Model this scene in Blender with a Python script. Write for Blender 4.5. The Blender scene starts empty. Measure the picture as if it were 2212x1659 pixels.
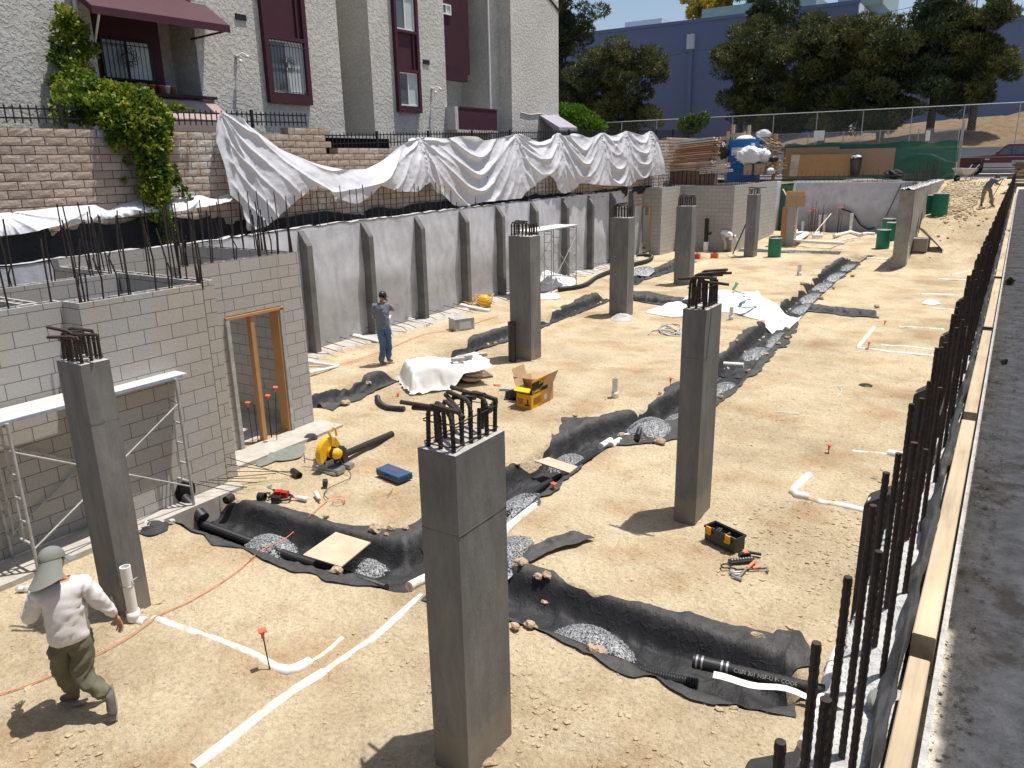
import bpy, bmesh, math, random
import numpy as np
from mathutils import Vector, Matrix
R=math.radians
random.seed(7); RNG=np.random.default_rng(7)
S=bpy.context.scene
COL=S.collection
# ---------------------------------------------------------------- camera
CAMH=4.7; FP=1650.0; PITCH=math.atan(478/FP); ROLL=R(-1.13); YAW=R(33.0)
def _rx(a): c,s=math.cos(a),math.sin(a); return np.array([[1,0,0],[0,c,-s],[0,s,c]])
def _rz(a): c,s=math.cos(a),math.sin(a); return np.array([[c,-s,0],[s,c,0],[0,0,1]])
CM=_rz(YAW)@_rx(math.pi/2-PITCH)@_rz(ROLL)
cam=bpy.data.cameras.new('camera'); camo=bpy.data.objects.new('camera',cam); COL.objects.link(camo)
cam.sensor_fit='HORIZONTAL'; cam.sensor_width=36.0; cam.lens=36.0*FP/2212.0
cam.clip_start=0.05; cam.clip_end=2000
m4=Matrix.Identity(4)
for i in range(3):
    for j in range(3): m4[i][j]=CM[i][j]
m4[2][3]=CAMH; camo.matrix_world=m4
S.camera=camo
S.render.resolution_x=1024; S.render.resolution_y=768
# ---------------------------------------------------------------- sky and sun
SUN_EL=R(74.5); SUN_AZ=R(40.0)      # azimuth from +Y towards +X
w=bpy.data.worlds.new('World'); S.world=w; w.use_nodes=True
nt=w.node_tree; bg=nt.nodes['Background']; sky=nt.nodes.new('ShaderNodeTexSky')
sky.sky_type='NISHITA'; sky.sun_disc=False; sky.sun_elevation=SUN_EL; sky.sun_rotation=SUN_AZ
sky.dust_density=1.7; sky.ozone_density=1.0; sky.air_density=1.0
nt.links.new(sky.outputs[0],bg.inputs[0]); bg.inputs[1].default_value=0.10
sl=bpy.data.lights.new('sun','SUN'); sl.energy=4.6; sl.angle=R(0.53); sl.color=(1.0,0.955,0.89)
so=bpy.data.objects.new('sun',sl); COL.objects.link(so)
sd=Vector((math.sin(SUN_AZ)*math.cos(SUN_EL),math.cos(SUN_AZ)*math.cos(SUN_EL),math.sin(SUN_EL)))
so.rotation_euler=sd.to_track_quat('Z','Y').to_euler(); so.location=(20,20,60)
S.view_settings.view_transform='Standard'; S.view_settings.look='None'
S.view_settings.exposure=0.32; S.view_settings.gamma=1.0
S.cycles.max_bounces=6; S.cycles.diffuse_bounces=3; S.cycles.transparent_max_bounces=12
# ---------------------------------------------------------------- measuring helpers
OX=(0,1000,2000,2996); OY=(0,750,1500,2247)
def ray(x,y): return CM@np.array([(x-1106.)/FP,-(y-829.5)/FP,-1.])
def px(r,c,a,b,s=.49729): return ((OX[c]+a*s)*.54004,(OY[r]+b*s)*.54004)
def pq(ox,oy,s,a,b): return ((ox+a*s)*.54004,(oy+b*s)*.54004)
def onz(p,z=0.): d=ray(*p); t=(z-CAMH)/d[2]; return Vector((d[0]*t,d[1]*t,z))
def onx(p,X): d=ray(*p); t=X/d[0]; return Vector((X,d[1]*t,CAMH+d[2]*t))
def ony(p,Y): d=ray(*p); t=Y/d[1]; return Vector((d[0]*t,Y,CAMH+d[2]*t))
def g(r,c,a,b,z=0.): return onz(px(r,c,a,b),z)
# ---------------------------------------------------------------- noise
_P=np.random.default_rng(3).permutation(512); _P=np.concatenate([_P,_P]); _V=np.random.default_rng(4).random(512)*2-1
def vnoise(x,y):
    x=np.asarray(x,float); y=np.asarray(y,float)
    xi=np.floor(x).astype(int); yi=np.floor(y).astype(int); fx=x-xi; fy=y-yi
    fx=fx*fx*(3-2*fx); fy=fy*fy*(3-2*fy)
    h=lambda a,b:_V[_P[(_P[a&511]+b)&511]]
    return (h(xi,yi)*(1-fx)+h(xi+1,yi)*fx)*(1-fy)+(h(xi,yi+1)*(1-fx)+h(xi+1,yi+1)*fx)*fy
def fbm(x,y,o=4):
    r=0;a=1;f=1
    for i in range(o): r=r+a*vnoise(x*f+17*i,y*f+31*i); a*=.5; f*=2.03
    return r
# ---------------------------------------------------------------- materials
M={}
def newmat(name):
    m=bpy.data.materials.new(name); m.use_nodes=True; t=m.node_tree
    b=t.nodes['Principled BSDF']; return m,t,b
def N(t,ty,**k):
    n=t.nodes.new(ty)
    for a,v in k.items():
        if a in n.inputs: n.inputs[a].default_value=v
        else: setattr(n,a,v)
    return n
def pos(t,scale=(1,1,1),obj=False):
    if obj: c=N(t,'ShaderNodeTexCoord').outputs['Object']
    else: c=N(t,'ShaderNodeNewGeometry').outputs['Position']
    mp=N(t,'ShaderNodeMapping'); mp.inputs['Scale'].default_value=scale; t.links.new(c,mp.inputs[0]); return mp.outputs[0]
def noise(t,vec,sc,det=4,rough=.6):
    n=N(t,'ShaderNodeTexNoise'); n.inputs['Scale'].default_value=sc; n.inputs['Detail'].default_value=det; n.inputs['Roughness'].default_value=rough
    t.links.new(vec,n.inputs['Vector']); return n.outputs['Fac']
def ramp(t,fac,stops):
    r=N(t,'ShaderNodeValToRGB'); e=r.color_ramp.elements
    while len(e)<len(stops): e.new(.5)
    for i,(p,c) in enumerate(stops):
        e[i].position=p; e[i].color=(*c,1) if len(c)==3 else c
    t.links.new(fac,r.inputs[0]); return r.outputs[0]
def mixc(t,f,a,b,mode='MIX'):
    n=N(t,'ShaderNodeMix',data_type='RGBA',blend_type=mode)
    for s,v in ((0,f),(6,a),(7,b)):
        if hasattr(v,'is_linked') or hasattr(v,'links'): t.links.new(v,n.inputs[s])
        elif s==0: n.inputs[0].default_value=v
        else: n.inputs[s].default_value=(*v,1)
    return n.outputs[2]
def bump(t,b,h,st,dist=.02,prev=None):
    n=N(t,'ShaderNodeBump'); n.inputs['Strength'].default_value=st; n.inputs['Distance'].default_value=dist
    t.links.new(h,n.inputs['Height'])
    if prev is not None: t.links.new(prev,n.inputs['Normal'])
    t.links.new(n.outputs[0],b.inputs['Normal']); return n.outputs[0]
def sc(c,k): return tuple(min(1,x*k) for x in c)
def mk(name,col,rough=.8,var=.18,vs=3.,bs=60.,bst=.3,bd=.005,metal=0.,stain=None,obj=False,spec=.3,stretch=(1,1,1)):
    """general surface: base colour varied by two noises, optional stain colour, fine bump"""
    m,t,b=newmat(name); v=pos(t,stretch,obj)
    f=noise(t,v,vs,5,.65); c=ramp(t,f,[(.3,sc(col,1-var)),(.7,sc(col,1+var))])
    if stain:
        f2=noise(t,v,vs*.45,6,.7); k=ramp(t,f2,[(stain[1],(0,0,0)),(stain[1]+.12,(1,1,1))]); c=mixc(t,k,c,stain[0])
    t.links.new(c,b.inputs['Base Color']); b.inputs['Roughness'].default_value=rough; b.inputs['Metallic'].default_value=metal
    b.inputs['Specular IOR Level'].default_value=spec
    if bst: bump(t,b,noise(t,v,bs,3),bst,bd)
    M[name]=m; return m
def mk_dirt(name,pebble=1.0):
    m,t,b=newmat(name); v=pos(t)
    big=noise(t,v,.35,5,.6); mid=noise(t,v,1.7,6,.7); fine=noise(t,v,22,6,.75)
    c=ramp(t,mid,[(.25,(.43,.345,.22)),(.42,(.575,.48,.325)),(.58,(.625,.535,.375)),(.8,(.67,.59,.435))])
    c2=ramp(t,big,[(.36,(.76,.73,.71)),(.5,(.95,.935,.92)),(.64,(1.06,1.05,1.04))])
    c=mixc(t,1.0,c,c2,'MULTIPLY')
    pk=noise(t,v,.8,3,.5); pkm=ramp(t,pk,[(.50,(0,0,0)),(.66,(1,1,1))])
    c=mixc(t,pkm,c,mixc(t,1.0,c,(.86,.77,.71),'MULTIPLY'))
    fm=ramp(t,fine,[(.25,(.62,.58,.54)),(.5,(.96,.95,.94)),(.75,(1.22,1.22,1.22))]); c=mixc(t,1.,c,fm,'MULTIPLY')
    vo=N(t,'ShaderNodeTexVoronoi'); vo.inputs['Scale'].default_value=16; vo.inputs['Randomness'].default_value=1; t.links.new(v,vo.inputs['Vector'])
    st=ramp(t,vo.outputs['Distance'],[(.10,(1,1,1)),(.22,(0,0,0))])
    nm=ramp(t,noise(t,v,2.3,3),[(.45,(0,0,0)),(.6,(1,1,1))]); st2=mixc(t,1.,st,nm,'MULTIPLY')
    c=mixc(t,st2,c,(.60,.51,.40))
    t.links.new(c,b.inputs['Base Color']); b.inputs['Roughness'].default_value=.95; b.inputs['Specular IOR Level'].default_value=.1
    n0=bump(t,b,noise(t,v,2.6,4,.6),.6,.10*pebble); n1=bump(t,b,noise(t,v,9,6,.7),1.,.07*pebble,n0); n2=bump(t,b,fine,.7,.02*pebble,n1); bump(t,b,st2,.8,.02,n2)
    M[name]=m; return m
def mk_blocks(name,col,bw,bh,mortar,mcol,var,ms=.02,split=False,warm=None):
    m,t,b=newmat(name); gp=N(t,'ShaderNodeNewGeometry').outputs['Position']
    s=N(t,'ShaderNodeSeparateXYZ'); t.links.new(gp,s.inputs[0]); a=N(t,'ShaderNodeMath',operation='ADD'); t.links.new(s.outputs[0],a.inputs[0]); t.links.new(s.outputs[1],a.inputs[1])
    cb=N(t,'ShaderNodeCombineXYZ'); t.links.new(a.outputs[0],cb.inputs[0]); t.links.new(s.outputs[2],cb.inputs[1])
    br=N(t,'ShaderNodeTexBrick'); br.offset=.5; br.inputs['Scale'].default_value=1; br.inputs['Brick Width'].default_value=bw; br.inputs['Row Height'].default_value=bh
    br.inputs['Mortar Size'].default_value=mortar; br.inputs['Mortar Smooth'].default_value=.12 if split else .3; br.inputs['Bias'].default_value=0
    br.inputs['Color1'].default_value=(*sc(col,1-var),1); br.inputs['Color2'].default_value=(*sc(col,1+var),1); br.inputs['Mortar'].default_value=(*mcol,1)
    t.links.new(cb.outputs[0],br.inputs['Vector']); c=br.outputs['Color']
    f=noise(t,gp,.5 if not split else .9,4,.6)
    if warm: c=mixc(t,ramp(t,f,[(.42,(0,0,0)),(.62,(1,1,1))]),c,mixc(t,1.,c,warm,'MULTIPLY'))
    f3=noise(t,gp,45,4,.7); c=mixc(t,1.,c,ramp(t,f3,[(.3,(.86,.86,.86)),(.7,(1.1,1.1,1.1))]),'MULTIPLY')
    if split:   # whitewash patches left on the rough blocks
        f4=noise(t,gp,.55,5,.65); w1=ramp(t,f4,[(.52,(0,0,0)),(.6,(1,1,1))]); f5=noise(t,gp,14,4,.7); w2=ramp(t,f5,[(.4,(0,0,0)),(.58,(1,1,1))])
        inv=N(t,'ShaderNodeMath',operation='SUBTRACT'); inv.inputs[0].default_value=1; t.links.new(br.outputs['Fac'],inv.inputs[1])
        wm=mixc(t,1.,mixc(t,1.,w1,w2,'MULTIPLY'),inv.outputs[0],'MULTIPLY'); c=mixc(t,wm,c,(.62,.62,.60))
    t.links.new(c,b.inputs['Base Color']); b.inputs['Roughness'].default_value=.92; b.inputs['Specular IOR Level'].default_value=.15
    n1=N(t,'ShaderNodeBump'); n1.invert=True; n1.inputs['Strength'].default_value=1; n1.inputs['Distance'].default_value=ms; t.links.new(br.outputs['Fac'],n1.inputs['Height'])
    n2=bump(t,b,noise(t,gp,9 if split else 70,5,.7),1. if split else .25,.028 if split else .004,n1.outputs[0])
    M[name]=m; return m
def mk_stucco(name,col,k=1.):
    m,t,b=newmat(name); v=pos(t); f=noise(t,v,.8,4); c=ramp(t,f,[(.3,sc(col,.9)),(.7,sc(col,1.06))])
    h=noise(t,v,11,4,.55); hr=ramp(t,h,[(.44,(0,0,0)),(.54,(1,1,1))]); c=mixc(t,1.,c,ramp(t,h,[(.3,(.88,.88,.88)),(.6,(1.03,1.03,1.03))]),'MULTIPLY')
    t.links.new(c,b.inputs['Base Color']); b.inputs['Roughness'].default_value=.9; b.inputs['Specular IOR Level'].default_value=.15
    n1=bump(t,b,hr,.9*k,.02); bump(t,b,noise(t,v,50,4,.7),.5,.008,n1); M[name]=m; return m
def mk_shot(name,c0,c1,dry):
    """trowelled concrete: darker lower band of uneven outline, paler above"""
    m,t,b=newmat(name); v=pos(t); sx=N(t,'ShaderNodeSeparateXYZ'); t.links.new(v,sx.inputs[0])
    n0=noise(t,v,.55,5,.6); mm=N(t,'ShaderNodeMath',operation='MULTIPLY_ADD'); t.links.new(n0,mm.inputs[0]); mm.inputs[1].default_value=-2.6; t.links.new(sx.outputs[2],mm.inputs[2])
    k=ramp(t,mm.outputs[0],[(0.0,(0,0,0)),(.55,(1,1,1))]); c=mixc(t,k,c0,c1)
    sm=noise(t,v,2.2,6,.72); c=mixc(t,1.,c,ramp(t,sm,[(.3,(.82,.82,.83)),(.5,(1,1,1)),(.72,(1.16,1.16,1.17))]),'MULTIPLY')
    sw=N(t,'ShaderNodeTexWave'); sw.wave_type='RINGS'; sw.inputs['Scale'].default_value=.7; sw.inputs['Distortion'].default_value=14; sw.inputs['Detail'].default_value=4; t.links.new(v,sw.inputs['Vector'])
    c=mixc(t,1.,c,ramp(t,sw.outputs['Fac'],[(0,(.95,.95,.95)),(1,(1.05,1.05,1.05))]),'MULTIPLY')
    t.links.new(c,b.inputs['Base Color']); b.inputs['Roughness'].default_value=.8; b.inputs['Specular IOR Level'].default_value=.2
    bump(t,b,noise(t,v,14,6,.7),.35,.015); M[name]=m; return m
def mk_wood(name,col,dirx=False,rough=.8,incise=False):
    m,t,b=newmat(name); v=pos(t,(14,.9,14) if not dirx else (.9,14,14)); f=noise(t,v,1.3,6,.65)
    c=ramp(t,f,[(.25,sc(col,.62)),(.5,col),(.75,sc(col,1.18))]); v2=pos(t); c=mixc(t,1.,c,ramp(t,noise(t,v2,1.5,4),[(.3,(.8,.8,.8)),(.7,(1.12,1.1,1.08))]),'MULTIPLY')
    h=f
    if incise:
        v3=pos(t,(95,38,95)); vo=N(t,'ShaderNodeTexVoronoi'); vo.inputs['Scale'].default_value=1; vo.inputs['Randomness'].default_value=.25; t.links.new(v3,vo.inputs['Vector'])
        k=ramp(t,vo.outputs['Distance'],[(.12,(1,1,1)),(.25,(0,0,0))]); c=mixc(t,k,c,sc(col,.78))
    t.links.new(c,b.inputs['Base Color']); b.inputs['Roughness'].default_value=rough; b.inputs['Specular IOR Level'].default_value=.2
    bump(t,b,h,.4,.006); M[name]=m; return m
def mk_leaf(name,c0,c1,c2,vs=.5,trans=.25):
    m,t,b=newmat(name); v=pos(t); f=noise(t,v,vs,4,.6); f2=noise(t,v,vs*9,3,.7)
    ad=N(t,'ShaderNodeMath',operation='MULTIPLY_ADD'); t.links.new(f2,ad.inputs[0]); ad.inputs[1].default_value=.7; t.links.new(f,ad.inputs[2])
    c=ramp(t,ad.outputs[0],[(.62,c0),(.84,c1),(1.0,c2)]); t.links.new(c,b.inputs['Base Color']); b.inputs['Roughness'].default_value=.55; b.inputs['Specular IOR Level'].default_value=.35
    tr=N(t,'ShaderNodeBsdfTranslucent'); t.links.new(c,tr.inputs[0]); mx=N(t,'ShaderNodeMixShader'); mx.inputs[0].default_value=trans
    o=t.nodes['Material Output']; t.links.new(b.outputs[0],mx.inputs[1]); t.links.new(tr.outputs[0],mx.inputs[2]); t.links.new(mx.outputs[0],o.inputs[0]); M[name]=m; return m
def mk_sheet(name,col,trans,alpha=0.,rough=.4,var=.06):
    m,t,b=newmat(name); v=pos(t); c=ramp(t,noise(t,v,1.2,5),[(.3,sc(col,1-var)),(.7,sc(col,1+var))]); t.links.new(c,b.inputs['Base Color']); b.inputs['Roughness'].default_value=rough
    bump(t,b,noise(t,v,5,5,.6),.25,.03)
    tr=N(t,'ShaderNodeBsdfTranslucent'); t.links.new(c,tr.inputs[0]); mx=N(t,'ShaderNodeMixShader'); mx.inputs[0].default_value=trans
    o=t.nodes['Material Output']; t.links.new(b.outputs[0],mx.inputs[1]); t.links.new(tr.outputs[0],mx.inputs[2]); out=mx.outputs[0]
    if alpha:
        tp=N(t,'ShaderNodeBsdfTransparent'); m2=N(t,'ShaderNodeMixShader'); m2.inputs[0].default_value=alpha; t.links.new(out,m2.inputs[1]); t.links.new(tp.outputs[0],m2.inputs[2]); out=m2.outputs[0]
    t.links.new(out,o.inputs[0]); M[name]=m; return m
def mk_fabric(name):
    m,t,b=newmat(name); v=pos(t); sp=N(t,'ShaderNodeSeparateXYZ'); t.links.new(v,sp.inputs[0])
    c=ramp(t,noise(t,v,2.5,5,.7),[(.35,(.013,.013,.015)),(.6,(.022,.022,.024)),(.78,(.06,.055,.047))])
    mm=N(t,'ShaderNodeMath',operation='MULTIPLY_ADD'); t.links.new(noise(t,v,6,5,.7),mm.inputs[0]); mm.inputs[1].default_value=.22; t.links.new(sp.outputs[2],mm.inputs[2])
    c=mixc(t,ramp(t,mm.outputs[0],[(.05,(0,0,0)),(.16,(.75,.75,.75))]),c,(.075,.073,.068)); t.links.new(c,b.inputs['Base Color']); b.inputs['Roughness'].default_value=.66; b.inputs['Specular IOR Level'].default_value=.4
    nz=noise(t,v,3.2,4,.55); rd=ramp(t,nz,[(.40,(0,0,0)),(.47,(.35,.35,.35)),(.50,(1,1,1)),(.53,(.35,.35,.35)),(.60,(0,0,0))]); nz2=noise(t,pos(t,(2.2,.9,1)),5,3,.5); rd2=ramp(t,nz2,[(.44,(0,0,0)),(.50,(1,1,1)),(.56,(0,0,0))])
    bump(t,b,noise(t,v,60,3,.7),.3,.002,bump(t,b,rd2,.22,.012,bump(t,b,rd,.3,.018))); M[name]=m
def mk_column(name):
    m,t,b=newmat(name); v=pos(t); sp=N(t,'ShaderNodeSeparateXYZ'); t.links.new(v,sp.inputs[0])
    c=ramp(t,noise(t,pos(t,(1,1,.35)),1.8,6,.7),[(.3,(.142,.141,.138)),(.5,(.178,.176,.172)),(.72,(.225,.222,.216))])
    n2=noise(t,pos(t,(2.5,2.5,.5)),3,5,.75); c=mixc(t,1.,c,ramp(t,n2,[(.35,(.85,.85,.85)),(.65,(1.12,1.12,1.11))]),'MULTIPLY')
    mm=N(t,'ShaderNodeMath',operation='MULTIPLY_ADD'); t.links.new(noise(t,v,5,5,.7),mm.inputs[0]); mm.inputs[1].default_value=-.62; t.links.new(sp.outputs[2],mm.inputs[2])
    c=mixc(t,ramp(t,mm.outputs[0],[(0,(.45,.45,.45)),(.10,(0,0,0))]),c,(.29,.25,.19))
    vo=N(t,'ShaderNodeTexVoronoi'); vo.inputs['Scale'].default_value=17; t.links.new(v,vo.inputs['Vector']); pit=ramp(t,vo.outputs['Distance'],[(.05,(1,1,1)),(.12,(0,0,0))]); c=mixc(t,mixc(t,1.,pit,ramp(t,noise(t,v,3,2),[(.5,(0,0,0)),(.6,(.8,.8,.8))]),'MULTIPLY'),c,(.09,.088,.085))
    t.links.new(c,b.inputs['Base Color']); b.inputs['Roughness'].default_value=.85; b.inputs['Specular IOR Level'].default_value=.25
    bump(t,b,noise(t,v,30,5,.7),.4,.006,bump(t,b,n2,.3,.012)); M[name]=m
mk_dirt('dirt'); mk_dirt('clod',.6)
mk_blocks('cmu',(.43,.425,.415),.406,.203,.0055,(.17,.165,.16),.05,.005,warm=(1.03,.97,.88))
mk_blocks('split',(.46,.36,.285),.42,.162,.007,(.10,.08,.07),.16,.010,split=True)
mk_stucco('stucco',(.60,.58,.53)); mk_stucco('stucco_smooth',(.55,.53,.50),.3)
mk_shot('shotcrete',(.40,.40,.405),(.56,.57,.60),0); mk('pil',(.15,.147,.14),.85,.3,2.2,30,.5,.01)
mk_column('column'); mk('column_top',(.42,.40,.37),.9,.2,20,60,.8,.01)
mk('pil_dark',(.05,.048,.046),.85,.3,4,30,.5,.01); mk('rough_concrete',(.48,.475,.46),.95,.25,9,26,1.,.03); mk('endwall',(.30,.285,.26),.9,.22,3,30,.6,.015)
mk('slab',(.44,.41,.36),.92,.2,4,50,.6,.01); mk('drive',(.64,.59,.50),.95,.30,9,30,1.,.03,stain=((.34,.29,.21),.52))
mk('rebar',(.062,.048,.042),.75,.35,14,120,.5,.003,metal=.3); mk('rust',(.20,.105,.065),.85,.3,20,120,.5,.003)
mk_wood('lumber',(.58,.42,.26)); mk_wood('lumber_x',(.55,.37,.22),True); mk_wood('treated',(.50,.405,.285),incise=True); mk_wood('redwood',(.42,.20,.08)); mk_wood('plank',(.66,.62,.57)); mk_wood('plank_x',(.62,.50,.36),True)
mk('plywood',(.58,.43,.31),.75,.12,4,50,.2,.003,stain=((.42,.30,.20),.6)); mk('orange_ply',(.46,.245,.10),.6,.1,3,40,.15,.003); mk('osb',(.40,.26,.15),.8,.16,18,50,.2,.003)
mk_fabric('fabric'); mk('fabric_flap',(.045,.045,.048),.8,.3,3,16,.5,.02,stain=((.17,.14,.10),.57))
mk('gravel',(.36,.37,.38),.9,.55,38,90,.8,.01); mk('rock',(.42,.32,.22),.95,.3,14,30,1.,.02)
mk('pvc',(.74,.73,.70),.45,.08,4,40,.1,.002,stain=((.55,.44,.30),.60)); mk('pvc_dirty',(.76,.73,.67),.6,.12,7,40,.2,.003,stain=((.50,.37,.22),.52))
mk('black_pipe',(.02,.02,.022),.45,.3,8,60,.3,.004,spec=.5); mk('iron_pipe',(.022,.022,.022),.6,.5,30,90,.5,.004,stain=((.12,.11,.10),.62))
mk('red_plastic',(.72,.13,.08),.5,.08,5,40,.1,.002); mk('cord_orange',(.72,.24,.12),.5,.1,4,30,.1,.002); mk('hose_yellow',(.72,.38,.10),.5,.1,4,30,.1,.002)
mk('yellow',(.80,.44,.015),.4,.08,5,40,.1,.002,spec=.5); mk('black_plastic',(.018,.018,.018),.45,.2,5,60,.2,.003,spec=.5); mk('steel',(.38,.39,.40),.45,.2,8,50,.2,.003,metal=.7)
mk('blue_case',(.035,.085,.17),.5,.15,6,60,.2,.003,stain=((.12,.15,.19),.6)); mk('red_tool',(.42,.03,.02),.45,.15,6,50,.2,.003); mk('cardboard',(.50,.34,.20),.85,.1,6,50,.15,.003)
mk('green_barrel',(.025,.20,.125),.45,.15,3,30,.15,.004,stain=((.05,.13,.09),.62)); mk('pale_metal',(.55,.56,.55),.5,.1,5,40,.1,.002); mk('galv',(.42,.42,.41),.6,.25,9,60,.3,.003,metal=.2,stain=((.28,.20,.15),.6)); mk('galv_blue',(.30,.35,.42),.55,.2,9,60,.2,.003)
mk('maroon',(.062,.017,.027),.6,.12,3,30,.15,.004); mk('maroon_dark',(.045,.012,.02),.7,.12,3,30,.15,.004); mk('lilac_canvas',(.33,.31,.36),.8,.1,3,60,.2,.004); mk('canvas',(.36,.27,.255),.9,.1,3,60,.2,.004); mk('white_paint',(.78,.77,.74),.5,.05,5,40,.1,.002)
mk('glass',(.10,.11,.12),.12,.25,2,5,.02,.002,spec=.7); mk('curtain',(.50,.54,.55),.8,.12,6,20,.2,.01,stretch=(1,6,1)); mk('iron',(.018,.018,.02),.5,.2,8,60,.2,.002)
mk('terracotta',(.36,.14,.07),.8,.1,8,50,.2,.003); mk('asphalt',(.17,.17,.175),.9,.12,5,120,.5,.005); mk('sidewalk',(.55,.53,.50),.9,.1,2,60,.4,.004); mk('grey_wall',(.30,.31,.325),.85,.06,1,30,.2,.004)
mk('blue_wall',(.17,.215,.345),.85,.05,.3,10,.1,.01); mk('green_trim',(.33,.42,.36),.8,.08,1,20,.1,.004); mk('white_wall',(.66,.67,.69),.85,.04,1,20,.1,.004)
mk('drygrass',(.23,.158,.09),.95,.3,1.6,30,1.,.08,stain=((.26,.19,.12),.55)); mk('bark',(.10,.075,.055),.95,.3,5,20,1.,.03); mk('upper_soil',(.24,.19,.14),.95,.3,2,20,.8,.04)
mk_leaf('pine',(.028,.042,.018),(.085,.10,.032),(.20,.19,.06)); mk_leaf('pine_dark',(.024,.042,.022),(.06,.09,.04),(.14,.16,.06)); mk_leaf('hedge',(.03,.09,.01),(.10,.22,.02),(.26,.38,.04),2.5)
mk_leaf('yellow_leaf',(.15,.14,.02),(.38,.30,.03),(.62,.46,.05),.6); mk_leaf('vine',(.03,.075,.008),(.12,.19,.015),(.34,.36,.04),2.6,.3); mk_leaf('weed',(.05,.11,.02),(.10,.17,.04),(.2,.24,.07),3)
mk_sheet('plastic',(.72,.72,.745),.22); mk_sheet('sack',(.86,.86,.84),.18,rough=.6); mk_sheet('clear_plastic',(.78,.80,.82),.2,.45,.15); mk_sheet('screen_green',(.02,.14,.085),.2,.13,.8); mk('black_tarp',(.020,.020,.021),.6,.35,2,9,.8,.05,stain=((.07,.065,.055),.62),spec=.25)
mk('shirt_white',(.64,.62,.62),.85,.04,6,60,.2,.004); mk('shirt_grey',(.17,.185,.22),.9,.08,6,60,.2,.004); mk('olive',(.13,.125,.085),.9,.2,7,60,.3,.006); mk('hat_sage',(.19,.20,.175),.85,.08,8,60,.2,.003); mk('jeans',(.09,.16,.27),.9,.25,5,80,.3,.004); mk('khaki',(.30,.24,.17),.9,.12,6,60,.2,.004)
mk('skin',(.42,.22,.14),.55,.08,6,60,.1,.002); mk('hair',(.012,.010,.009),.6,.1,8,60,.2,.002); mk('boot',(.12,.11,.10),.8,.3,12,60,.3,.004); mk('sole',(.36,.32,.27),.85,.15,12,60,.3,.004)
mk('car_maroon',(.13,.012,.02),.25,.04,2,10,0,.001,spec=.6); mk('car_silver',(.45,.46,.47),.35,.05,2,10,0,.001,metal=.4); mk('chrome',(.7,.7,.7),.15,.05,2,10,0,.001,metal=1.); mk('tyre',(.02,.02,.02),.85,.2,8,60,.3,.003); mk('amber',(.8,.25,.02),.3,.05,2,10,0,.001)
mk('pale_ink',(.30,.30,.30),.7,.4,30,30,.1,.001); mk('portable_blue',(.02,.16,.48),.5,.06,2,20,.05,.002); mk('tan_dark',(.17,.12,.085),.95,.3,8,40,.8,.01); mk('black_void',(.006,.006,.006),.95,.1,2,10,0,.001)
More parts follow.
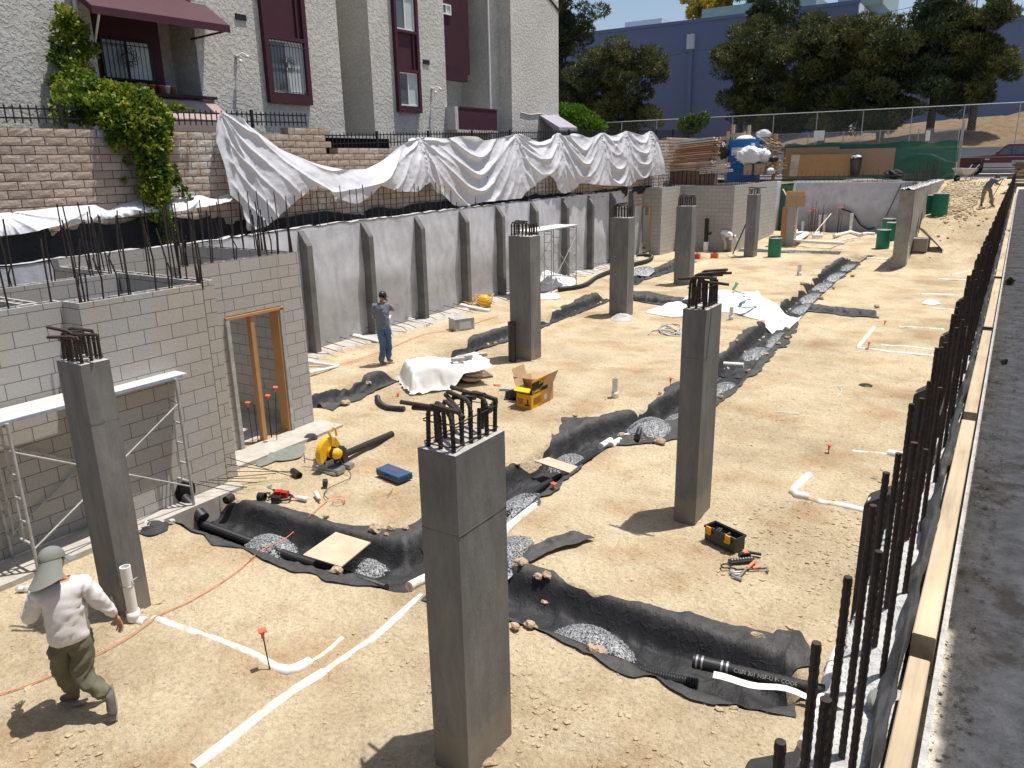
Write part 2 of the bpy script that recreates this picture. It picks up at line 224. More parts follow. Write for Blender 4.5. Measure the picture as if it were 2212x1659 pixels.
# ---------------------------------------------------------------- geometry helpers
class MB:
    """collects shapes; build() links them as ONE mesh object"""
    def __init__(s): s.v=[]; s.f=[]; s.n=0; s.sm=[]
    def add(s,v,f,smooth=False):
        v=np.asarray(v,float).reshape(-1,3); s.v.append(v)
        for q in f: s.f.append(tuple(int(i)+s.n for i in q)); s.sm.append(smooth)
        s.n+=len(v); return s
    def box(s,a,b,rz=0,piv=None,tilt=None):
        a=np.minimum(a,b) if True else a; x0,y0,z0=np.minimum(a,b); x1,y1,z1=np.maximum(a,b)
        return s
    def bx(s,x0,x1,y0,y1,z0,z1,mat=None):
        v=np.array([[x,y,z] for x in (x0,x1) for y in (y0,y1) for z in (z0,z1)],float)
        if mat is not None: v=np.array([mat@Vector(p) for p in v])
        return s.add(v,[(0,1,3,2),(4,6,7,5),(0,4,5,1),(2,3,7,6),(0,2,6,4),(1,5,7,3)])
    def cbx(s,c,size,mat=None,rz=0,rx=0,ry=0):
        m=Matrix.Translation(c)@Matrix.Rotation(rz,4,'Z')@Matrix.Rotation(ry,4,'Y')@Matrix.Rotation(rx,4,'X')
        if mat is not None: m=mat@m
        a,b,d=[k/2 for k in size]; return s.bx(-a,a,-b,b,-d,d,m)
    def prism(s,pts,z0,z1,mat=None):
        n=len(pts); v=[(p[0],p[1],z0) for p in pts]+[(p[0],p[1],z1) for p in pts]
        if mat is not None: v=[tuple(mat@Vector(p)) for p in v]
        return s.add(v,[tuple(range(n))[::-1],tuple(range(n,2*n))]+[(i,(i+1)%n,n+(i+1)%n,n+i) for i in range(n)])
    def tube(s,path,r,n=8,cap=True,closed=False,smooth=True,flat=1.):
        p=np.asarray([tuple(q) for q in path],float); m=len(p); r=np.broadcast_to(np.asarray(r,float),(m,))
        d=np.zeros_like(p); d[1:-1]=p[2:]-p[:-2]; d[0]=p[1]-p[0]; d[-1]=p[-1]-p[-2]
        if closed: d[0]=d[-1]=p[1]-p[-2]
        d/=np.maximum(np.linalg.norm(d,axis=1),1e-9)[:,None]
        u=np.cross(d[0],(0,0,1.)); 
        if np.linalg.norm(u)<.2: u=np.cross(d[0],(1.,0,0))
        u/=np.linalg.norm(u); vs=[]
        an=np.arange(n)*2*math.pi/n; ca,sa=np.cos(an)[:,None],np.sin(an)[:,None]
        for i in range(m):
            u=u-d[i]*u.dot(d[i]); u/=max(np.linalg.norm(u),1e-9); w_=np.cross(d[i],u)
            vs.append(p[i]+r[i]*(ca*u+sa*w_*flat))
        v=np.concatenate(vs); f=[]
        for i in range(m-1):
            for j in range(n): f.append((i*n+j,i*n+(j+1)%n,(i+1)*n+(j+1)%n,(i+1)*n+j))
        s.add(v,f,smooth)
        if cap: s.add(np.concatenate([vs[0],vs[-1]]),[tuple(range(n))[::-1],tuple(range(n,2*n))])
        return s
    def cyl(s,a,b,r,r2=None,n=12,cap=True,smooth=True): return s.tube([a,b],[r,r if r2 is None else r2],n,cap,smooth=smooth)
    def lathe(s,c,prof,n=20,mat=None):
        vs=[(r*math.cos(2*math.pi*j/n),r*math.sin(2*math.pi*j/n),z) for r,z in prof for j in range(n)]
        m=Matrix.Translation(c) if mat is None else mat
        vs=[tuple(m@Vector(q)) for q in vs]
        f=[(i*n+j,i*n+(j+1)%n,(i+1)*n+(j+1)%n,(i+1)*n+j) for i in range(len(prof)-1) for j in range(n)]
        return s.add(vs,f,True)
    def grid(s,X,Y,Z,smooth=True,flip=False):
        a,b=X.shape; v=np.stack([X,Y,Z],-1).reshape(-1,3); f=[]
        for i in range(a-1):
            for j in range(b-1):
                q=(i*b+j,(i+1)*b+j,(i+1)*b+j+1,i*b+j+1); f.append(q[::-1] if flip else q)
        return s.add(v,f,smooth)
    def blob(s,c,rad,seed=0,sub=2,rough=.25,flat=1.,ridge=0.):
        bm=bmesh.new(); bmesh.ops.create_icosphere(bm,subdivisions=sub,radius=1); rg=np.random.default_rng(seed)
        o=rg.random(3)*50; vs=[]
        for v in bm.verts:
            p=np.array(v.co); k=1+rough*float(fbm(p[0]*1.7+o[0]+p[2],p[1]*1.7+o[1]-p[2]*.7,3))+(ridge*float((1-abs(fbm(p[0]*2.6+o[1]+p[2]*1.9,p[1]*2.6+o[0]-p[2]*2.1,3)))**3-.4) if ridge else 0); q=p*k*np.array(rad)*np.array([1,1,flat]); vs.append(q+np.array(c))
        fs=[tuple(v.index for v in f.verts) for f in bm.faces]; bm.free(); return s.add(vs,fs,sub>2)
    def build(s,name,mat,parent=None,label=None,kind=None):
        me=bpy.data.meshes.new(name); V=np.concatenate(s.v) if s.v else np.zeros((0,3))
        off=np.zeros(3)
        if parent is not None:
            r=parent
            while r.parent is not None: r=r.parent
            off=np.array(r.location)
        me.from_pydata((V-off).tolist(),[],s.f); me.polygons.foreach_set('use_smooth',s.sm)
        me.materials.append(M[mat] if isinstance(mat,str) else mat); me.update()
        o=bpy.data.objects.new(name,me); COL.objects.link(o)
        if parent is not None: o.parent=parent
        if label: o['label']=label
        if kind: o['kind']=kind
        return o
def raw(name,V,F,mat,parent=None,smooth=False):
    """large mesh from numpy arrays (F is k x 3 or k x 4)"""
    me=bpy.data.meshes.new(name); V=np.asarray(V,np.float32); F=np.asarray(F,np.int32); k=F.shape[1]
    if parent is not None:
        r=parent
        while r.parent is not None: r=r.parent
        V=V-np.array(r.location,np.float32)
    me.vertices.add(len(V)); me.vertices.foreach_set('co',V.ravel()); me.loops.add(F.size); me.loops.foreach_set('vertex_index',F.ravel())
    me.polygons.add(len(F)); me.polygons.foreach_set('loop_start',np.arange(len(F))*k); me.polygons.foreach_set('loop_total',np.full(len(F),k))
    me.polygons.foreach_set('use_smooth',np.full(len(F),smooth)); me.materials.append(M[mat]); me.update(); me.validate()
    o=bpy.data.objects.new(name,me); COL.objects.link(o)
    if parent is not None: o.parent=parent
    return o
def tag(o,label,cat,group=None):
    o['label']=label; o['category']=cat
    if group: o['group']=group
    return o
def thing(name,label,cat,loc=(0,0,0),group=None,rz=0):
    o=bpy.data.objects.new(name,None); COL.objects.link(o); o.location=loc; o.rotation_euler=(0,0,rz); o.empty_display_size=.1
    return tag(o,label,cat,group)
def one(mb,name,mat,label,cat,group=None):
    """a thing that is a single mesh, origin at its base"""
    V=np.concatenate(mb.v); c=(V.min(0)+V.max(0))/2; c[2]=V[:,2].min(); mb.v=[V-c]
    o=mb.build(name,mat); o.location=c; return tag(o,label,cat,group)
def struct(o): o['kind']='structure'; return o
def dup(root,loc=None,rz=None,label=None,group=None):
    r=root.copy(); COL.objects.link(r)
    if loc is not None: r.location=loc
    if rz is not None: r.rotation_euler=(0,0,rz)
    if label: r['label']=label
    if group: r['group']=group
    for ch in list(root.children):
        c=ch.copy(); COL.objects.link(c); c.parent=r
        for gg in ch.children:
            d=gg.copy(); COL.objects.link(d); d.parent=c
    return r
def resample(pts,step):
    p=np.asarray([tuple(q) for q in pts],float); d=np.r_[0,np.cumsum(np.linalg.norm(np.diff(p,axis=0),axis=1))]; n=max(2,int(d[-1]/step)+1)
    t=np.linspace(0,d[-1],n); return np.stack([np.interp(t,d,p[:,k]) for k in range(p.shape[1])],-1)
def smooth_path(pts,n=8):
    p=[np.array(tuple(q),float) for q in pts]; p=[2*p[0]-p[1]]+p+[2*p[-1]-p[-2]]; o=[]
    for i in range(1,len(p)-2):
        for k in range(n):
            t=k/n; o.append(.5*((2*p[i])+(-p[i-1]+p[i+1])*t+(2*p[i-1]-5*p[i]+4*p[i+1]-p[i+2])*t*t+(-p[i-1]+3*p[i]-3*p[i+1]+p[i+2])*t**3))
    o.append(p[-2]); return np.array(o)
def rebar_path(p,ribs=True,pitch=.018):
    """deformed bar: radii swell at close ribs along the path"""
    q=resample(p,pitch/2) if ribs else np.asarray([tuple(a) for a in p],float); return q
def bar(mb,path,r,ribs=False,n=6):
    if ribs:
        q=resample(path,.014); k=np.where(np.arange(len(q))%2==0,1.0,1.16); mb.tube(q,r*k,8,smooth=False)
    else: mb.tube(path,r,n,smooth=True)
    return mb
# ---------------------------------------------------------------- ground form
# (centre line, half width, depth) of the drainage trenches dug in the pad
TR=[([(-5.55,6.2),(-5.8,9.5),(-5.75,11.6),(-5.15,13.5),(-5.0,16),(-5.3,20.5),(-5.5,24),(-5.8,28),(-6.0,33),(-6.2,41)],.36,.34),
    ([(-9.7,6.0),(-8.6,6.0),(-7.2,6.05),(-6.1,6.2),(-5.2,6.35)],.36,.34),([(-5.1,6.4),(-4.0,6.45),(-2.8,6.4),(-1.5,6.35)],.36,.34),
    ([(-11.7,10.5),(-11.7,14),(-11.8,18),(-11.9,24.8)],.34,.28),([(-11.9,24.9),(-9,24.6),(-6.2,24.9)],.3,.22),([(-5.4,25.5),(-3.3,25.5)],.28,.1),([(-12,25),(-12.9,29.5),(-12.6,33),(-13,37)],.34,.2),([(-9.9,41),(-7.2,41.2)],.2,.08)]
def seg_dist(x,y,a,b):
    ax,ay=a; bx_,by=b; dx,dy=bx_-ax,by-ay; t=np.clip(((x-ax)*dx+(y-ay)*dy)/(dx*dx+dy*dy),0,1); return np.hypot(x-ax-t*dx,y-ay-t*dy)
def trench(x,y):
    z=np.zeros_like(x)
    for pl,hw,dp in TR:
        d=np.full_like(x,9.)
        for a,b in zip(pl[:-1],pl[1:]): d=np.minimum(d,seg_dist(x,y,a,b))
        t=np.clip((hw+.14-d)/.26,0,1); z=np.minimum(z,-dp*t*t*(3-2*t))
    return z
def rampz(x,y):
    prof=np.interp(y,[33,36,38.4,40.5,43.5,47,50,54,60],[0,.15,.85,1.75,2.2,2.75,3.12,3.3,3.3])
    side=np.clip((x+4.0)/.35,0,1); return prof*side
def gz(x,y,fine=True):
    x=np.asarray(x,float); y=np.asarray(y,float); z=trench(x,y)+rampz(x,y)
    z=z-.022*sum(np.exp(-((x-xc-.35*np.sin(y*.16)-.1*np.sin(y*.5))/.11)**2)*np.clip((y-6)/4,0,1)*np.clip((46-y)/6,0,1) for xc in (-2.0,-3.45))*(x>-4.6)
    z=z+.28*np.clip((y-42)/7,0,1)*np.clip((-3.9-x)/.3,0,1)+.025*fbm(x*.5,y*.5,3)
    if fine: z=z+.013*fbm(x*2.6,y*2.6,4)+.008*np.abs(fbm(x*7,y*7,2))-.004
    return z
def gzs(x,y): return float(gz(np.array([x]),np.array([y]),False)[0])
# ================================================================ SETTING
def sheet(name,x0,x1,y0,y1,st,mat,zf,hole=None):
    xs=np.linspace(x0,x1,max(2,int((x1-x0)/st)+1)); ys=np.linspace(y0,y1,max(2,int((y1-y0)/st)+1)); X,Y=np.meshgrid(xs,ys,indexing='ij'); Z=zf(X,Y)
    a,b=X.shape; V=np.stack([X,Y,Z],-1).reshape(-1,3); i,j=np.meshgrid(np.arange(a-1),np.arange(b-1),indexing='ij'); i=i.ravel(); j=j.ravel()
    F=np.stack([i*b+j,(i+1)*b+j,(i+1)*b+j+1,i*b+j+1],-1); o=raw(name,V,F,mat,smooth=True); return struct(o)
def join(objs,name):
    a=objs[0]; me=a.data; Vs=[];Fs=[];n=0
    for o in objs:
        v=np.empty(len(o.data.vertices)*3,np.float32); o.data.vertices.foreach_get('co',v); f=np.empty(len(o.data.loops),np.int32); o.data.loops.foreach_get('vertex_index',f)
        Vs.append(v.reshape(-1,3)); Fs.append(f.reshape(-1,4)+n); n+=len(Vs[-1])
    m=me.materials[0].name
    for o in objs: bpy.data.objects.remove(o)
    return struct(raw(name,np.concatenate(Vs),np.concatenate(Fs),m,smooth=True))
near=sheet('g',-13,-.30,-4,14,.045,'dirt',gz); mid=sheet('g',-16.2,-.30,14,50.4,.11,'dirt',gz); west=sheet('g',-16.2,-13,-4,14,.2,'dirt',gz)
join([near,mid,west],'ground')
# soil at street level around the excavation, one piece per side, reaching far out
far=lambda z:(lambda x,y:z+0*x+.03*fbm(x*.4,y*.4,3))
L=[sheet('u',-200,-16.2,-60,54,4,'upper_soil',far(3.05)),sheet('u',-16.2,-4.1,50.55,54,.25,'upper_soil',lambda x,y:3.15+.05*fbm(x*1.3,y*1.3,3)),
   sheet('u',-200,200,-60,-4.05,8,'upper_soil',far(2.9))]
join(L,'upper_ground')
rp=sheet('ramp_dirt',-4.1,1.2,50.3,54.0,.1,'dirt',lambda x,y:np.interp(y,[50,54],[3.12,3.3])+.03*fbm(x,y,4)); rp['kind']='structure'
sheet('driveway',-.055,40,-4.05,50.5,.5,'drive',lambda x,y:2.82+.02*fbm(x*.6,y*.6,3)+np.clip((y-40)/10,0,1)*.35)
sheet('driveway',1.2,40,50.5,54,1,'drive',far(3.22))
b=MB(); b.bx(-.06,-.02,-4,50.3,-1,2.80); o=struct(b.build('driveway_edge','drive'))
b=MB(); b.grid(*np.meshgrid(np.linspace(-120,120,60),np.linspace(54.0,59.6,6),indexing='ij'),np.full((60,6),3.30)); struct(b.build('road','asphalt'))
b=MB(); b.bx(-120,120,59.6,61.3,2.9,3.43); struct(b.build('sidewalk','sidewalk'))
b=MB(); b.bx(-120,120,59.45,59.6,2.9,3.42); struct(b.build('kerb','slab'))
b=MB(); b.bx(-120,120,61.3,61.6,2.9,5.02); b.bx(-120,120,61.27,61.63,5.023,5.10); one(b,'retaining_wall','grey_wall','long low grey painted retaining wall across the street behind the maroon car','wall')
def hillz(x,y):
    t=np.clip((y-61.55)/14,0,1); s=np.clip((x+22)/22,0,1); s=.35+.65*s*s*(3-2*s)
    return 4.9+2.7*s*(t**.8)+.25*fbm(x*.35,y*.35,4)*np.clip(t*6,0,1)
sheet('slope',-120,120,61.6,80,.5,'drygrass',hillz)
sheet('slope_top',-300,300,80,420,10,'upper_soil',lambda x,y:hillz(x,np.full_like(y,80.)))
# pit sides
# ---------------------------------------------------------------- shotcrete wall on the left
WT=3.28
def lwx(y): return np.interp(y,[11,13.5,24,34,40],[-14.95,-15.05,-15.5,-15.85,-16.05])
def lwt(y): return np.interp(y,[-4,9.6,14,26,40],[3.05,3.12,3.22,3.30,3.34])
T=thing('shotcrete_wall','long grey trowelled concrete retaining wall with projecting dark ribs on the left side','wall',(-15.2,13.5,0))
ys=np.linspace(-4,37,206); x=lwx(ys)+.012*fbm(ys*1.3,ys*0,3)
zs=np.linspace(-.1,1,26)
Yg,Zg=np.meshgrid(ys,zs,indexing='ij'); top=(lwt(ys)+.02*vnoise(ys*5,ys*0+3))[:,None]; Zg=Zg*top; Xg=np.repeat(lwx(ys)[:,None],26,1)+.022*fbm(Yg*.7,Zg*1.1,4)
b=MB(); b.grid(Xg,Yg,Zg,flip=False)
tx=np.stack([Xg[:,-1],Xg[:,-1]-.12,Xg[:,-1]-.33],1); ty=np.stack([ys]*3,1); tz=np.stack([Zg[:,-1],Zg[:,-1]+.02*vnoise(ys*9,ys*0+8),Zg[:,-1]-.02],1)
b.grid(tx,ty,tz); b.build('wall','shotcrete',T)
b=MB(); b.grid(tx+.012,ty,tz+.014+.02*np.abs(fbm(ty*7,tx*7,2))); b.build('rough_top','rough_concrete',T)
for yf in (13.45,15.8,18.2,20.65,22.95,25.45,28.05,30.5,32.9,35.2):
    xw=float(lwx(yf)); t=float(lwt(yf)); b=MB(); d=.28
    pts=[(xw-.05,-.1),(xw+d,-.1),(xw+d,t-.42),(xw+d-.03,t-.36),(xw+.02,t-.05),(xw-.05,t-.05)]
    b.add([(p[0],yf,p[1]) for p in pts]+[(p[0],yf+.18,p[1]) for p in pts],[(0,1,2,3,4,5),(11,10,9,8,7,6)]+[(i,(i+6),(i+1)%6+6,(i+1)%6) for i in range(6)])
    b.build('rib','pil',T)
# footing strip with bars lying out of it
b=MB(); ys2=np.linspace(9.7,37,140); nx=.0
xo=lwx(ys2)+.62+.12*fbm(ys2*.9,ys2*0,3); b.grid(np.stack([lwx(ys2)-.02,lwx(ys2)+.3,xo-.05,xo],1),np.stack([ys2]*4,1),np.stack([0*ys2+.07,0*ys2+.06+.02*fbm(ys2*3,ys2*0+4,2),0*ys2+.045,0*ys2-.05],1)); b.build('footing','slab',T)
rg=random.Random(5)
for i in range(46):
    y=12.6+i*.5+rg.uniform(-.1,.1); xw=float(lwx(y))
    b=MB(); z=.12+rg.uniform(-.02,.1); b.tube([(xw-.05,y,z+.08),(xw+.5,y+.05,z),(xw+.8+rg.uniform(-.2,.3),y+rg.uniform(-.1,.2),.07+rg.uniform(0,.06))],.009,5); b.build('footing_bar','rebar',T)
# starter bars standing out of the wall head
i=0; y=9.9
while y<37:
    if not( 35.3<y<35.5):
        xw=float(lwx(y))-.16; h=rg.uniform(.74,1.0); 
        if rg.random()<.06: h*=.6
        l=rg.uniform(-.03,.03); b=MB(); b.tube([(xw,y,float(lwt(y))-.1),(xw+l,y+l*.6,float(lwt(y))+h)],.0125,5); b.build('starter_bar','rebar',T); i+=1
    y+=.29+rg.uniform(-.03,.03)
# ---------------------------------------------------------------- brick boundary wall with iron fence
BX=-15.9
T=thing('block_boundary_wall','tall split-face block boundary wall, brown with whitewashed patches, stepping down below the apartments','wall',(BX-.2,10,3))
steps=[(-4,16.1,5.36,5.62),(16.1,46.5,5.08,5.95)]
def btop(y): return np.where(y<15.25,5.36+.02*(y-2),5.08+.03*(y-15))
yy=np.arange(-5.1,44.8,.42); courses=[]
b=MB()
def wtop(y):
    return 5.34+.018*y if y<15.2 else 4.98+.027*y-.3
for k in range(len(yy)-1):
    y0,y1=yy[k],yy[k+1]; b.bx(BX-.30,BX,y0,y1,2.5,round(wtop(y0)/.162)*.162)
b.build('wall','split',T)
# projecting rough blocks give the face its relief
V=[];F=[]; rg2=np.random.default_rng(11); n=0
for k,y0 in enumerate(yy[:-1]):
    for c in range(17,37):
        z0=c*.162
        if z0+.162>round(wtop(y0)/.162)*.162+.001: continue
        off=(0. if c%2 else .21); ya=y0+off+.008; yb=y0+.42+off-.008
        if yb>44.6: continue
        m=5; q=rg2.uniform(.001,.008,(m,4)); q+=.004; q[0]=.003; q[-1]=.003; q[:,0]=.003; q[:,-1]=.003
        for i_ in range(m):
            for j_ in range(4): V.append((BX+q[i_,j_],ya+(yb-ya)*i_/(m-1),z0+.008+.146*j_/3))
        for i_ in range(m-1):
            for j_ in range(3): F.append((n+i_*4+j_,n+(i_+1)*4+j_,n+(i_+1)*4+j_+1,n+i_*4+j_+1))
        n+=m*4
raw('rough_faces',V,F,'split',T)
def iron_fence(label,y0,y1,x,zb,h,step,slope=0.,post=2.4):
    T=thing('iron_fence',label,'fence',(x,y0,zb)); r=MB(); L_=y1-y0
    for hh in (.07*h/.3,h-.09): r.add([(x-.015,y0,zb+hh),(x+.015,y0,zb+hh),(x+.015,y0,zb+hh+.03),(x-.015,y0,zb+hh+.03),(x-.015,y1,zb+hh+slope*L_),(x+.015,y1,zb+hh+slope*L_),(x+.015,y1,zb+hh+.03+slope*L_),(x-.015,y1,zb+hh+.03+slope*L_)],[(0,1,2,3),(7,6,5,4),(0,4,5,1),(1,5,6,2),(2,6,7,3),(3,7,4,0)])
    r.build('rails','iron',T); n=int(L_/step); ST_=MB(); cnt=0
    for i in range(n+1):
        y=y0+i*step; z=zb+slope*(y-y0)
        s=.010
        if i%max(1,int(post/step))==0 and i: ps=MB(); ps.bx(x-.03,x+.03,y-.03,y+.03,z-.05,z+h+.03); ps.build('post','iron',T); continue
        m=MB() if cnt<100 else ST_; cnt+=1
        m.bx(x-s,x+s,y-s,y+s,z,z+h-.04); m.lathe((x,y,z+h-.045),[(.018,0),(.02,.012),(.0,.06)],4)
        if cnt<=100: m.build('picket','iron',T)
    if ST_.v: ST_.build('picket','iron',T,kind='stuff')
iron_fence('black iron picket fence on the tall left part of the block wall',-3.0,15.0,BX-.15,5.40,.34,.145,.018)
iron_fence('black iron picket fence below the dark recess of the apartment building',15.3,27,BX-.15,5.17,.40,.15,.027)
iron_fence('black iron picket fence on the far stretch of the block wall behind the plastic',27.1,44.5,BX-.15,5.48,.42,.13,.024)
# black sheeting lining the slot behind the concrete wall
ys=np.linspace(-3,38,900); tt=np.linspace(0,1,22); Y,Tt=np.meshgrid(ys,tt,indexing='ij'); 
X=BX+.03+(lwx(Y)-.30-BX-.03)*Tt**1.3+.07*fbm(Y*1.5,Tt*3,3)+.05*(1-np.abs(fbm(Y*2.5,Tt*2,2)))**3; Z=np.where(Y<12,3.66,3.44)-np.where(Y<12,.68,.42)*np.sin(np.minimum(Tt*1.7,1)*1.57)+.07*fbm(Y*1.1,Tt*2,4)+.25*np.clip(.06-Tt,0,1)
b=MB(); b.grid(X,Y,Z); one(b,'black_sheeting','black_tarp','crumpled black plastic sheeting lying in the slot behind the long concrete wall','sheeting')
# ================================================================ CONCRETE COLUMNS
def column(name_lab,x0,x1,y0,y1,zt,nb,h,hooks,seed,ribs=False,br=.014,pad=None):
    cx0,cy0=(x0+x1)/2,(y0+y1)/2; rg=random.Random(seed); T=thing('concrete_column',name_lab,'column',((x0+x1)/2,(y0+y1)/2,0),'square concrete columns with bare steel tops')
    nz=60; nx=6; b=MB(); rs=np.random.default_rng(seed); ch=.012
    def face(p0,p1):
        s=np.linspace(0,1,9); z=np.linspace(-.3,zt,nz); A,Z=np.meshgrid(s,z,indexing='ij'); X=p0[0]+(p1[0]-p0[0])*A; Y=p0[1]+(p1[1]-p0[1])*A
        nrm=np.array([p1[1]-p0[1],-(p1[0]-p0[0])]); nrm=nrm/np.linalg.norm(nrm); k=.004*fbm(A*3+seed,Z*3+p0[0]*7,3)*(np.sin(A*np.pi)); 
        e=.006*vnoise(Z*14+seed,Z*0+2)
        return X+nrm[0]*k+ (e*(A==0)-e*(A==1))*0,Y+nrm[1]*k,Z
    for p0,p1 in (((x0,y0),(x1,y0)),((x1,y0),(x1,y1)),((x1,y1),(x0,y1)),((x0,y1),(x0,y0))):
        X,Y,Z=face(p0,p1); b.grid(X,Y,Z,smooth=False)
    b.build('shaft','column',T)
    b=MB(); xs=np.linspace(x0,x1,14); ys=np.linspace(y0,y1,18); X,Y=np.meshgrid(xs,ys,indexing='ij'); ed=np.minimum(np.minimum(X-x0,x1-X),np.minimum(Y-y0,y1-Y)); b.grid(X,Y,zt+.002+.018*np.abs(fbm(X*9,Y*9,3))*np.clip(ed/.03,0,1),smooth=False); b.build('top','column_top',T)
    zs_=zt-rg.choice([.62,.72,.8]); b=MB(); b.tube([(x0-.002,y0-.002,zs_),(x1+.002,y0-.002,zs_+.004),(x1+.002,y1,zs_-.003),(x0-.002,y1,zs_),(x0-.002,y0-.002,zs_)],.0022,4); b.build('lift_seam','column',T)
    b=MB()
    for i in range(10): a_=rg.uniform(-.05,.55)*(1 if i%2 else .6); b.blob((x0-.05+rg.random()*(x1-x0+.1),y0-.04+rg.random()*(y1-y0+.12),gzs(cx0,cy0)+.0),(rg.uniform(.03,.09),rg.uniform(.03,.09),rg.uniform(.015,.04)),seed*50+i,1,.4)
    b.build('soil_skirt','dirt',T)
    # bars stand round the edge of the core
    cx,cy=(x0+x1)/2,(y0+y1)/2; ax,ay=(x1-x0)/2-.055,(y1-y0)/2-.055; pts=[]
    per=[]; n1,n2=nb
    for i in range(n1):
        t=-1+2*i/(n1-1); per+= [(t*ax,-ay,0),(t*ax,ay,0)]
    for i in range(1,n2-1):
        t=-1+2*i/(n2-1); per+=[(-ax,t*ay,1),(ax,t*ay,1)]
    for i,(px_,py_,_) in enumerate(per):
        hh=h*rg.uniform(.86,1.04); lx,ly=rg.uniform(-.012,.012),rg.uniform(-.012,.012); p=[(cx+px_,cy+py_,zt-.05),(cx+px_+lx,cy+py_+ly,zt+hh-.05)]
        if hooks and (i%hooks[0]==0) and not (hooks[0]==1 and rg.random()<.25):
            a=math.atan2(-py_,-px_) if abs(px_)+abs(py_)>.02 else 0; a=hooks[1]+rg.uniform(-hooks[2],hooks[2])+(math.pi if (px_*math.cos(hooks[1])+py_*math.sin(hooks[1]))>0 else 0)
            L_=hooks[3]*rg.uniform(.75,1.1); q=np.array(p[-1]); dr=np.array([math.cos(a),math.sin(a),0]); up=rg.uniform(-.1,.14)
            p=[p[0],tuple(q-np.array([0,0,.04])),tuple(q+dr*.012+np.array([0,0,.0])),tuple(q+dr*.035+np.array([0,0,.028])),tuple(q+dr*.075+np.array([0,0,.036])),tuple(q+dr*L_+np.array([0,0,.036+up*L_]))]
        bb=MB(); bar(bb,p,br,ribs); bb.build('bar','rebar',T)
    for k,zz in enumerate((zt+.035,zt+h*.62)):
        o=.018; r=[(cx-ax-o,cy-ay-o,zz),(cx+ax+o,cy-ay-o,zz+.006),(cx+ax+o,cy+ay+o,zz),(cx-ax-o,cy+ay+o,zz-.006),(cx-ax-o,cy-ay-o,zz+.012)]
        bb=MB(); bb.tube(r,.0055,5); bb.build('tie_hoop','rebar',T)
    return T
column('concrete column beside the walking worker in the sage hat, white pipe strapped to its foot',-7.97,-7.53,3.80,4.10,2.86,(5,3),.33,(2,.15,.35,.34),1,True,.0155)
column('nearest and largest concrete column in the middle foreground, bent bars fanning from its top',-3.37,-3.03,3.93,4.55,2.75,(3,6),.33,(1,-.30,.42,.33),2,True,.0155)
column('tall narrow concrete column standing behind the open black toolbox',-3.33,-3.03,9.09,9.70,2.90,(3,6),.42,(2,.3,.8,.42),3,True,.016)
column('concrete column with a short black pipe standing at its left foot',-10.02,-9.42,15.40,15.86,3.03,(6,4),.36,(2,.1,.5,.34),4,False,.016)
column('concrete column with clear plastic bags at its foot, in front of the far scaffold',-10.38,-9.78,21.71,22.2,3.02,(6,4),.42,(2,.2,.4,.3),5,False,.016)
column('concrete column between the far scaffold and the man bending in white',-10.90,-10.27,28.58,29.1,2.98,(7,4),.44,(1,1.0,.3,.16),6,False,.017)
column('farthest slim concrete column, right of the man bending in white, green barrel beyond it',-10.97,-10.50,38.12,38.8,3.0,(4,4),.34,(3,.1,.3,.5),7,False,.017)
# ================================================================ BLOCK BUILDINGS
class CMU:
    def __init__(s): s.w=MB(); s.c=MB()
    def wall(s,x0,x1,y0,y1,z1,z0=-.15):
        t=.034
        if (x1-x0)<(y1-y0):
            s.w.bx(x0,x0+t,y0,y1,z0,z1); s.w.bx(x1-t,x1,y0,y1,z0,z1); s.w.bx(x0+t,x1-t,y0,y0+t,z0,z1); s.w.bx(x0+t,x1-t,y1-t,y1,z0,z1); s.c.bx(x0+t,x1-t,y0+t,y1-t,z0,z1-.07)
            y=y0+.2
            while y<y1-.1: s.w.bx(x0+t,x1-t,y-.015,y+.015,z1-.3,z1-.012); y+=.203
        else:
            s.w.bx(x0,x1,y0,y0+t,z0,z1); s.w.bx(x0,x1,y1-t,y1,z0,z1); s.w.bx(x0,x0+t,y0+t,y1-t,z0,z1); s.w.bx(x1-t,x1,y0+t,y1-t,z0,z1); s.c.bx(x0+t,x1-t,y0+t,y1-t,z0,z1-.07)
            x=x0+.2
            while x<x1-.1: s.w.bx(x-.015,x+.015,y0+t,y1-t,z1-.3,z1-.012); x+=.203
    def done(s,T): s.w.build('wall','cmu',T); s.c.build('grout','column',T)
T=thing('block_room','near grey concrete-block enclosure with open top and tall standing bars, door opening at its right','block building',(-11.5,6,0))
c=CMU(); HC=3.25; HA=3.12
c.wall(-10.22,-10.02,-4,4.98,HA)            # front, set back part
c.wall(-9.84,-9.63,4.98,6.74,HA)            # front, forward part
c.wall(-10.02,-9.84,4.98,5.17,HA)
c.wall(-12.15,-11.95,-4,6.88,HA)            # long inner wall
c.wall(-13.75,-9.84,6.90,7.09,HA)           # cross wall
c.wall(-11.95,-10.22,4.6,4.79,HA)
c.wall(-10.86,-10.65,7.09,7.82,HC); c.wall(-10.86,-10.65,8.98,9.48,HC); c.wall(-10.86,-10.65,7.825,8.975,HC,2.36)
c.wall(-13.95,-13.75,6.90,9.48,HC); c.wall(-13.745,-10.865,9.28,9.48,HC)
c.done(T)
b=MB(); b.bx(-10.87,-10.60,7.78,7.85,-.05,2.30); b.build('grey_jamb','galv',T,'weathered grey jamb board')
for a in ((-10.80,-10.60,7.79,9.0,2.30,2.345),(-10.72,-10.62,8.27,8.35,0,2.30),(-10.84,-10.62,8.86,8.90,0,2.30)):
    b=MB(); b.bx(*a); b.build('door_brace','orange_ply',T)
b=MB(); b.bx(-10.66,-10.60,8.90,8.97,-.05,2.32); b.build('grey_jamb','galv',T)
for a in ((-10.87,-10.84,8.90,8.97,0,2.3),): pass
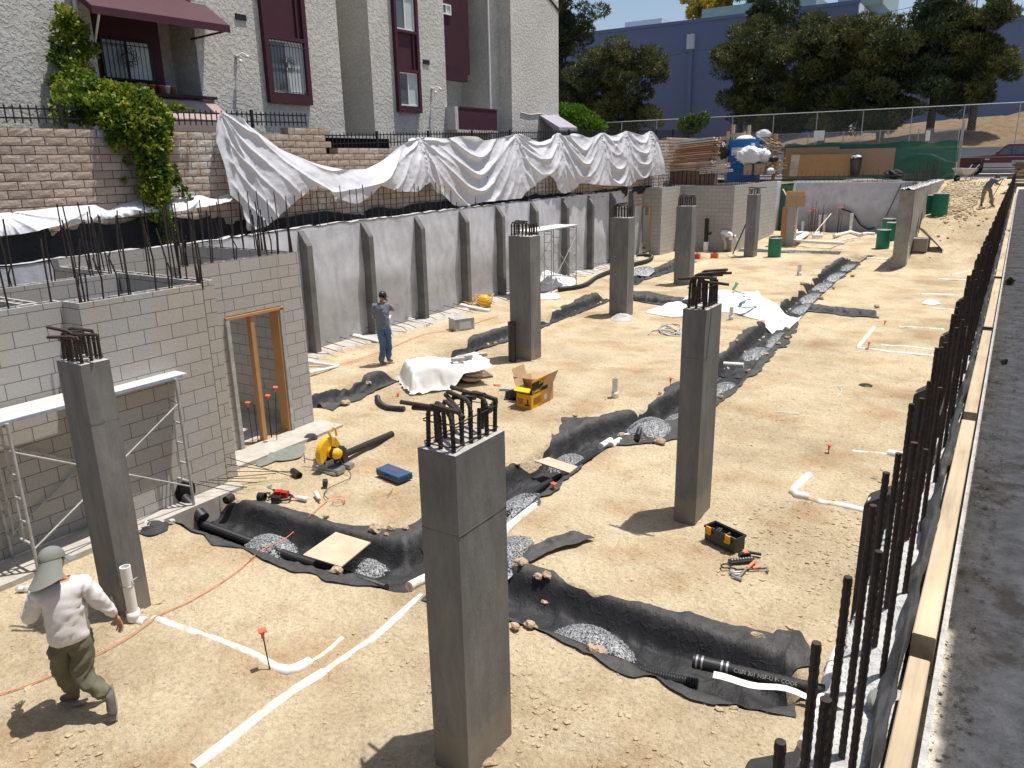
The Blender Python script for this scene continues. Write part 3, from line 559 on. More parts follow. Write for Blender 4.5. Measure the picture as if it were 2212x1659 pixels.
b=MB(); b.bx(-13.7,-10.9,7.1,9.27,-.05,.03); b.build('floor','slab',T)
b=MB(); b.bx(-10.01,-9.36,-4,4.97,-.3,.07); b.bx(-9.62,-9.30,4.97,6.78,-.3,.065); b.bx(-10.64,-10.02,6.78,9.6,-.3,.06); b.build('footing','slab',T)
rg=random.Random(21)
def stick(x,y,z,h,r=.012,lean=.05):
    b=MB(); b.tube([(x,y,z-.1),(x+rg.uniform(-lean,lean)*.5,y+rg.uniform(-lean,lean)*.5,z+h*.5),(x+rg.uniform(-lean,lean),y+rg.uniform(-lean,lean),z+h)],r,5); b.build('standing_bar','rebar',T)
for y in (1.8,2.5,3.1,3.7,4.4,4.9): stick(-10.12,y,HA,rg.uniform(.75,1.05)); 
for y in (5.05,5.12,5.7,6.3,6.75,6.8): stick(-9.73,y,HA,rg.uniform(.7,1.0)); stick(-9.73,y+.03,HA,.35,.011)
for y in (2.9,3.6,4.3,4.7,5.3,5.9,6.5,6.8): stick(-12.05,y,HA,rg.uniform(.75,1.1)); stick(-12.05,y+.04,HA,rg.uniform(.3,.45),.011)
for x in (-13.4,-12.7,-12.0,-11.9,-11.3,-10.7,-10.6,-10.5,-10.0): stick(x,7.0,HA,rg.uniform(.8,1.1)); 
for y in (7.25,7.3,7.75,8.2,8.7,9.1,9.38,9.42): stick(-10.75,y,HC,rg.uniform(.6,.9)); stick(-10.75,y+.03,HC,.4,.011)
for i_ in range(26): q_=rg.choice([(-10.12,rg.uniform(2.5,4.9)),(-9.73,rg.uniform(5.1,6.8)),(-12.05,rg.uniform(3.5,6.9)),(rg.uniform(-13.6,-10),7.0),(-10.75,rg.uniform(7.1,9.4)),(rg.uniform(-13.7,-11),9.38)]); stick(q_[0],q_[1],HA,rg.uniform(.45,1.0))
for y in (7.1,7.5,8.1,8.7,9.3): stick(-13.85,y,HC,rg.uniform(.7,1.0))
for x in (-13.2,-12.6,-12.0,-11.5,-11.45,-11.4): stick(x,9.38,HC,rg.uniform(.6,.95))
for k in range(5): 
    y=6.2+.12*k; b=MB(); b.tube([(-9.62,6.1+.16*k,.30-.04*k),(-9.1-.02*k,6.5+.2*k,.10)],.006,5); b.build('footing_bar','rebar',T)
for k in range(3): b=MB(); b.tube([(-9.63,6.73,.2+.12*k),(-9.63,6.78,.22+.12*k),(-8.95,7.55-.1*k,.09)],.006,5); b.build('footing_bar','rebar',T)
# far block building
T=thing('block_room','far stepped grey concrete-block stair building with an orange-braced door opening','block building',(-14,42,0))
HF=3.36; c=CMU()
c.wall(-16.2,-15.95,37.0,37.2,HF); c.wall(-15.945,-15.45,37.0,37.2,HF,2.42); c.wall(-15.44,-14.9,37.0,37.2,HF)
c.wall(-15.1,-14.9,37.205,39.9,HF); c.wall(-15.1,-12.15,39.905,40.1,HF); c.wall(-12.35,-12.15,40.105,48.2,HF); c.wall(-16.1,-12.36,44.0,44.2,HF); c.wall(-15.9,-15.7,37.3,48,HF,2)
c.done(T)
for a in ((-16.0,-15.42,36.97,37.0,2.38,2.46),(-15.98,-15.93,36.97,37.0,0,2.38),(-15.49,-15.42,36.97,37.0,0,2.38)): b=MB(); b.bx(*a); b.build('door_brace','orange_ply',T)
for x in np.arange(-15.9,-14.9,.25): stick(x,37.1,HF,rg.uniform(.5,.7))
for y in np.arange(37.4,39.9,.3): stick(-15.0,y,HF,rg.uniform(.5,.7))
for x in np.arange(-14.8,-12.3,.27): stick(x,40.0,HF,rg.uniform(.5,.8))
for y in np.arange(40.3,48.1,.36): stick(-12.25,y,HF,rg.uniform(.5,.8),.011)
b=MB(); b.tube([(-12.25,40.2,HF+.55),(-12.25,48.1,HF+.55)],.008,5); b.build('lacing_bar','rebar',T)
b=MB(); b.tube([(-15.0,40.02,HF+.5),(-12.3,40.02,HF+.5)],.008,5); b.build('lacing_bar','rebar',T)
# shotcrete continuing behind it, green sheet in the gap, back wall
b=MB(); ys=np.linspace(48.2,50.5,10); zs=np.linspace(-.1,3.28,12); Y,Z=np.meshgrid(ys,zs,indexing='ij'); b.grid(-12.45+.02*fbm(Y,Z,2),Y,Z); b.bx(-12.8,-12.46,48.2,50.6,-.1,3.28); one(b,'shotcrete_wall','shotcrete','short grey concrete wall end between the far block building and the hanging green mesh','wall')
b=MB(); zs=np.linspace(0,3.1,16); xs=np.linspace(-12.42,-11.72,9); X,Z=np.meshgrid(xs,zs,indexing='ij'); b.grid(X-.25*(3.1-Z)/3.1,50.35-.1*np.sin(X*14)-.15*(3.1-Z)/3.1*np.cos(X*9),Z,flip=True); one(b,'green_mesh_curtain','screen_green','green mesh cloth hanging in the gap left of the grey back wall','mesh')
T=thing('back_wall','smooth grey concrete wall across the far end of the pit, bars along its top','wall',(-8,50.5,0))
b=MB(); xs=np.linspace(-11.68,-4.1,50); zs=np.linspace(-.1,3.2,26); X,Z=np.meshgrid(xs,zs,indexing='ij'); b.grid(X,50.45+.02*fbm(X*.7,Z,3),Z,flip=False); b.bx(-11.68,-4.1,50.48,50.8,-.1,3.2); b.build('wall','shotcrete',T)
b=MB(); b.bx(-11.69,-11.55,50.40,50.46,-.05,3.21); b.build('white_edge','white_paint',T)
for i,x in enumerate(np.arange(-11.6,-4.2,.27)): b=MB(); b.tube([(x,50.62,3.1),(x+rg.uniform(-.02,.02),50.62,3.2+rg.uniform(.45,.75))],.010,5); b.build('starter_bar','rebar',T)
for z in (3.35,3.55): b=MB(); b.tube([(-11.6,50.6,z),(-8,50.6,z+.02),(-4.2,50.6,z)],.009,5); b.build('lacing_bar','rebar',T)
# free-standing end wall beside the ramp
T=thing('end_wall','rough free-standing concrete wall end between the pit and the dirt ramp','wall',(-3.85,43,0))
b=MB(); ys=np.linspace(36.1,50.4,70); zs=np.linspace(-.2,3.3,20); Y,Z=np.meshgrid(ys,zs,indexing='ij'); Z=Z*(1+.01*fbm(Y*2,Y*0,2)*(Z>3)); b.grid(-3.56+.03*fbm(Y*1.2,Z*1.5,4),Y,Z,flip=True); b.grid(-4.1+0*Y,Y,Z)
xs=np.linspace(-4.1,-3.56,8); X,Z2=np.meshgrid(xs,zs,indexing='ij'); b.grid(X,36.1+.01*fbm(X*5,Z2*3,2)-.0,Z2)
X,Y2=np.meshgrid(xs,np.linspace(36.1,50.4,140),indexing='ij'); b.build('wall','endwall',T); b=MB(); b.grid(X,Y2,3.30+.09*np.abs(fbm(X*5,Y2*4,3))); b.build('rough_top','rough_concrete',T)
for i in range(46):
    y=36.4+i*.3; b=MB(); b.tube([(-3.95+.25*(i%2),y,3.2),(-3.95+.25*(i%2)+rg.uniform(-.03,.03),y,3.3+rg.uniform(.6,1.25))],.011,5); b.build('starter_bar','rebar',T)
for i in range(9): b=MB(); y=37+i*.35; b.tube([(-3.53,y,gzs(-3.4,y)-.1),(-3.5+rg.uniform(-.05,.08),y+.05,gzs(-3.4,y)+rg.uniform(.5,1.1))],.012,5); b.build('side_bar','rebar',T)
# ================================================================ RIGHT WALL
WR=2.9
T=thing('pilaster_wall','concrete wall top with dense dark vertical bars and projecting ribs along the right edge','wall',(-.25,20,0))
b=MB(); xs=np.array([-.335,-.33,-.30,-.26,-.22,-.18,-.14,-.12]); ys=np.linspace(-3,48,1500); X,Y=np.meshgrid(xs,ys,indexing='ij'); Z=WR-.01+.022*fbm(X*25,Y*14,4)+.03*fbm(X*6,Y*4,3); Z[0]=-.4; b.grid(X+.006*vnoise(Y*9,X*4),Y,Z,flip=False); b.bx(-.30,-.08,-3,48,-.5,WR-.12); b.build('rough_top','rough_concrete',T)
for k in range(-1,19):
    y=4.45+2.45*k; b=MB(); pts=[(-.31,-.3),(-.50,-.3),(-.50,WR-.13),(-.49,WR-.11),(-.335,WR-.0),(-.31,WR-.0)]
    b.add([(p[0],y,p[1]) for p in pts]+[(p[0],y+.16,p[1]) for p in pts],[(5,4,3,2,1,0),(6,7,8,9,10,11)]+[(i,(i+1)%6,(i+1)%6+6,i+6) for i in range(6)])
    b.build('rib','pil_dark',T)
    b=MB(); b.blob((-.46,y+.06,WR-.11),(.03,.05,.012),k+5,2,.5); b.build('mortar_spill','rough_concrete',T)
rg=random.Random(31); ST=MB(); n=0
y=1.22
bars=[]
while y<47.5:
    bars.append((-.225,y,WR+rg.uniform(.78,.90))); y+=.335+rg.uniform(-.03,.03)
    bars.append((-.175,y-.16+rg.uniform(-.04,.04),WR+rg.uniform(.55,.9))) if (len(bars)%3 or y>9) else None
bars.sort(key=lambda q:q[1])
for i,(x,y,z) in enumerate(bars):
    lx=rg.uniform(-.008,.008)
    if i<100: b=MB(); bar(b,[(x,y,WR-.1),(x+lx,y+rg.uniform(-.012,.012),z)],.0100,y<9); b.build('starter_bar','rebar',T)
    else: ST.tube([(x,y,WR-.1),(x+lx,y,z)],.0115,5)
ST.build('starter_bar','rebar',T,kind='stuff')
for x,z in ((-.20,WR+.06),(-.205,WR+.36)): b=MB(); b.tube([(x,4.8,z),(x,48,z)],.007,5); b.build('lacing_bar','rebar',T)
# cloth tucked against the timber
b=MB(); ys=np.linspace(.6,47,900); s_=np.linspace(0,1,9); Y,Sx=np.meshgrid(ys,s_,indexing='ij'); b.grid(-.172+.055*Sx+.012*fbm(Y*3,Sx*2,3),Y,WR+.015+.085*np.sin(Sx*2.2)+.03*fbm(Y*5.5,Sx*3.2,4)); one(b,'filter_cloth','fabric_flap','grey-black filter cloth bunched against the timber along the right wall','cloth')
b=MB(); P0=[g(3,3,1150,1000,WR+.03),g(3,3,1060,1220,WR+.05),g(3,3,1000,1450,WR+.06),g(3,3,950,1659,WR+.07)]; q=smooth_path(P0,6); wd=np.linspace(.004,.011,len(q)); s_=np.linspace(-1,1,5); X=q[:,0][:,None]+wd[:,None]*s_; Y=q[:,1][:,None]+0*s_; Z=q[:,2][:,None]+.012*(1-s_**2); b.grid(X,Y,Z,flip=True); one(b,'olive_strap','hat_sage','flat olive-green strap curling over the cloth beside the nearest timber','strap')
b=MB(); c0=g(3,3,1010,1110,WR+.02); b.blob(c0,(.022,.045,.022),3,3,.35); one(b,'cement_lump','hat_sage','crusty olive-grey cement bag lump lying on the wall top by the nearest timber','lump')
# timbers
ends=[(-1.2,g(3,3,1380,770,2.97).y),(g(3,3,1400,600,3.0).y,g(2,3,1790,362,3.0).y-.03),(g(2,3,1790,300,3.0).y,g(1,3,1940,1150,3.0).y-.01),(g(1,3,1940,1135,3.0).y+.02,g(1,3,2030,735,3.0).y),(g(1,3,2030,725,3.0).y+.02,20.5),(21.2,27.),(27.1,33.5),(33.6,41)]
lab=['nearest pale pressure-treated timber at the bottom right corner','pressure-treated timber just beyond the dark gap, second from the camera','third treated timber from the camera, its near end notched','fourth treated timber from the camera, beyond the first black tie','treated timber beyond the second black tie','short treated timber past the rubble gap on the right wall','far treated timber near the bending shoveller','farthest treated timber at the head of the ramp']
for i,(a,e) in enumerate(ends):
    z1=[2.965,3.005,3.0,3.0,3.01,3.0,3.0,3.0][i]; b=MB(); m=.004; x0,x1=-.108+.004*(i==0),-.030-.006*(i==0)
    pr=[(x0+m,z1),(x1-m,z1),(x1,z1-m),(x1,z1-.16),(x0,z1-.16),(x0,z1-m)]
    b.add([(p[0],a,p[1]) for p in pr]+[(p[0],e,p[1]) for p in pr],[(5,4,3,2,1,0),(6,7,8,9,10,11)]+[(i_,(i_+1)%6,(i_+1)%6+6,i_+6) for i_ in range(6)]); one(b,'timber_beam','treated',lab[i],'timber','treated timbers laid end to end on the right wall')
for yy_,k in ((ends[3][0]-.012,'black strip tie across the joint of the third and fourth timbers'),(ends[4][0]-.012,'black strip tie across the timber joint farther up')): b=MB(); b.bx(-.125,-.018,yy_-.02,yy_+.02,3.001,3.012); one(b,'strip_tie','black_plastic',k,'tie')
# neighbour's building whose shade falls on the driveway (outside the picture)
T=thing('neighbour_building','plain stucco neighbour building standing along the driveway on the right','building',(4,20,2.8)); b=MB(); b.bx(.9,9,-6,46,2.6,7.72); b.build('wall','stucco_smooth',T)
b=MB()
for a,e,h in ((-6,3.3,7.95),(3.3,3.6,7.72),(3.6,4.35,7.80),(4.35,46,7.95)):
    if h>7.75: b.bx(.9,1.1,a,e,7.72,h)
b.build('parapet','stucco_smooth',T)
b=MB(); b.bx(-.02,.0,-1,48,2.80,2.93); one(b,'kerb_edging','rough_concrete','narrow rough concrete edging between the timbers and the driveway','kerb')
# ================================================================ APARTMENT BUILDING
AX=-17.6
T=thing('apartment_building','pale stucco apartment building with maroon window bays, awnings and tall shaded recesses','building',(-22,14,3))
b=MB(); fz=3.0; tz=13.5; D=AX-1.0
def fac(y0,y1,z0,z1,x=AX,th=.3): b.bx(x-th,x,y0,y1,z0,z1)
fac(-25,10.45,fz,tz); fac(13.05,18.0,fz,tz); fac(19.35,23.2,fz,tz); fac(25.85,26.6,fz,tz)
fac(10.45,13.05,fz,5.95); fac(10.45,13.05,9.1,tz)            # below / above first recess
fac(18.0,19.35,fz,4.6)
fac(23.2,25.85,fz,5.85); fac(17.1,18.0,3,3.1) 
b.bx(AX,AX+.58,27.15-.55,30.3,fz,tz)                          # forward end bay
b.bx(AX-9,AX-.3,30.0,30.3,fz,tz)
b.bx(AX-1.05,AX-1.0,10.45,13.05,5.95,9.1); b.bx(AX-1.0,AX-.3,13.05,13.3,5.9,9.2); b.bx(AX-1.0,AX-.3,10.2,10.45,5.9,9.2)
b.bx(AX-1.75,AX-1.7,17.8,19.6,4.6,tz); b.bx(AX-1.7,AX-.3,19.35,19.6,4.6,tz); b.bx(AX-1.7,AX-.3,17.8,18.0,4.6,tz); b.bx(AX-1.7,AX-1.35,18.0,18.5,4.6,tz)
b.bx(AX-1.3,AX-1.25,23.2,25.85,5.85,tz); b.bx(AX-1.25,AX-.3,25.85,26.1,5.85,tz); b.bx(AX-1.25,AX-.3,23.0,23.2,5.85,tz)
b.bx(AX-9,AX-1.4,-25,30,tz-.5,tz-.1); b.build('wall','stucco',T)
b=MB(); pts=[(27.0,12.2),(28.9,11.25),(30.35,10.72),(30.35,13.6),(27.0,13.6)]
b=MB(); b.add([(AX+.60,y,z) for y,z in ((26.6,12.4),(30.36,10.75),(30.36,10.63),(26.6,12.28))]+[(AX+.5,y,z) for y,z in ((26.6,12.4),(30.36,10.75),(30.36,10.63),(26.6,12.28))],[(0,1,2,3),(7,6,5,4),(0,4,5,1),(1,5,6,2),(2,6,7,3),(3,7,4,0)]); b.build('eave','maroon_dark',T)
def window(y0,y1,z0,z1,x,fr='white_paint',split=.5,cur=True,grille=False,fw=.045):
    f=MB(); 
    for a in ((y0,y0+fw,z0,z1),(y1-fw,y1,z0,z1),(y0+fw,y1-fw,z0,z0+fw),(y0+fw,y1-fw,z1-fw,z1),(y0+(y1-y0)*split-.02,y0+(y1-y0)*split+.02,z0+fw,z1-fw)): f.bx(x,x+.05,*a)
    F=f.build('window',fr,T); g_=MB(); g_.bx(x+.005,x+.02,y0+fw,y1-fw,z0+fw,z1-fw); g_.build('pane','glass',F)
    if cur: c_=MB(); c_.bx(x+.021,x+.024,y0+(y1-y0)*split+.02,y1-fw,z0+fw,z1-fw); c_.build('curtain','curtain',F)
    if grille:
        q=MB(); n=int((y1-y0)/.11)
        for i in range(n+1): yy_=y0+(y1-y0)*i/n; q.tube([(x+.13,yy_,z0-.02),(x+.13,yy_,z1-.12),(x+.07,yy_,z1)],.009,4)
        for zz in (z0+.02,z1-.14): q.tube([(x+.13,y0-.05,zz),(x+.13,y1+.05,zz)],.010,4)
        for i in range(5):
            a=i*1.256; q.tube([(x+.14,(y0+y1)/2+.22*math.cos(t)*math.cos(a)-.09*math.sin(t)*math.sin(a),(z0+z1)/2+.05+.22*math.cos(t)*math.sin(a)+.09*math.sin(t)*math.cos(a)) for t in np.linspace(0,6.28,12)],.007,4)
        q.build('grille','iron',F)
    return F
# first recess: dark bay window under a maroon awning, planter shelf
b=MB(); b.bx(AX-.98,AX-.35,10.45,12.30,6.45,9.05); b.build('bay_panel','maroon_dark',T); window(10.75,12.0,6.72,7.62,AX-.345,'iron',.5,True,True)
b=MB(); b.add([(AX-.9,10.0,9.15),(AX+.85,10.0,8.02),(AX+.85,13.45,8.05),(AX-.9,13.45,9.2),(AX-.9,10.0,9.05),(AX+.85,10.0,7.86),(AX+.85,13.45,7.88),(AX-.9,13.45,9.1)],[(0,1,2,3),(7,6,5,4),(0,4,5,1),(1,5,6,2),(2,6,7,3),(3,7,4,0)]); b.build('awning','maroon',T)
b=MB(); b.tube([(AX-.3,10.45,6.9),(AX+.8,10.2,7.95)],.025,5); b.build('awning_strut','white_paint',T); b=MB(); b.tube([(AX+.02,12.9,7.75),(AX+.8,13.3,7.9)],.025,5); b.build('awning_strut','maroon_dark',T)
b=MB(); b.bx(AX-.9,AX+.12,10.45,13.4,6.38,6.45); b.build('shelf','maroon_dark',T)
b=MB(); xs=np.linspace(0,1,8); ys=np.linspace(10.9,13.35,20); Sx,Y=np.meshgrid(xs,ys,indexing='ij'); b.grid(AX+.02+.85*Sx,Y+.08*Sx,6.34-.50*Sx-.05*np.sin(Sx*3.1)+.02*vnoise(Y*3,Sx*2),flip=True); b.grid(AX+.87+0*Sx,Y+.08,5.84-.28*Sx,flip=True); b.build('canvas_awning','canvas',T)
for i,(y,mt) in enumerate(((11.0,'steel'),(11.45,'terracotta'),(11.75,'terracotta'),(12.0,'terracotta'),(12.15,'white_paint'),(12.30,'terracotta'))):
    b=MB(); r=.085 if i!=1 else .16; b.lathe((AX-.1,y,6.455),[(0,0),(r*.72,0),(r,.16),(r*1.1,.16),(r*1.1,.19),(r*.9,.19),(0,.15)],10); o=one(b,'flower_pot',mt,['grey pot at the left end of the maroon shelf above the vine','wide shallow clay bowl on the maroon shelf','clay pot right of the wide bowl on the shelf','third clay pot on the shelf, near the patterned tin','pale patterned tin pot on the shelf','rightmost clay pot with a plant on the maroon shelf'][i],'pot','pots on the window shelf')
b=MB(); b.tube([(AX+.05,10.12,5.5),(AX+.05,10.12,13.4)],.045,8); b.build('downspout','white_paint',T)
# W1 maroon bay
b=MB(); b.bx(AX,AX+.14,15.10,15.25,6.40,tz-1); b.bx(AX,AX+.14,16.50,16.65,6.40,tz-1); b.bx(AX,AX+.14,15.25,16.50,8.04,8.14); b.bx(AX,AX+.14,15.25,16.50,6.40,6.68); b.bx(AX,AX+.06,15.25,16.50,8.14,tz-1); b.bx(AX,AX+.11,16.30,16.36,8.14,tz-1); b.build('window_bay','maroon',T); window(15.26,16.49,6.69,8.03,AX+.01,'white_paint',.5,True,True)
# W2 strip of windows
b=MB(); b.bx(AX,AX+.13,20.44,20.55,6.38,tz-1); b.bx(AX,AX+.13,21.52,21.64,6.38,tz-1); b.bx(AX,AX+.13,20.55,21.52,6.38,6.58); b.bx(AX,AX+.13,20.55,21.52,7.64,7.73); b.bx(AX,AX+.13,20.55,21.52,8.83,8.91); b.bx(AX,AX+.05,20.55,21.52,7.73,8.83); b.bx(AX,AX+.10,21.33,21.39,7.73,8.83); b.build('window_bay','maroon',T)
window(20.56,21.51,6.59,7.63,AX+.01); window(20.56,21.51,8.92,9.95,AX+.01)
# third recess with balcony
b=MB(); b.bx(AX-1.24,AX-.30,23.21,25.1,7.9,tz-.6); b.bx(AX-.32,AX-.06,23.21,24.62,7.60,7.88); b.build('bay_panel','maroon_dark',T); window(23.3,24.5,6.62,7.58,AX-1.2,'white_paint',.55,False); window(23.4,23.98,9.78,10.12,AX-.29)
b=MB(); b.bx(AX-1.2,AX+.42,23.18,25.82,5.78,5.88); b.bx(AX-.2,AX+.42,23.10,23.28,5.88,6.66); b.build('balcony_slab','stucco_smooth',T)
b=MB(); b.bx(AX+.36,AX+.40,23.28,25.80,5.90,6.62); b.bx(AX+.34,AX+.42,23.28,25.80,6.62,6.67); b.build('balcony_front','maroon',T)
b=MB(); b.tube([(AX+.04,25.9,5.6),(AX+.04,25.9,12.5)],.04,6); b.build('downspout','white_paint',T)
for y,z in ((14.5,8.46),(22.1,8.05)): b=MB(); b.bx(AX,AX+.03,y-.17,y+.17,z-.07,z+.07); b.build('vent','iron',T)
for y,z in ((14.22,7.5),(22.35,7.22)):
    b=MB(); b.lathe((AX+.04,y,z),[(0,-.05),(.05,-.05),(.05,.03),(0,.03)],8); L1=b.build('floodlight','pale_metal',T)
    b=MB(); b.tube([(AX+.05,y,z),(AX+.18,y+.06,z+.06),(AX+.28,y+.12,z+.01)],.018,5); b.lathe((AX+.28,y+.13,z-.04),[(.0,.06),(.03,.05),(.06,-.02),(0,-.02)],8); b.lathe((AX+.16,y,z-.16),[(.0,.08),(.03,.06),(.06,-.02),(0,-.02)],8); b.build('lamp_head','white_paint',L1)
# basement opening's shade painted as a black slab, small awning at the far end
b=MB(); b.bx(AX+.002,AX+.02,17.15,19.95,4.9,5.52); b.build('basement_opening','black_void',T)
b=MB(); b.bx(AX+.02,AX+.10,17.1,20.0,5.52,5.60); b.build('lintel','stucco_smooth',T)
b=MB(); xa=AX+.58; b.add([(xa,28.65,6.58),(xa,30.2,6.62),(xa+.95,30.2,6.08),(xa+.95,28.65,6.05),(xa,28.65,6.52),(xa,30.2,6.56),(xa+.95,30.2,5.80),(xa+.95,28.65,5.78)],[(0,1,2,3),(7,6,5,4),(0,4,5,1),(1,5,6,2),(2,6,7,3),(3,7,4,0)]); b.build('small_awning','lilac_canvas',T)
b=MB(); b.tube([(xa+.02,y,6.58+.03*math.sin(y*4)) for y in np.linspace(27.2,30.3,14)],.02,5); b.build('cable','stucco_smooth',T)
# ================================================================ PLASTIC SHEETING
def drape(name,lab,top,bot,Xt,Xb,peaks,amp,mat,ns=420,nt_=56,bulge=.18,seed=0):
    def prep(P,X): 
        w_=np.array([tuple(onx(p,X))+(p[0],) for p in P]); return w_
    A=prep(top,Xt); B=prep(bot,Xb); u=np.linspace(0,1,ns)
    pa=np.linspace(A[0,3],A[-1,3],ns); ax=np.stack([np.interp(pa,A[:,3],A[:,k]) for k in range(3)],-1)
    pb=np.linspace(B[0,3],B[-1,3],ns); bx_=np.stack([np.interp(pb,B[:,3],B[:,k]) for k in range(3)],-1)
    for arr in (ax,bx_):
        for k in (1,2): arr[3:-3,k]=np.convolve(arr[:,k],np.ones(7)/7,'valid')
    t=np.linspace(0,1,nt_)[None,:,None]; P=ax[:,None]*(1-t)+bx_[:,None]*t; Y=P[...,1]; Z=P[...,2]; X=P[...,0]
    W=np.zeros_like(Y); pk=[tuple(onx(p,Xt))[1:] for p in peaks]
    wy=Y+.05*fbm(Y*1.1,Z*1.1+seed,2); wz=Z+.05*fbm(Y*1.2+9,Z*1.2,2)
    for (y0,z0) in pk:
        r=np.hypot(wy-y0,(wz-z0))+.05; th=np.arctan2(wy-y0,z0-wz+.02); W+=np.exp(-r/1.2)*((1-np.abs(np.sin(th*6.5+seed+.6*np.sin(th*4))))**2*2-.7)*np.minimum(r*.9,.5)*2.0
    for (a,b_) in zip(pk[:-1],pk[1:]):
        m=(a[0]+b_[0])/2; h=abs(b_[0]-a[0])/2+.01; q=np.abs(wy-m)/h; zl=np.interp(wy,[a[0],b_[0]],[a[1],b_[1]]); dep=(zl-wz)+.55*h*q*q*1.2; wgt=np.clip(1.05-q,0,1)**.6
        ph=dep*2*np.pi/.58+1.8*fbm(wy*.45+seed,wz*.45,2); W+=wgt*((1-np.abs(np.sin(ph*.5)))**2.2*2.0-.6)*(.35+.65*np.clip(.5+fbm(wy*.8+3,wz*.8+seed,2),0,1.3))
    tt=t[...,0]; D_=amp*W+.008*fbm(Y*7,Z*7,3)+.03*fbm(Y*1.1,Z*1.1,2)+bulge*np.sin(tt*np.pi)*(.6+.4*vnoise(Y*.8,Y*0+seed))
    X=X+D_; b=MB(); b.grid(X,Y,Z); return one(b,name,mat,lab,'sheeting')
c0=lambda a,b:px(0,0,a,b); c1=lambda a,b:px(0,1,a,b); c2=lambda a,b:px(0,2,a,b); c5=lambda a,b:px(1,0,a,b); c6=lambda a,b:px(1,1,a,b)
top=[c0(1725,1100),c0(1745,970),c0(1768,898),c0(1840,915),c0(1960,950),c1(0,1010),c1(250,1200),c1(500,1310),c1(750,1365),c1(950,1360),c1(1080,1290),c1(1200,1190),c1(1310,1105),c1(1400,1100),c1(1560,1115),c1(1700,1095),c1(1800,1100),c1(1900,1130),c1(2000,1110),c1(2100,1085),c1(2180,1075),c2(20,1085),c2(100,1080),c2(160,1072),c2(230,1110),c2(330,1145),c2(400,1120),c2(465,1062),c2(520,1095),c2(600,1070),c2(680,1095),c2(740,1110),c2(825,1062),c2(900,1095),c2(960,1080),c2(1010,1048),c2(1080,1070),c2(1150,1090),c2(1220,1045),c2(1262,1110)]
bot=[c0(1850,1570),c5(1960,150),c5(1985,350),c6(20,345),c6(130,320),c6(230,240),c6(330,150),c6(480,20),c1(545,1492),c1(600,1500),c1(700,1590),c1(800,1630),c1(880,1640),c1(1000,1560),c1(1060,1490),c1(1200,1540),c1(1350,1545),c1(1450,1450),c1(1490,1540),c1(1560,1570),c6(1640,140),c6(1700,155),c6(1900,115),c6(2200,85),c2(40,1600),c2(200,1555),c2(300,1480),c2(400,1405),c2(445,1440),c2(480,1545),c2(530,1560),c2(600,1530),c2(650,1470),c2(830,1490),c2(1050,1500),c2(1100,1450),c2(1200,1420),c2(1330,1400)]
drape('plastic_sheet','huge white plastic sheet draped in swags over the block wall above the long concrete wall',top,bot,-15.78,-15.50,[c0(1768,898),c1(1360,1120),c2(130,1080),c2(465,1065),c2(825,1064),c2(1012,1050),c2(1222,1048)],.085,'plastic',ns=620,nt_=90)
top=[px(1,0,-60,210),c5(0,205),c5(300,180),c5(500,155),c5(780,140),c5(870,185),c5(1000,130),c5(1130,98),c0(1350,1592),c0(1500,1575),c0(1620,1570),c0(1720,1600),c0(1835,1558)]
bot=[px(1,0,-60,395),c5(0,390),c5(200,370),c5(500,300),c5(800,262),c5(1000,240),c5(1150,205),c5(1400,197),c5(1700,145),c5(1860,110)]
drape('plastic_sheet','narrow rolled white plastic sheet lying along the foot of the tall block wall at left',top,bot,-15.80,-15.45,[c5(0,205),c5(780,140),c0(1620,1570),c0(1835,1558)],.05,'plastic',300,24,.14,4)
# ================================================================ LEAVES
def leaves(name,clumps,N_,size,mat,parent,rg,shell=.55,updir=.5,aspect=.45,quads=2):
    cl=np.array(clumps,float); wgt=(cl[:,3]*cl[:,4]*cl[:,5])**.67; k=rg.choice(len(cl),N_,p=wgt/wgt.sum()); d=rg.normal(size=(N_,3)); d/=np.linalg.norm(d,axis=1)[:,None]
    r=shell+(1-shell)*rg.random(N_)**.6; P=cl[k,:3]+d*cl[k,3:6]*r[:,None]
    ax=d+np.array([0,0,updir])+.6*rg.normal(size=(N_,3)); ax/=np.linalg.norm(ax,axis=1)[:,None]; V=[];F=[]
    for q in range(quads):
        s=rg.normal(size=(N_,3)); s-=ax*np.sum(s*ax,1)[:,None]; s/=np.linalg.norm(s,axis=1)[:,None]; L=size*(.6+.8*rg.random(N_))[:,None]; Wd=L*aspect
        V.append(np.stack([P-ax*L*.3,P+s*Wd*.5+ax*L*.1,P+ax*L*.7,P-s*Wd*.5+ax*L*.1],1).reshape(-1,3))
    V=np.concatenate(V); F=np.arange(len(V)).reshape(-1,4); return raw(name,V,F,mat,parent)
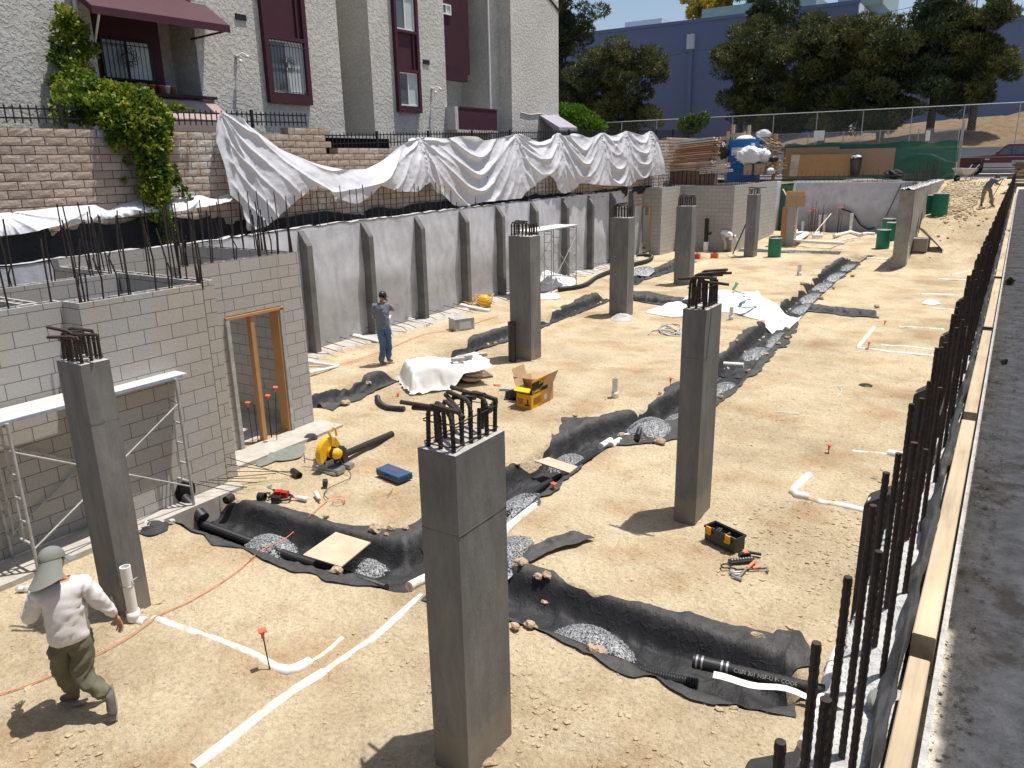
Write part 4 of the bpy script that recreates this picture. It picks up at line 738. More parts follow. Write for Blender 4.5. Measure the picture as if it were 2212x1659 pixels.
def tree(name,lab,base,h,shape,N_,size,mat,seed,tr=.2,group=None,crad=1.,cut=0.,trunk_top=None,nl=9):
    rg=np.random.default_rng(seed); T=thing(name,lab,'tree',base,group); b=MB(); bx_,by,bz=base; tp=trunk_top or h*.8
    lean=rg.uniform(-.4,.4,2); tr_p=[(bx_+lean[0]*t*t,by+lean[1]*t*t,bz-.3+(tp+.3)*t) for t in np.linspace(0,1,7)]; b.tube(tr_p,[tr*(1-.75*t) for t in np.linspace(0,1,7)],7)
    cl=[]
    for (x,y,z,rx,ry,rz,n) in shape:
        for i in range(n):
            d=rg.normal(size=3); d/=np.linalg.norm(d); r=rg.random()**.4; c=(x+d[0]*rx*r,y+d[1]*ry*r,z+d[2]*rz*r); q=crad*rg.uniform(.55,1.25); cl.append((*c,q,q,q*.62))
    for i in range(nl):
        c=cl[rg.integers(len(cl))]; t=rg.uniform(.35,.9); s=np.array(tr_p[int(t*6)]); e=np.array(c[:3]); m=(s+e)/2+np.array([0,0,.2]); b.tube([tuple(s),tuple(m),tuple(e)],[tr*.35,tr*.25,tr*.1],5)
    b.build('trunk','bark',T); leaves('crown',cl,N_,size,mat,T,rg,aspect=.26); return T
Y0=67.
def hz(x,y): return float(hillz(np.array([float(x)]),np.array([float(y)]))[0]) if y>61.6 else 3.3
G_='pines along the slope in front of the blue warehouse'
tree('pine_tree','tall dark pine rising past the top of the picture beside the apartment end',(-37.5,67,4.6),19,[(-37.2,67,15,2.8,2.5,6.5,44),(-36.4,67,21,2.6,2.5,3,16),(-35.6,67,17,2.2,2,2.5,12),(-37,67,8.5,3,2.5,2.5,18)],26000,.32,'pine_dark',1,.35,G_)
tree('pine_tree','broad rounded olive-green pine standing alone left of the warehouse downpipe',(-31.5,65,4.6),11,[(-31.0,65,12.0,4.3,3,2.9,56),(-27.6,65,12.3,1.8,2,1.4,14),(-34,65,10.5,2.6,2,2.6,20),(-29.6,65,8.8,3.2,2,1.6,24),(-33,65,8.2,3,2,1.4,14)],36000,.30,'pine',2,.3,G_)
tree('pine_tree','low dark pine between the tall pine and the rounded pine',(-36.5,63.5,4.5),7,[(-36.0,63.5,8.2,2.8,2,2.6,26)],12000,.29,'pine_dark',3,.25,G_)
tree('pine_tree','leftmost pine of the dense row, its low skirt reaching toward the lumber pile',(-20,66,4.8),11,[(-19.4,66,12.9,3.0,2.5,2.2,40),(-18.6,66,9.6,2.9,2.3,2.4,34),(-16.8,66,11,2.8,2.5,2.8,26),(-17.5,65.5,7.6,3.2,2,1.4,20)],34000,.30,'pine',4,.3,G_)
tree('pine_tree','dark-topped tall pine behind the left part of the dense row',(-19,73,6),14,[(-19.5,73,17.2,2.6,2,1.8,20),(-18,73,14.6,3.,2,2,12)],9000,.32,'pine_dark',5,.3,G_)
tree('pine_tree','olive-gold pine in the middle of the dense row above the plywood sheets',(-13.5,66,5.5),11,[(-13.6,66,12.9,2.9,2.5,1.9,40),(-13.5,66,9.8,3.2,2.5,2.2,36),(-13.2,65.5,7.6,3,2,1.2,22)],34000,.30,'pine',6,.3,G_)
tree('pine_tree','wide pine of the dense row directly above the green screened fence',(-9.3,66,6),10,[(-9.6,66,12.6,2.7,2.5,2.,40),(-9.5,66,9.6,3.0,2.5,2.1,36),(-9,65.5,7.7,2.8,2,1.0,18)],32000,.30,'pine',7,.3,G_)
tree('pine_tree','tallest pine of the dense row with a peaked top beside the flagpole',(-6.1,67,6.5),14,[(-6.2,67,14.4,1.8,2,2.8,32),(-5.8,67,11.6,3.0,2.5,2.0,34),(-5.6,67,9.4,2.8,2.5,1.9,26)],30000,.30,'pine_dark',8,.3,G_)
tree('pine_tree','rightmost pine of the dense row, ragged arms against the sky above the parked vehicle',(-3.4,66,6.6),12,[(-3.6,66,12.8,1.4,1.6,2.1,24),(-2.5,66,14.2,.6,1,1.6,9),(-3.4,66,10.0,2.1,2,2.3,30),(-1.9,66,10.4,.9,1.2,1.,9)],22000,.29,'pine',9,.28,G_,.75)
tree('yellow_tree','yellow-leaved tree showing above the warehouse roofline',(-33,96,3),21,[(-33,96,22.5,3.6,3,1.6,26),(-28,96,22.3,2.2,2,1.2,8)],9000,.55,'yellow_leaf',12,.4)
tree('green_tree','dark green tree top behind the warehouse roof right of the yellow tree',(-24.5,94,3),21,[(-24.5,94,22.5,3.4,3,1.6,20)],8000,.5,'pine_dark',13,.4)
# bright hedge beside the apartments, low scrub
def bush(name,lab,cat,cl,N_,size,mat,seed):
    c=np.array(cl); T=thing(name,lab,cat,(c[:,0].mean(),c[:,1].mean(),c[:,2].min()-.5)); rg=np.random.default_rng(seed); b=MB(); base=Vector(T.location)
    for q in cl[:6]: b.tube([tuple(base),(q[0],q[1],q[2])],[.03,.012],4)
    b.build('stems','bark',T); leaves('foliage',cl,N_,size,mat,T,rg,.5,.6,.55); return T
P=[ony(px(0,2,a,b),40) for a,b in ((430,930),(520,920),(600,930),(680,980),(740,1030),(480,1010),(600,1010),(690,1060),(560,960))]
bush('hedge_bush','bright green rounded hedge bush right of the apartment building end','bush',[(p.x,p.y,p.z,.85,.8,.62) for p in P],9000,.16,'hedge',20)
P=[ony(px(0,2,a,b),60.5) for a,b in ((1480,1000),(1540,980),(1580,1010),(1510,1040),(1640,960))]
bush('scrub_bush','small straggly yellow-green scrub in front of the blue warehouse','bush',[(p.x,p.y,p.z,.5,.4,.6) for p in P],1400,.22,'weed',21)
# climbing vine
rgv=np.random.default_rng(30); cl=[]
for a,b,X,r in ((520,110,-17.3,.22),(560,180,-17.3,.25),(480,240,-17.35,.22),(600,280,-17.3,.28),(470,350,-17.35,.2),(620,400,-17.3,.3),(450,460,-17.4,.2),(560,520,-17.3,.28),(660,560,-17.2,.3),(480,640,-17.3,.2),(600,640,-17.1,.32),(700,690,-16.9,.34),(430,660,-17.4,.15),(660,240,-17.3,.2),(740,400,-17.2,.18),(540,760,-16.8,.34),(450,850,-16.7,.2),
 (640,780,-16.5,.36),(760,760,-16.4,.36),(860,780,-16.2,.36),(960,800,-16.1,.36),(1060,800,-16.0,.36),(1160,800,-15.9,.33),(560,880,-16.3,.3),(680,880,-16.2,.36),(800,880,-16.0,.38),(920,900,-15.9,.38),(1040,900,-15.8,.38),(1150,900,-15.75,.36),(1250,880,-15.75,.3),(1310,960,-15.7,.28),(480,960,-16.3,.2),(900,980,-15.75,.3),(1000,1000,-15.7,.34),(1100,1000,-15.65,.36),(1220,1000,-15.65,.36),(1330,1050,-15.7,.2),
 (960,1080,-15.7,.22),(1060,1090,-15.65,.3),(1170,1100,-15.6,.34),(1280,1110,-15.6,.28),(900,1130,-15.75,.15),(1150,1200,-15.6,.3),(1260,1200,-15.6,.3),(1340,1170,-15.65,.18),(1190,1290,-15.6,.3),(1290,1300,-15.6,.26),(1200,1390,-15.6,.3),(1310,1400,-15.6,.26),(1400,1380,-15.65,.14),(1200,1480,-15.6,.28),(1290,1490,-15.6,.26),(1430,1470,-15.65,.13),(1480,1540,-15.65,.1),(1530,1585,-15.65,.07),(1240,1570,-15.6,.26),(1320,1580,-15.6,.22),(1020,1300,-15.8,.09),(950,1200,-15.8,.1),(1000,1450,-15.8,.06),(1400,860,-15.7,.12),(1470,870,-15.7,.09),(1560,880,-15.7,.05)):
    p=onx(px(0,0,a,b),X); cl.append((p.x,p.y,p.z,r*.75,r*.88,r*.92))
for a,b,r in ((1200,30,.26),(1280,90,.25),(1230,180,.22),(1320,230,.2),(1360,330,.17),(1350,420,.14)):
    p=onx(px(1,0,a,b),-15.55); cl.append((p.x,p.y,p.z,r*.7,r,r))
T=thing('climbing_vine','leafy green vine climbing the apartment wall and spilling over the block wall fence','vine',(-15.9,11,4)); b=MB()
pts=[cl[k][:3] for k in range(0,len(cl),2)]
for k in range(len(pts)-1):
    if np.linalg.norm(np.array(pts[k])-np.array(pts[k+1]))<1.0: b.tube([pts[k],pts[k+1]],.012,4)
b.build('stems','bark',T); leaves('foliage',cl,15000,.095,'vine',T,rgv,.35,.1,.8,1)
# ================================================================ BEYOND THE PIT
A=lambda a,b:pq(2500,450,.3617,a,b)      # far left debris view
Bq=lambda a,b:pq(3100,450,.5516,a,b)     # far middle view
Cq=lambda a,b:pq(3600,500,.2411,a,b)     # far right view
def rY(f,a0,b0,a1,b1,Y): p=ony(f(a0,b0),Y); q=ony(f(a1,b1),Y); return min(p.x,q.x),max(p.x,q.x),min(p.z,q.z),max(p.z,q.z)
def ground_at(p,z=0.):
    for i in range(60):
        P=onz(p,z); z2=gzs(P.x,P.y); z=z*.8+.2*z2
    return onz(p,z)
# warehouse
T=thing('blue_warehouse','huge windowless slate-blue warehouse closing the view beyond the street','warehouse',(-40,90,3))
b=MB(); b.bx(-110,-14.6,82,125,2,18.3); b.build('front_block','blue_wall',T); b=MB(); b.bx(-14.58,-14.5,82.02,125,2,18.2); b.build('side_wall','white_wall',T)
b=MB(); b.bx(-110,-14.4,81.93,82.0,18.1,18.42); b.build('parapet_cap','blue_wall',T)
b=MB(); b.bx(-14.45,60,87,125,2,16.2); b.bx(-14.45,60,86.9,86.98,16.0,16.35); b.build('low_block','blue_wall',T)
b=MB(); b.bx(-30.5,-19,85,92,18.35,19.8); b.build('roof_parapet','green_trim',T); b=MB(); b.bx(-17,-13,85,95,18.35,20.4); b.build('roof_unit','green_trim',T); b=MB(); b.bx(-41.6,-37,90,96,18.35,20.3); b.build('roof_unit','white_wall',T)
b=MB(); b.bx(-30.55,-30.15,81.75,82,5,16.3); b.build('downpipe','blue_wall',T); b=MB(); b.bx(-30.75,-30.0,81.6,82,15.6,17.0); b.build('rain_head','white_wall',T); b=MB(); b.lathe((-2.2,88,16.2),[(0,0),(.25,0),(.25,.7),(.5,.75),(.5,.95),(0,1)],10); b.build('roof_vent','blue_wall',T)
b=MB(); b.bx(-39,-33.5,81.8,82,5.4,6.9); b.bx(-33,-28,81.8,82,5.4,6.9); b.build('pale_panel','grey_wall',T)
T=thing('flagpole','tall thin flagpole with a red and white flag behind the pines','flagpole',(-5.3,85,3)); b=MB(); b.tube([(-5.3,85,3),(-5.3,85,24)],.07,6); b.build('pole','galv',T)
b=MB(); xs=np.linspace(0,1,8); X,Z=np.meshgrid(xs,np.linspace(0,.8,4),indexing='ij'); b.grid(-5.35-1.0*X,85+.1*np.sin(X*6),18.4-Z*.8-.7*X); b.build('flag','white_paint',T); b=MB(); b.grid(-5.75-.5*X,84.97+.1*np.sin(X*3),18.0-.3*Z*.8-.45*X); b.build('flag_panel','red_plastic',T)
# chain link
def chain(name,lab,x0,x1,y,z0,z1,zb,step=.14,wr=.006,posts=3.0,screen=None,slope=0,y1=None):
    y1=y if y1 is None else y1; T=thing(name,lab,'fence',(x0,y,z0)); H=z1-z0; L_=x1-x0; V=[];F=[];n=0
    yy=lambda x:y+(y1-y)*(x-x0)/L_
    k=int((L_+H)/step)
    for i in range(k):
        for sgn in (1,-1):
            s0=i*step-(H if sgn>0 else 0); a,e=s0,s0+H
            if sgn<0: a,e=s0,s0-H
            t0,t1=0.,1.
            lo,hi=min(a,e),max(a,e)
            if hi<0 or lo>L_: continue
            pts=[]
            for t in (0.,1.):
                xx=a+(e-a)*t; pts.append([xx,z0+H*t])
            (xa,za),(xb,zb_)=pts
            def clipx(xa,za,xb,zb_,X): t=(X-xa)/(xb-xa); return X,za+(zb_-za)*t
            if xa<0: xa,za=clipx(xa,za,xb,zb_,0)
            if xb<0: xb,zb_=clipx(xa,za,xb,zb_,0)
            if xa>L_: xa,za=clipx(xa,za,xb,zb_,L_)
            if xb>L_: xb,zb_=clipx(xa,za,xb,zb_,L_)
            X0,X1=x0+xa,x0+xb
            for (dx,dz,dy) in ((wr,wr,0),): 
                V+=[(X0-dx,yy(X0),za),(X0+dx,yy(X0)-wr,za),(X1+dx,yy(X1)-wr,zb_),(X1-dx,yy(X1),zb_)]; F.append((n,n+1,n+2,n+3)); n+=4
    raw('mesh',V,F,'galv',T)
    b=MB(); b.tube([(x0,y,z1),(x1,y1,z1)],.028 if wr<.005 else .008,6); b.build('top_rail','pale_metal' if wr<.005 else 'galv',T)
    m=int(L_/posts)
    for i in range(m+1): x=x0+L_*i/m; b=MB(); b.tube([(x,yy(x),zb),(x,yy(x),z1+.05)],.032,6); b.build('post','galv',T)
    return T
chain('chain_link_fence','tall chain-link fence with bright top rail on the wall across the street',-44,2.5,61.45,5.1,7.8,5.05,.20,.003)
T=chain('chain_link_fence','nearer chain-link fence lined with green mesh at the head of the pit',-16.0,-3.35,53.6,3.25,6.15,3.0,.13,.010,2.1)
b=MB(); xs=np.linspace(-13.2,-3.35,90); zs=np.linspace(0,1,14); X,Zt=np.meshgrid(xs,zs,indexing='ij'); topz=5.50+.10*vnoise(X*1.1,X*0)-.12*np.abs(np.sin(X*1.5)); b.grid(X,53.53+.05*fbm(X*2,Zt*3,3),3.2+(topz-3.2)*Zt,flip=False)
ys=np.linspace(53.5,54.6,6); Y,Z2=np.meshgrid(ys,zs,indexing='ij'); b.grid(-3.34+.05*fbm(Y*3,Z2*3,3),Y,3.2+2.35*Z2); b.build('green_screen','screen_green',T)
x0,x1,z0,z1=rY(Bq,285,133,355,203,53.4); b=MB(); b.bx(x0,x1,53.36,53.4,z0,z1); one(b,'sign_board','white_paint','blank white square board hung on the chain-link above the green mesh','sign board')
x0,x1,z0,z1=rY(Bq,1098,130,1120,205,53.4); b=MB(); b.bx(x0,x1,53.36,53.4,z0,z1); one(b,'sign_board','white_paint','narrow white board on the chain-link near the fence corner','sign board')
p=[ony(Bq(*q),53.3) for q in ((643,196),(643,158),(727,158))]; b=MB(); b.tube([tuple(q) for q in p],.035,6); one(b,'bent_pipe','pale_metal','bent pale pipe showing above the green mesh','pipe')
b=MB(); b.bx(-3.28,-3.16,54.55,54.67,3.2,6.6); one(b,'timber_post','galv','grey timber post at the street corner of the green screened fence','post')
# overhead wires
for i,(P,Q) in enumerate((((-50,64,12.5),(12,50,15.2)),((-60,70,26),(-10,60,29)))):
    P,Q=np.array(P,float),np.array(Q,float); b=MB(); b.tube([tuple(P+(Q-P)*t-np.array([0,0,1.6*4*t*(1-t)])) for t in np.linspace(0,1,24)],.014,4); one(b,'overhead_wire','black_plastic',['single overhead wire crossing in front of the pines','high overhead wire near the top of the sky by the apartment roof'][i],'wire')
# ---------------------------------------------------------------- vehicles
def vehicle(name,lab,cat,loc,prof,win,sills,Wd,wheels,rw,body,lower=None,roof=None,extra=None,flip=1):
    T=thing(name,lab,cat,loc); x0,y0,z0=loc; nY=9
    def pt(x,y,z): return (x0+x,y0+y,z0+z)
    b=MB(); ys=[0,.03,.12,Wd/2,Wd-.12,Wd-.03,Wd]; n=len(prof); V=[]
    for y in ys:
        e=min(y,Wd-y); ins=.05*(1-min(1,e/.12)); 
        cx=sum(p[0] for p in prof)/n; cz=.9
        for (x,z) in prof:
            up=max(0,(z-1.1)/.7); yy=y+(Wd/2-y)*.16*up; V.append(pt(x+(cx-x)*ins*.4,yy,z+(cz-z)*ins*.8))
    F=[]; m=len(ys)
    for j in range(m-1):
        for i in range(n): F.append((j*n+i,j*n+(i+1)%n,(j+1)*n+(i+1)%n,(j+1)*n+i))
    F.append(tuple(range(n))[::-1]); F.append(tuple((m-1)*n+i for i in range(n))); b.add(V,F); B=b.build('body',body,T)
    for w_ in win:
        for side in (0,1):
            b=MB(); Q=[]
            for (x,z) in w_:
                up=max(0,(z-1.1)/.7); yy=(Wd/2)*.16*up+.002; yy=yy if side==0 else Wd-yy; 
                Q.append((x,yy,z))
            o=-.012 if side==0 else .012
            b.add([pt(q[0],q[1]+o,q[2]) for q in Q]+[pt(q[0],q[1]-o,q[2]) for q in Q],[tuple(range(len(Q))),tuple(range(len(Q),2*len(Q)))[::-1]]+[(i,(i+1)%len(Q),len(Q)+(i+1)%len(Q),len(Q)+i) for i in range(len(Q))]); b.build('window','glass',T)
    for wx in wheels:
        for side in (0,1):
            yc=.02 if side==0 else Wd-.24; m_=Matrix.Translation(pt(wx,yc,rw))@Matrix.Rotation(-math.pi/2,4,'X')
            b=MB(); b.lathe((0,0,0),[(rw*.6,.0),(rw*.93,.0),(rw,.04),(rw,.18),(rw*.93,.22),(rw*.6,.22),(rw*.6,0)],28,m_); Wh=b.build('wheel','tyre',T)
            b=MB(); b.lathe((0,0,0),[(0,.05),(rw*.2,.03),(rw*.22,.06),(rw*.5,.07),(rw*.58,.02),(rw*.62,.0),(rw*.62,.2),(0,.2)],20,m_)
            for k in range(5): a=k*1.2566; b.add([tuple(m_@Vector((math.cos(a+d)*r,math.sin(a+d)*r,z))) for d,r,z in ((-.25,rw*.2,.02),(.25,rw*.2,.02),(.12,rw*.58,.02),(-.12,rw*.58,.02),(-.25,rw*.2,.05),(.25,rw*.2,.05),(.12,rw*.58,.05),(-.12,rw*.58,.05))],[(0,1,2,3),(7,6,5,4),(0,4,5,1),(1,5,6,2),(2,6,7,3),(3,7,4,0)])
            b.build('rim','pale_metal',Wh)
            b=MB(); b.lathe((0,0,0),[(rw*1.02,-.02),(rw*1.22,-.02),(rw*1.24,.03),(rw*1.24,.3),(rw*1.02,.3)],28,m_); 
            V=np.concatenate(b.v); keep=[f for f in b.f if all(V[i][2]>z0+rw*.9 for i in f)]; b.f=keep; b.sm=[False]*len(keep); b.build('wheel_arch','black_plastic',T)
    return T,pt
p=ony(Cq(1205,810),57.6); L0=p.x-1.0
T,pt=vehicle('parked_suv','boxy maroon off-road vehicle with silver lower panels parked facing left across the street','car',(L0,57.6,3.36),
 [(.12,.50),(.0,.78),(.04,1.0),(.18,1.10),(2.02,1.24),(2.55,1.80),(2.75,1.86),(4.6,1.86),(4.75,1.25),(4.78,.5),(1.6,.42)],
 [[(2.20,1.27),(2.62,1.74),(2.86,1.76),(2.86,1.27)],[(2.93,1.27),(2.93,1.76),(3.52,1.76),(3.52,1.27)],[(3.66,1.27),(3.66,1.75),(4.5,1.75),(4.6,1.27)]],None,1.75,(1.02,3.75),.44,'car_maroon')
def pb(nm,mat,a): b=MB(); q=pt(a[0],a[2],a[4]); r=pt(a[1],a[3],a[5]); b.bx(q[0],r[0],q[1],r[1],q[2],r[2]); b.build(nm,mat,T)
pb('lower_panel','car_silver',(1.52,3.2,-.015,.02,.50,.76)); pb('lower_panel','car_silver',(4.3,4.78,-.015,.02,.50,.76)); pb('sill','chrome',(1.5,3.25,-.03,.05,.38,.45)); pb('side_trim','car_silver',(.25,4.75,-.012,.02,1.10,1.125)); pb('roof_panel','white_paint',(2.66,4.6,.2,1.55,1.86,1.90))
pb('front_bumper','chrome',(-.16,.1,.05,1.7,.42,.62)); pb('grille','chrome',(-.02,.06,.3,1.45,.70,.98)); pb('headlight','glass',(-.03,.07,.12,.32,.78,.98)); pb('headlight','glass',(-.03,.07,1.43,1.63,.78,.98)); pb('turn_signal','amber',(.02,.16,-.012,.05,.80,.93)); pb('door_mirror','car_maroon',(2.1,2.25,-.18,-.01,1.25,1.42)); pb('badge','chrome',(1.55,1.8,-.012,.0,.95,1.02)); pb('rear_bumper','chrome',(4.7,4.86,.05,1.7,.42,.62))
p=ony(Bq(850,460),56.2); q=ony(Bq(1215,460),56.2); Lc=q.x-p.x
T,pt=vehicle('parked_car','silver-grey low sedan seen dimly through the green mesh fence','car',(p.x-1.1,55.4,3.31),
 [(.05,.35),(.0,.65),(.25,.82),(1.2,.92),(2.0,1.38),(2.5,1.45),(3.2,1.42),(4.1,.98),(4.65,.88),(4.72,.4),(2,.30)],
 [[(1.45,.95),(2.05,1.32),(2.5,1.36),(2.5,.95)],[(2.58,.95),(2.58,1.36),(3.15,1.34),(3.75,.97)]],None,1.7,(.85,3.75),.31,'car_silver')
mk_wood('wet_board',(.36,.20,.12),True)
# ---------------------------------------------------------------- lumber, toilet, bags, sheets
def lumber_pile():
    rg=random.Random(40); T=thing('lumber_stack','big loose stack of reddish and pale boards left of the blue portable toilet','lumber',(-14.5,40.8,3.3))
    x0,x1,z0,z1=-15.75,-13.4,4,5.8
    for i in range(60):
        r_=i//4; zz=4.12+r_*.105; L_=rg.uniform(2.0,2.3); xa=x0+rg.uniform(0,.16)+.10*(r_//5); y=40.15+(i%4)*.26; tl=.06+.012*(r_//5)+rg.uniform(-.006,.006)
        b=MB(); b.cbx((xa+L_/2,y,zz+.05),(L_,.245,.075 if r_%3 else .05),ry=-tl,rz=rg.uniform(-.012,.012)); b.build('board',rg.choice(['wet_board','wet_board','orange_ply','lumber_x']) if r_<10 else rg.choice(['wet_board','lumber_x','plank']),T)
    for i in range(14): b=MB(); L_=rg.uniform(1.3,1.7); b.cbx((x0+1.55+L_/2-.1*(i//5)*0+rg.uniform(-.15,.15),40.15+(i%3)*.1,4.02+(i//3)*.085),(L_,.22,.05),ry=-.06); b.build('board','plank',T)
    for i in range(10): b=MB(); x=x0+.1+i*.24; b.cbx((x,40.5,3.75),(.2,.75,.72)); b.build('support','tan_dark',T)
lumber_pile()
T=thing('portable_toilet','blue portable toilet with pale roof half hidden behind a white sack','toilet',(-9.6,51.8,3.2)); x0,x1,z0,z1=rY(A,1150,255,1440,650,51.7)
b=MB(); b.bx(x0,x1,51.7,52.9,3.15,z1-.28); b.build('cabin','portable_blue',T)
b=MB(); b.lathe(((x0+x1)/2,52.3,z1-.27),[(0,.26),(.35,.24),(.62,.14),(.80,.0),(0,0)],4,Matrix.Translation(((x0+x1)/2,52.3,z1-.27))@Matrix.Rotation(math.pi/4,4,'Z')); b.build('roof','white_paint',T)
for k in range(3): b=MB(); b.bx(x0+.30+k*.28,x0+.34+k*.28,51.67,51.70,3.3,z1-.5); b.build('door_rib','portable_blue',T)
def text(s_,size,loc,rot,mat,parent=None,ext=.002,name='lettering'):
    cu=bpy.data.curves.new(name,'FONT'); cu.body=s_; cu.size=size; cu.extrude=ext; cu.align_x='LEFT'; ob=bpy.data.objects.new(name,cu); COL.objects.link(ob)
    bpy.context.view_layer.update(); me=bpy.data.meshes.new_from_object(ob); bpy.data.objects.remove(ob); me.materials.clear(); me.materials.append(M[mat]); o=bpy.data.objects.new(name,me); COL.objects.link(o)
    off=Vector((0,0,0))
    if parent is not None:
        r=parent
        while r.parent: r=r.parent
        off=Vector(r.location); o.parent=parent
    mt=rot.to_matrix().to_4x4() if hasattr(rot,'to_matrix') else rot.to_4x4(); me.transform(mt); me.transform(Matrix.Translation(Vector(loc)-off)); return o
from mathutils import Euler
mk('ink_blue',(.03,.04,.16),.6,.05,3,10,0); mk('ink_red',(.45,.03,.03),.6,.05,3,10,0); mk('ink_yellow',(.85,.55,.02),.6,.05,3,10,0); mk('ink_black',(.01,.01,.01),.6,.05,3,10,0); mk('ink_white',(.75,.75,.75),.6,.05,3,10,0)
sx0,sx1,sz0,sz1=rY(A,1180,390,1300,472,51.66); b=MB(); b.bx(sx0,sx1,51.665,51.69,sz0,sz1); sg=b.build('company_sign','white_paint',T)
text('NATIO',.135,(sx0+.03,51.66,sz1-.13),Euler((math.pi/2,0,0)),'ink_blue',sg); text('PORTABLE TOILETS',.035,(sx0+.06,51.66,sz0+.11),Euler((math.pi/2,0,0)),'ink_blue',sg); text('800 222',.07,(sx0+.1,51.66,sz0+.03),Euler((math.pi/2,0,0)),'ink_red',sg)
sx0,sx1,sz0,sz1=rY(A,1398,335,1436,382,51.66); b=MB(); b.bx(sx0,sx1,51.665,51.69,sz0,sz1); b.build('notice','white_paint',T)
def sackY(lab,a0,b0,a1,b1,Y,mat,seed,name='sack',cat='bag',f=A,dy=.4,rough=.07,sub=3):
    x0,x1,z0,z1=rY(f,a0,b0,a1,b1,Y); b=MB(); b.blob(((x0+x1)/2,Y,(z0+z1)/2),((x1-x0)*.44,dy,(z1-z0)*.44),seed,sub+1,rough,ridge=.25); return one(b,name,mat,lab,cat)
sackY('shiny black garbage bag standing between the lumber stack and the blue toilet',1030,325,1150,520,51.5,'black_plastic',50,'garbage_bag')
sackY('big bulging white woven sack with green stripes in front of the blue toilet',1215,372,1560,585,51.0,'sack',51,'sack')
sackY('smaller crumpled white sack with green stripe right of the big white sack',1440,395,1610,560,51.15,'sack',52,'sack')
sackY('clear plastic trash bag lying on top of the scrap wood heap',1445,185,1615,300,53.0,'clear_plastic',53,'trash_bag')
sackY('white sack slumped low at the left end of the plywood sheets',1565,600,1665,690,50.95,'sack',54,'sack')
sackY('black garbage bag sagging beside the scrap wood, right of the white sacks',1600,470,1700,560,51.3,'black_plastic',55,'garbage_bag')
for i,(a0,b0,a1,b1,l) in enumerate(((1260,505,1500,508,''),(1480,455,1560,465,''),(1490,540,1530,575,''))):
    x0,x1,z0,z1=rY(A,a0,b0,a1,b1,50.55)
def box_open(name,lab,c,size,rz,mat,flaps=True,cat='box',th=.012,parent_parts=True):
    T=thing(name,lab,cat,c); Rm=Matrix.Translation(c)@Matrix.Rotation(rz,4,'Z'); w_,d_,h_=size; b=MB()
    for a in ((-w_/2,w_/2,-d_/2,-d_/2+th,0,h_),(-w_/2,w_/2,d_/2-th,d_/2,0,h_),(-w_/2,-w_/2+th,-d_/2+th,d_/2-th,0,h_),(w_/2-th,w_/2,-d_/2+th,d_/2-th,0,h_),(-w_/2+th,w_/2-th,-d_/2+th,d_/2-th,0,th)): b.bx(*a,Rm)
    b.build('carton',mat,T)
    if flaps:
        for k,(ang,L_,Wd) in enumerate(((0,d_*.5,w_),(math.pi/2,w_*.45,d_),(math.pi,d_*.5,w_),(-math.pi/2,w_*.45,d_))):
            dist=(d_/2 if k%2==0 else w_/2); m_=Rm@Matrix.Rotation(ang,4,'Z')@Matrix.Translation((0,-dist,h_))@Matrix.Rotation([-1.15,-.5,-1.25,-1.0][k],4,'X'); b=MB(); b.bx(-Wd/2+.005,Wd/2-.005,-L_,0,0,.006,m_); b.build('flap','cardboard' if k!=0 or mat=='cardboard' else mat,T)
    return T,Rm
x0,x1,z0,z1=rY(A,990,590,1145,660,50.9); box_open('cardboard_box','open cardboard box on the wall head below the black garbage bag',((x0+x1)/2,50.9,z0),(x1-x0,.4,z1-z0),0,'cardboard')
x0,x1,z0,z1=rY(A,1320,575,1400,690,50.9); box_open('cardboard_box','tall brown carton under the big white sack',((x0+x1)/2,50.95,z0),(x1-x0,.4,z1-z0),.1,'cardboard',False)
x0,x1,z0,z1=rY(A,1440,570,1545,690,50.9); box_open('cardboard_box','brown carton leaning beside the dark gap under the white sacks',((x0+x1)/2,51.0,z0),(x1-x0,.4,z1-z0),-.15,'cardboard',False)
# scrap timber heaps
def scrap(name,lab,a0,b0,a1,b1,Y,n,seed,mats,Lr=(.5,1.3)):
    rg=random.Random(seed); x0,x1,z0,z1=rY(A,a0,b0,a1,b1,Y); T=thing(name,lab,'scrap wood',((x0+x1)/2,Y,z0))
    for i in range(n):
        t=rg.random()**1.2; z=z0+(z1-z0)*t; x=(x0+x1)/2+(rg.random()-.5)*(x1-x0)*(1-.45*t); L_=rg.uniform(*Lr); b=MB(); b.cbx((x,Y+rg.uniform(-.5,.5),z),(L_,rg.choice([.09,.14,.04]),.04),rz=rg.uniform(-.9,.9),ry=rg.uniform(-.5,.5)); b.build('offcut',rg.choice(mats),T)
    return T
scrap('scrap_wood','tangled heap of timber offcuts right of the blue toilet',1430,270,1730,560,52.6,70,60,['lumber_x','plank_x','tan_dark','plank'])
scrap('scrap_wood','low litter of broken boards between the sacks and the plywood sheets',1580,500,1760,690,51.3,40,61,['lumber_x','plank_x','orange_ply','tan_dark'],(.3,.8))
T=thing('sawhorse_stack','upright timber frame standing behind the blue toilet','frame',(-11,53,3.2)); 
for a in ((1185,135,1207,270),(1362,140,1384,260),(1130,210,1150,300),(1318,210,1335,250)): x0,x1,z0,z1=rY(A,*a,53.0); b=MB(); b.bx(x0,x1,52.9,53.1,3.2,z1); b.build('upright','lumber',T)
for a in ((1150,245,1390,262),(1035,268,1140,285),(1035,290,1150,305),(1190,230,1320,243)): x0,x1,z0,z1=rY(A,*a,52.8); b=MB(); b.bx(x0,x1,52.7,52.85,z0,z1); b.build('rail','plank_x',T)
x0,x1,z0,z1=rY(A,1655,235,1680,385,52.6); b=MB(); b.bx(x0,x1,52.55,52.65,3.2,z1); one(b,'timber_post','lumber_x','short timber post at the right end of the scrap heap','post')
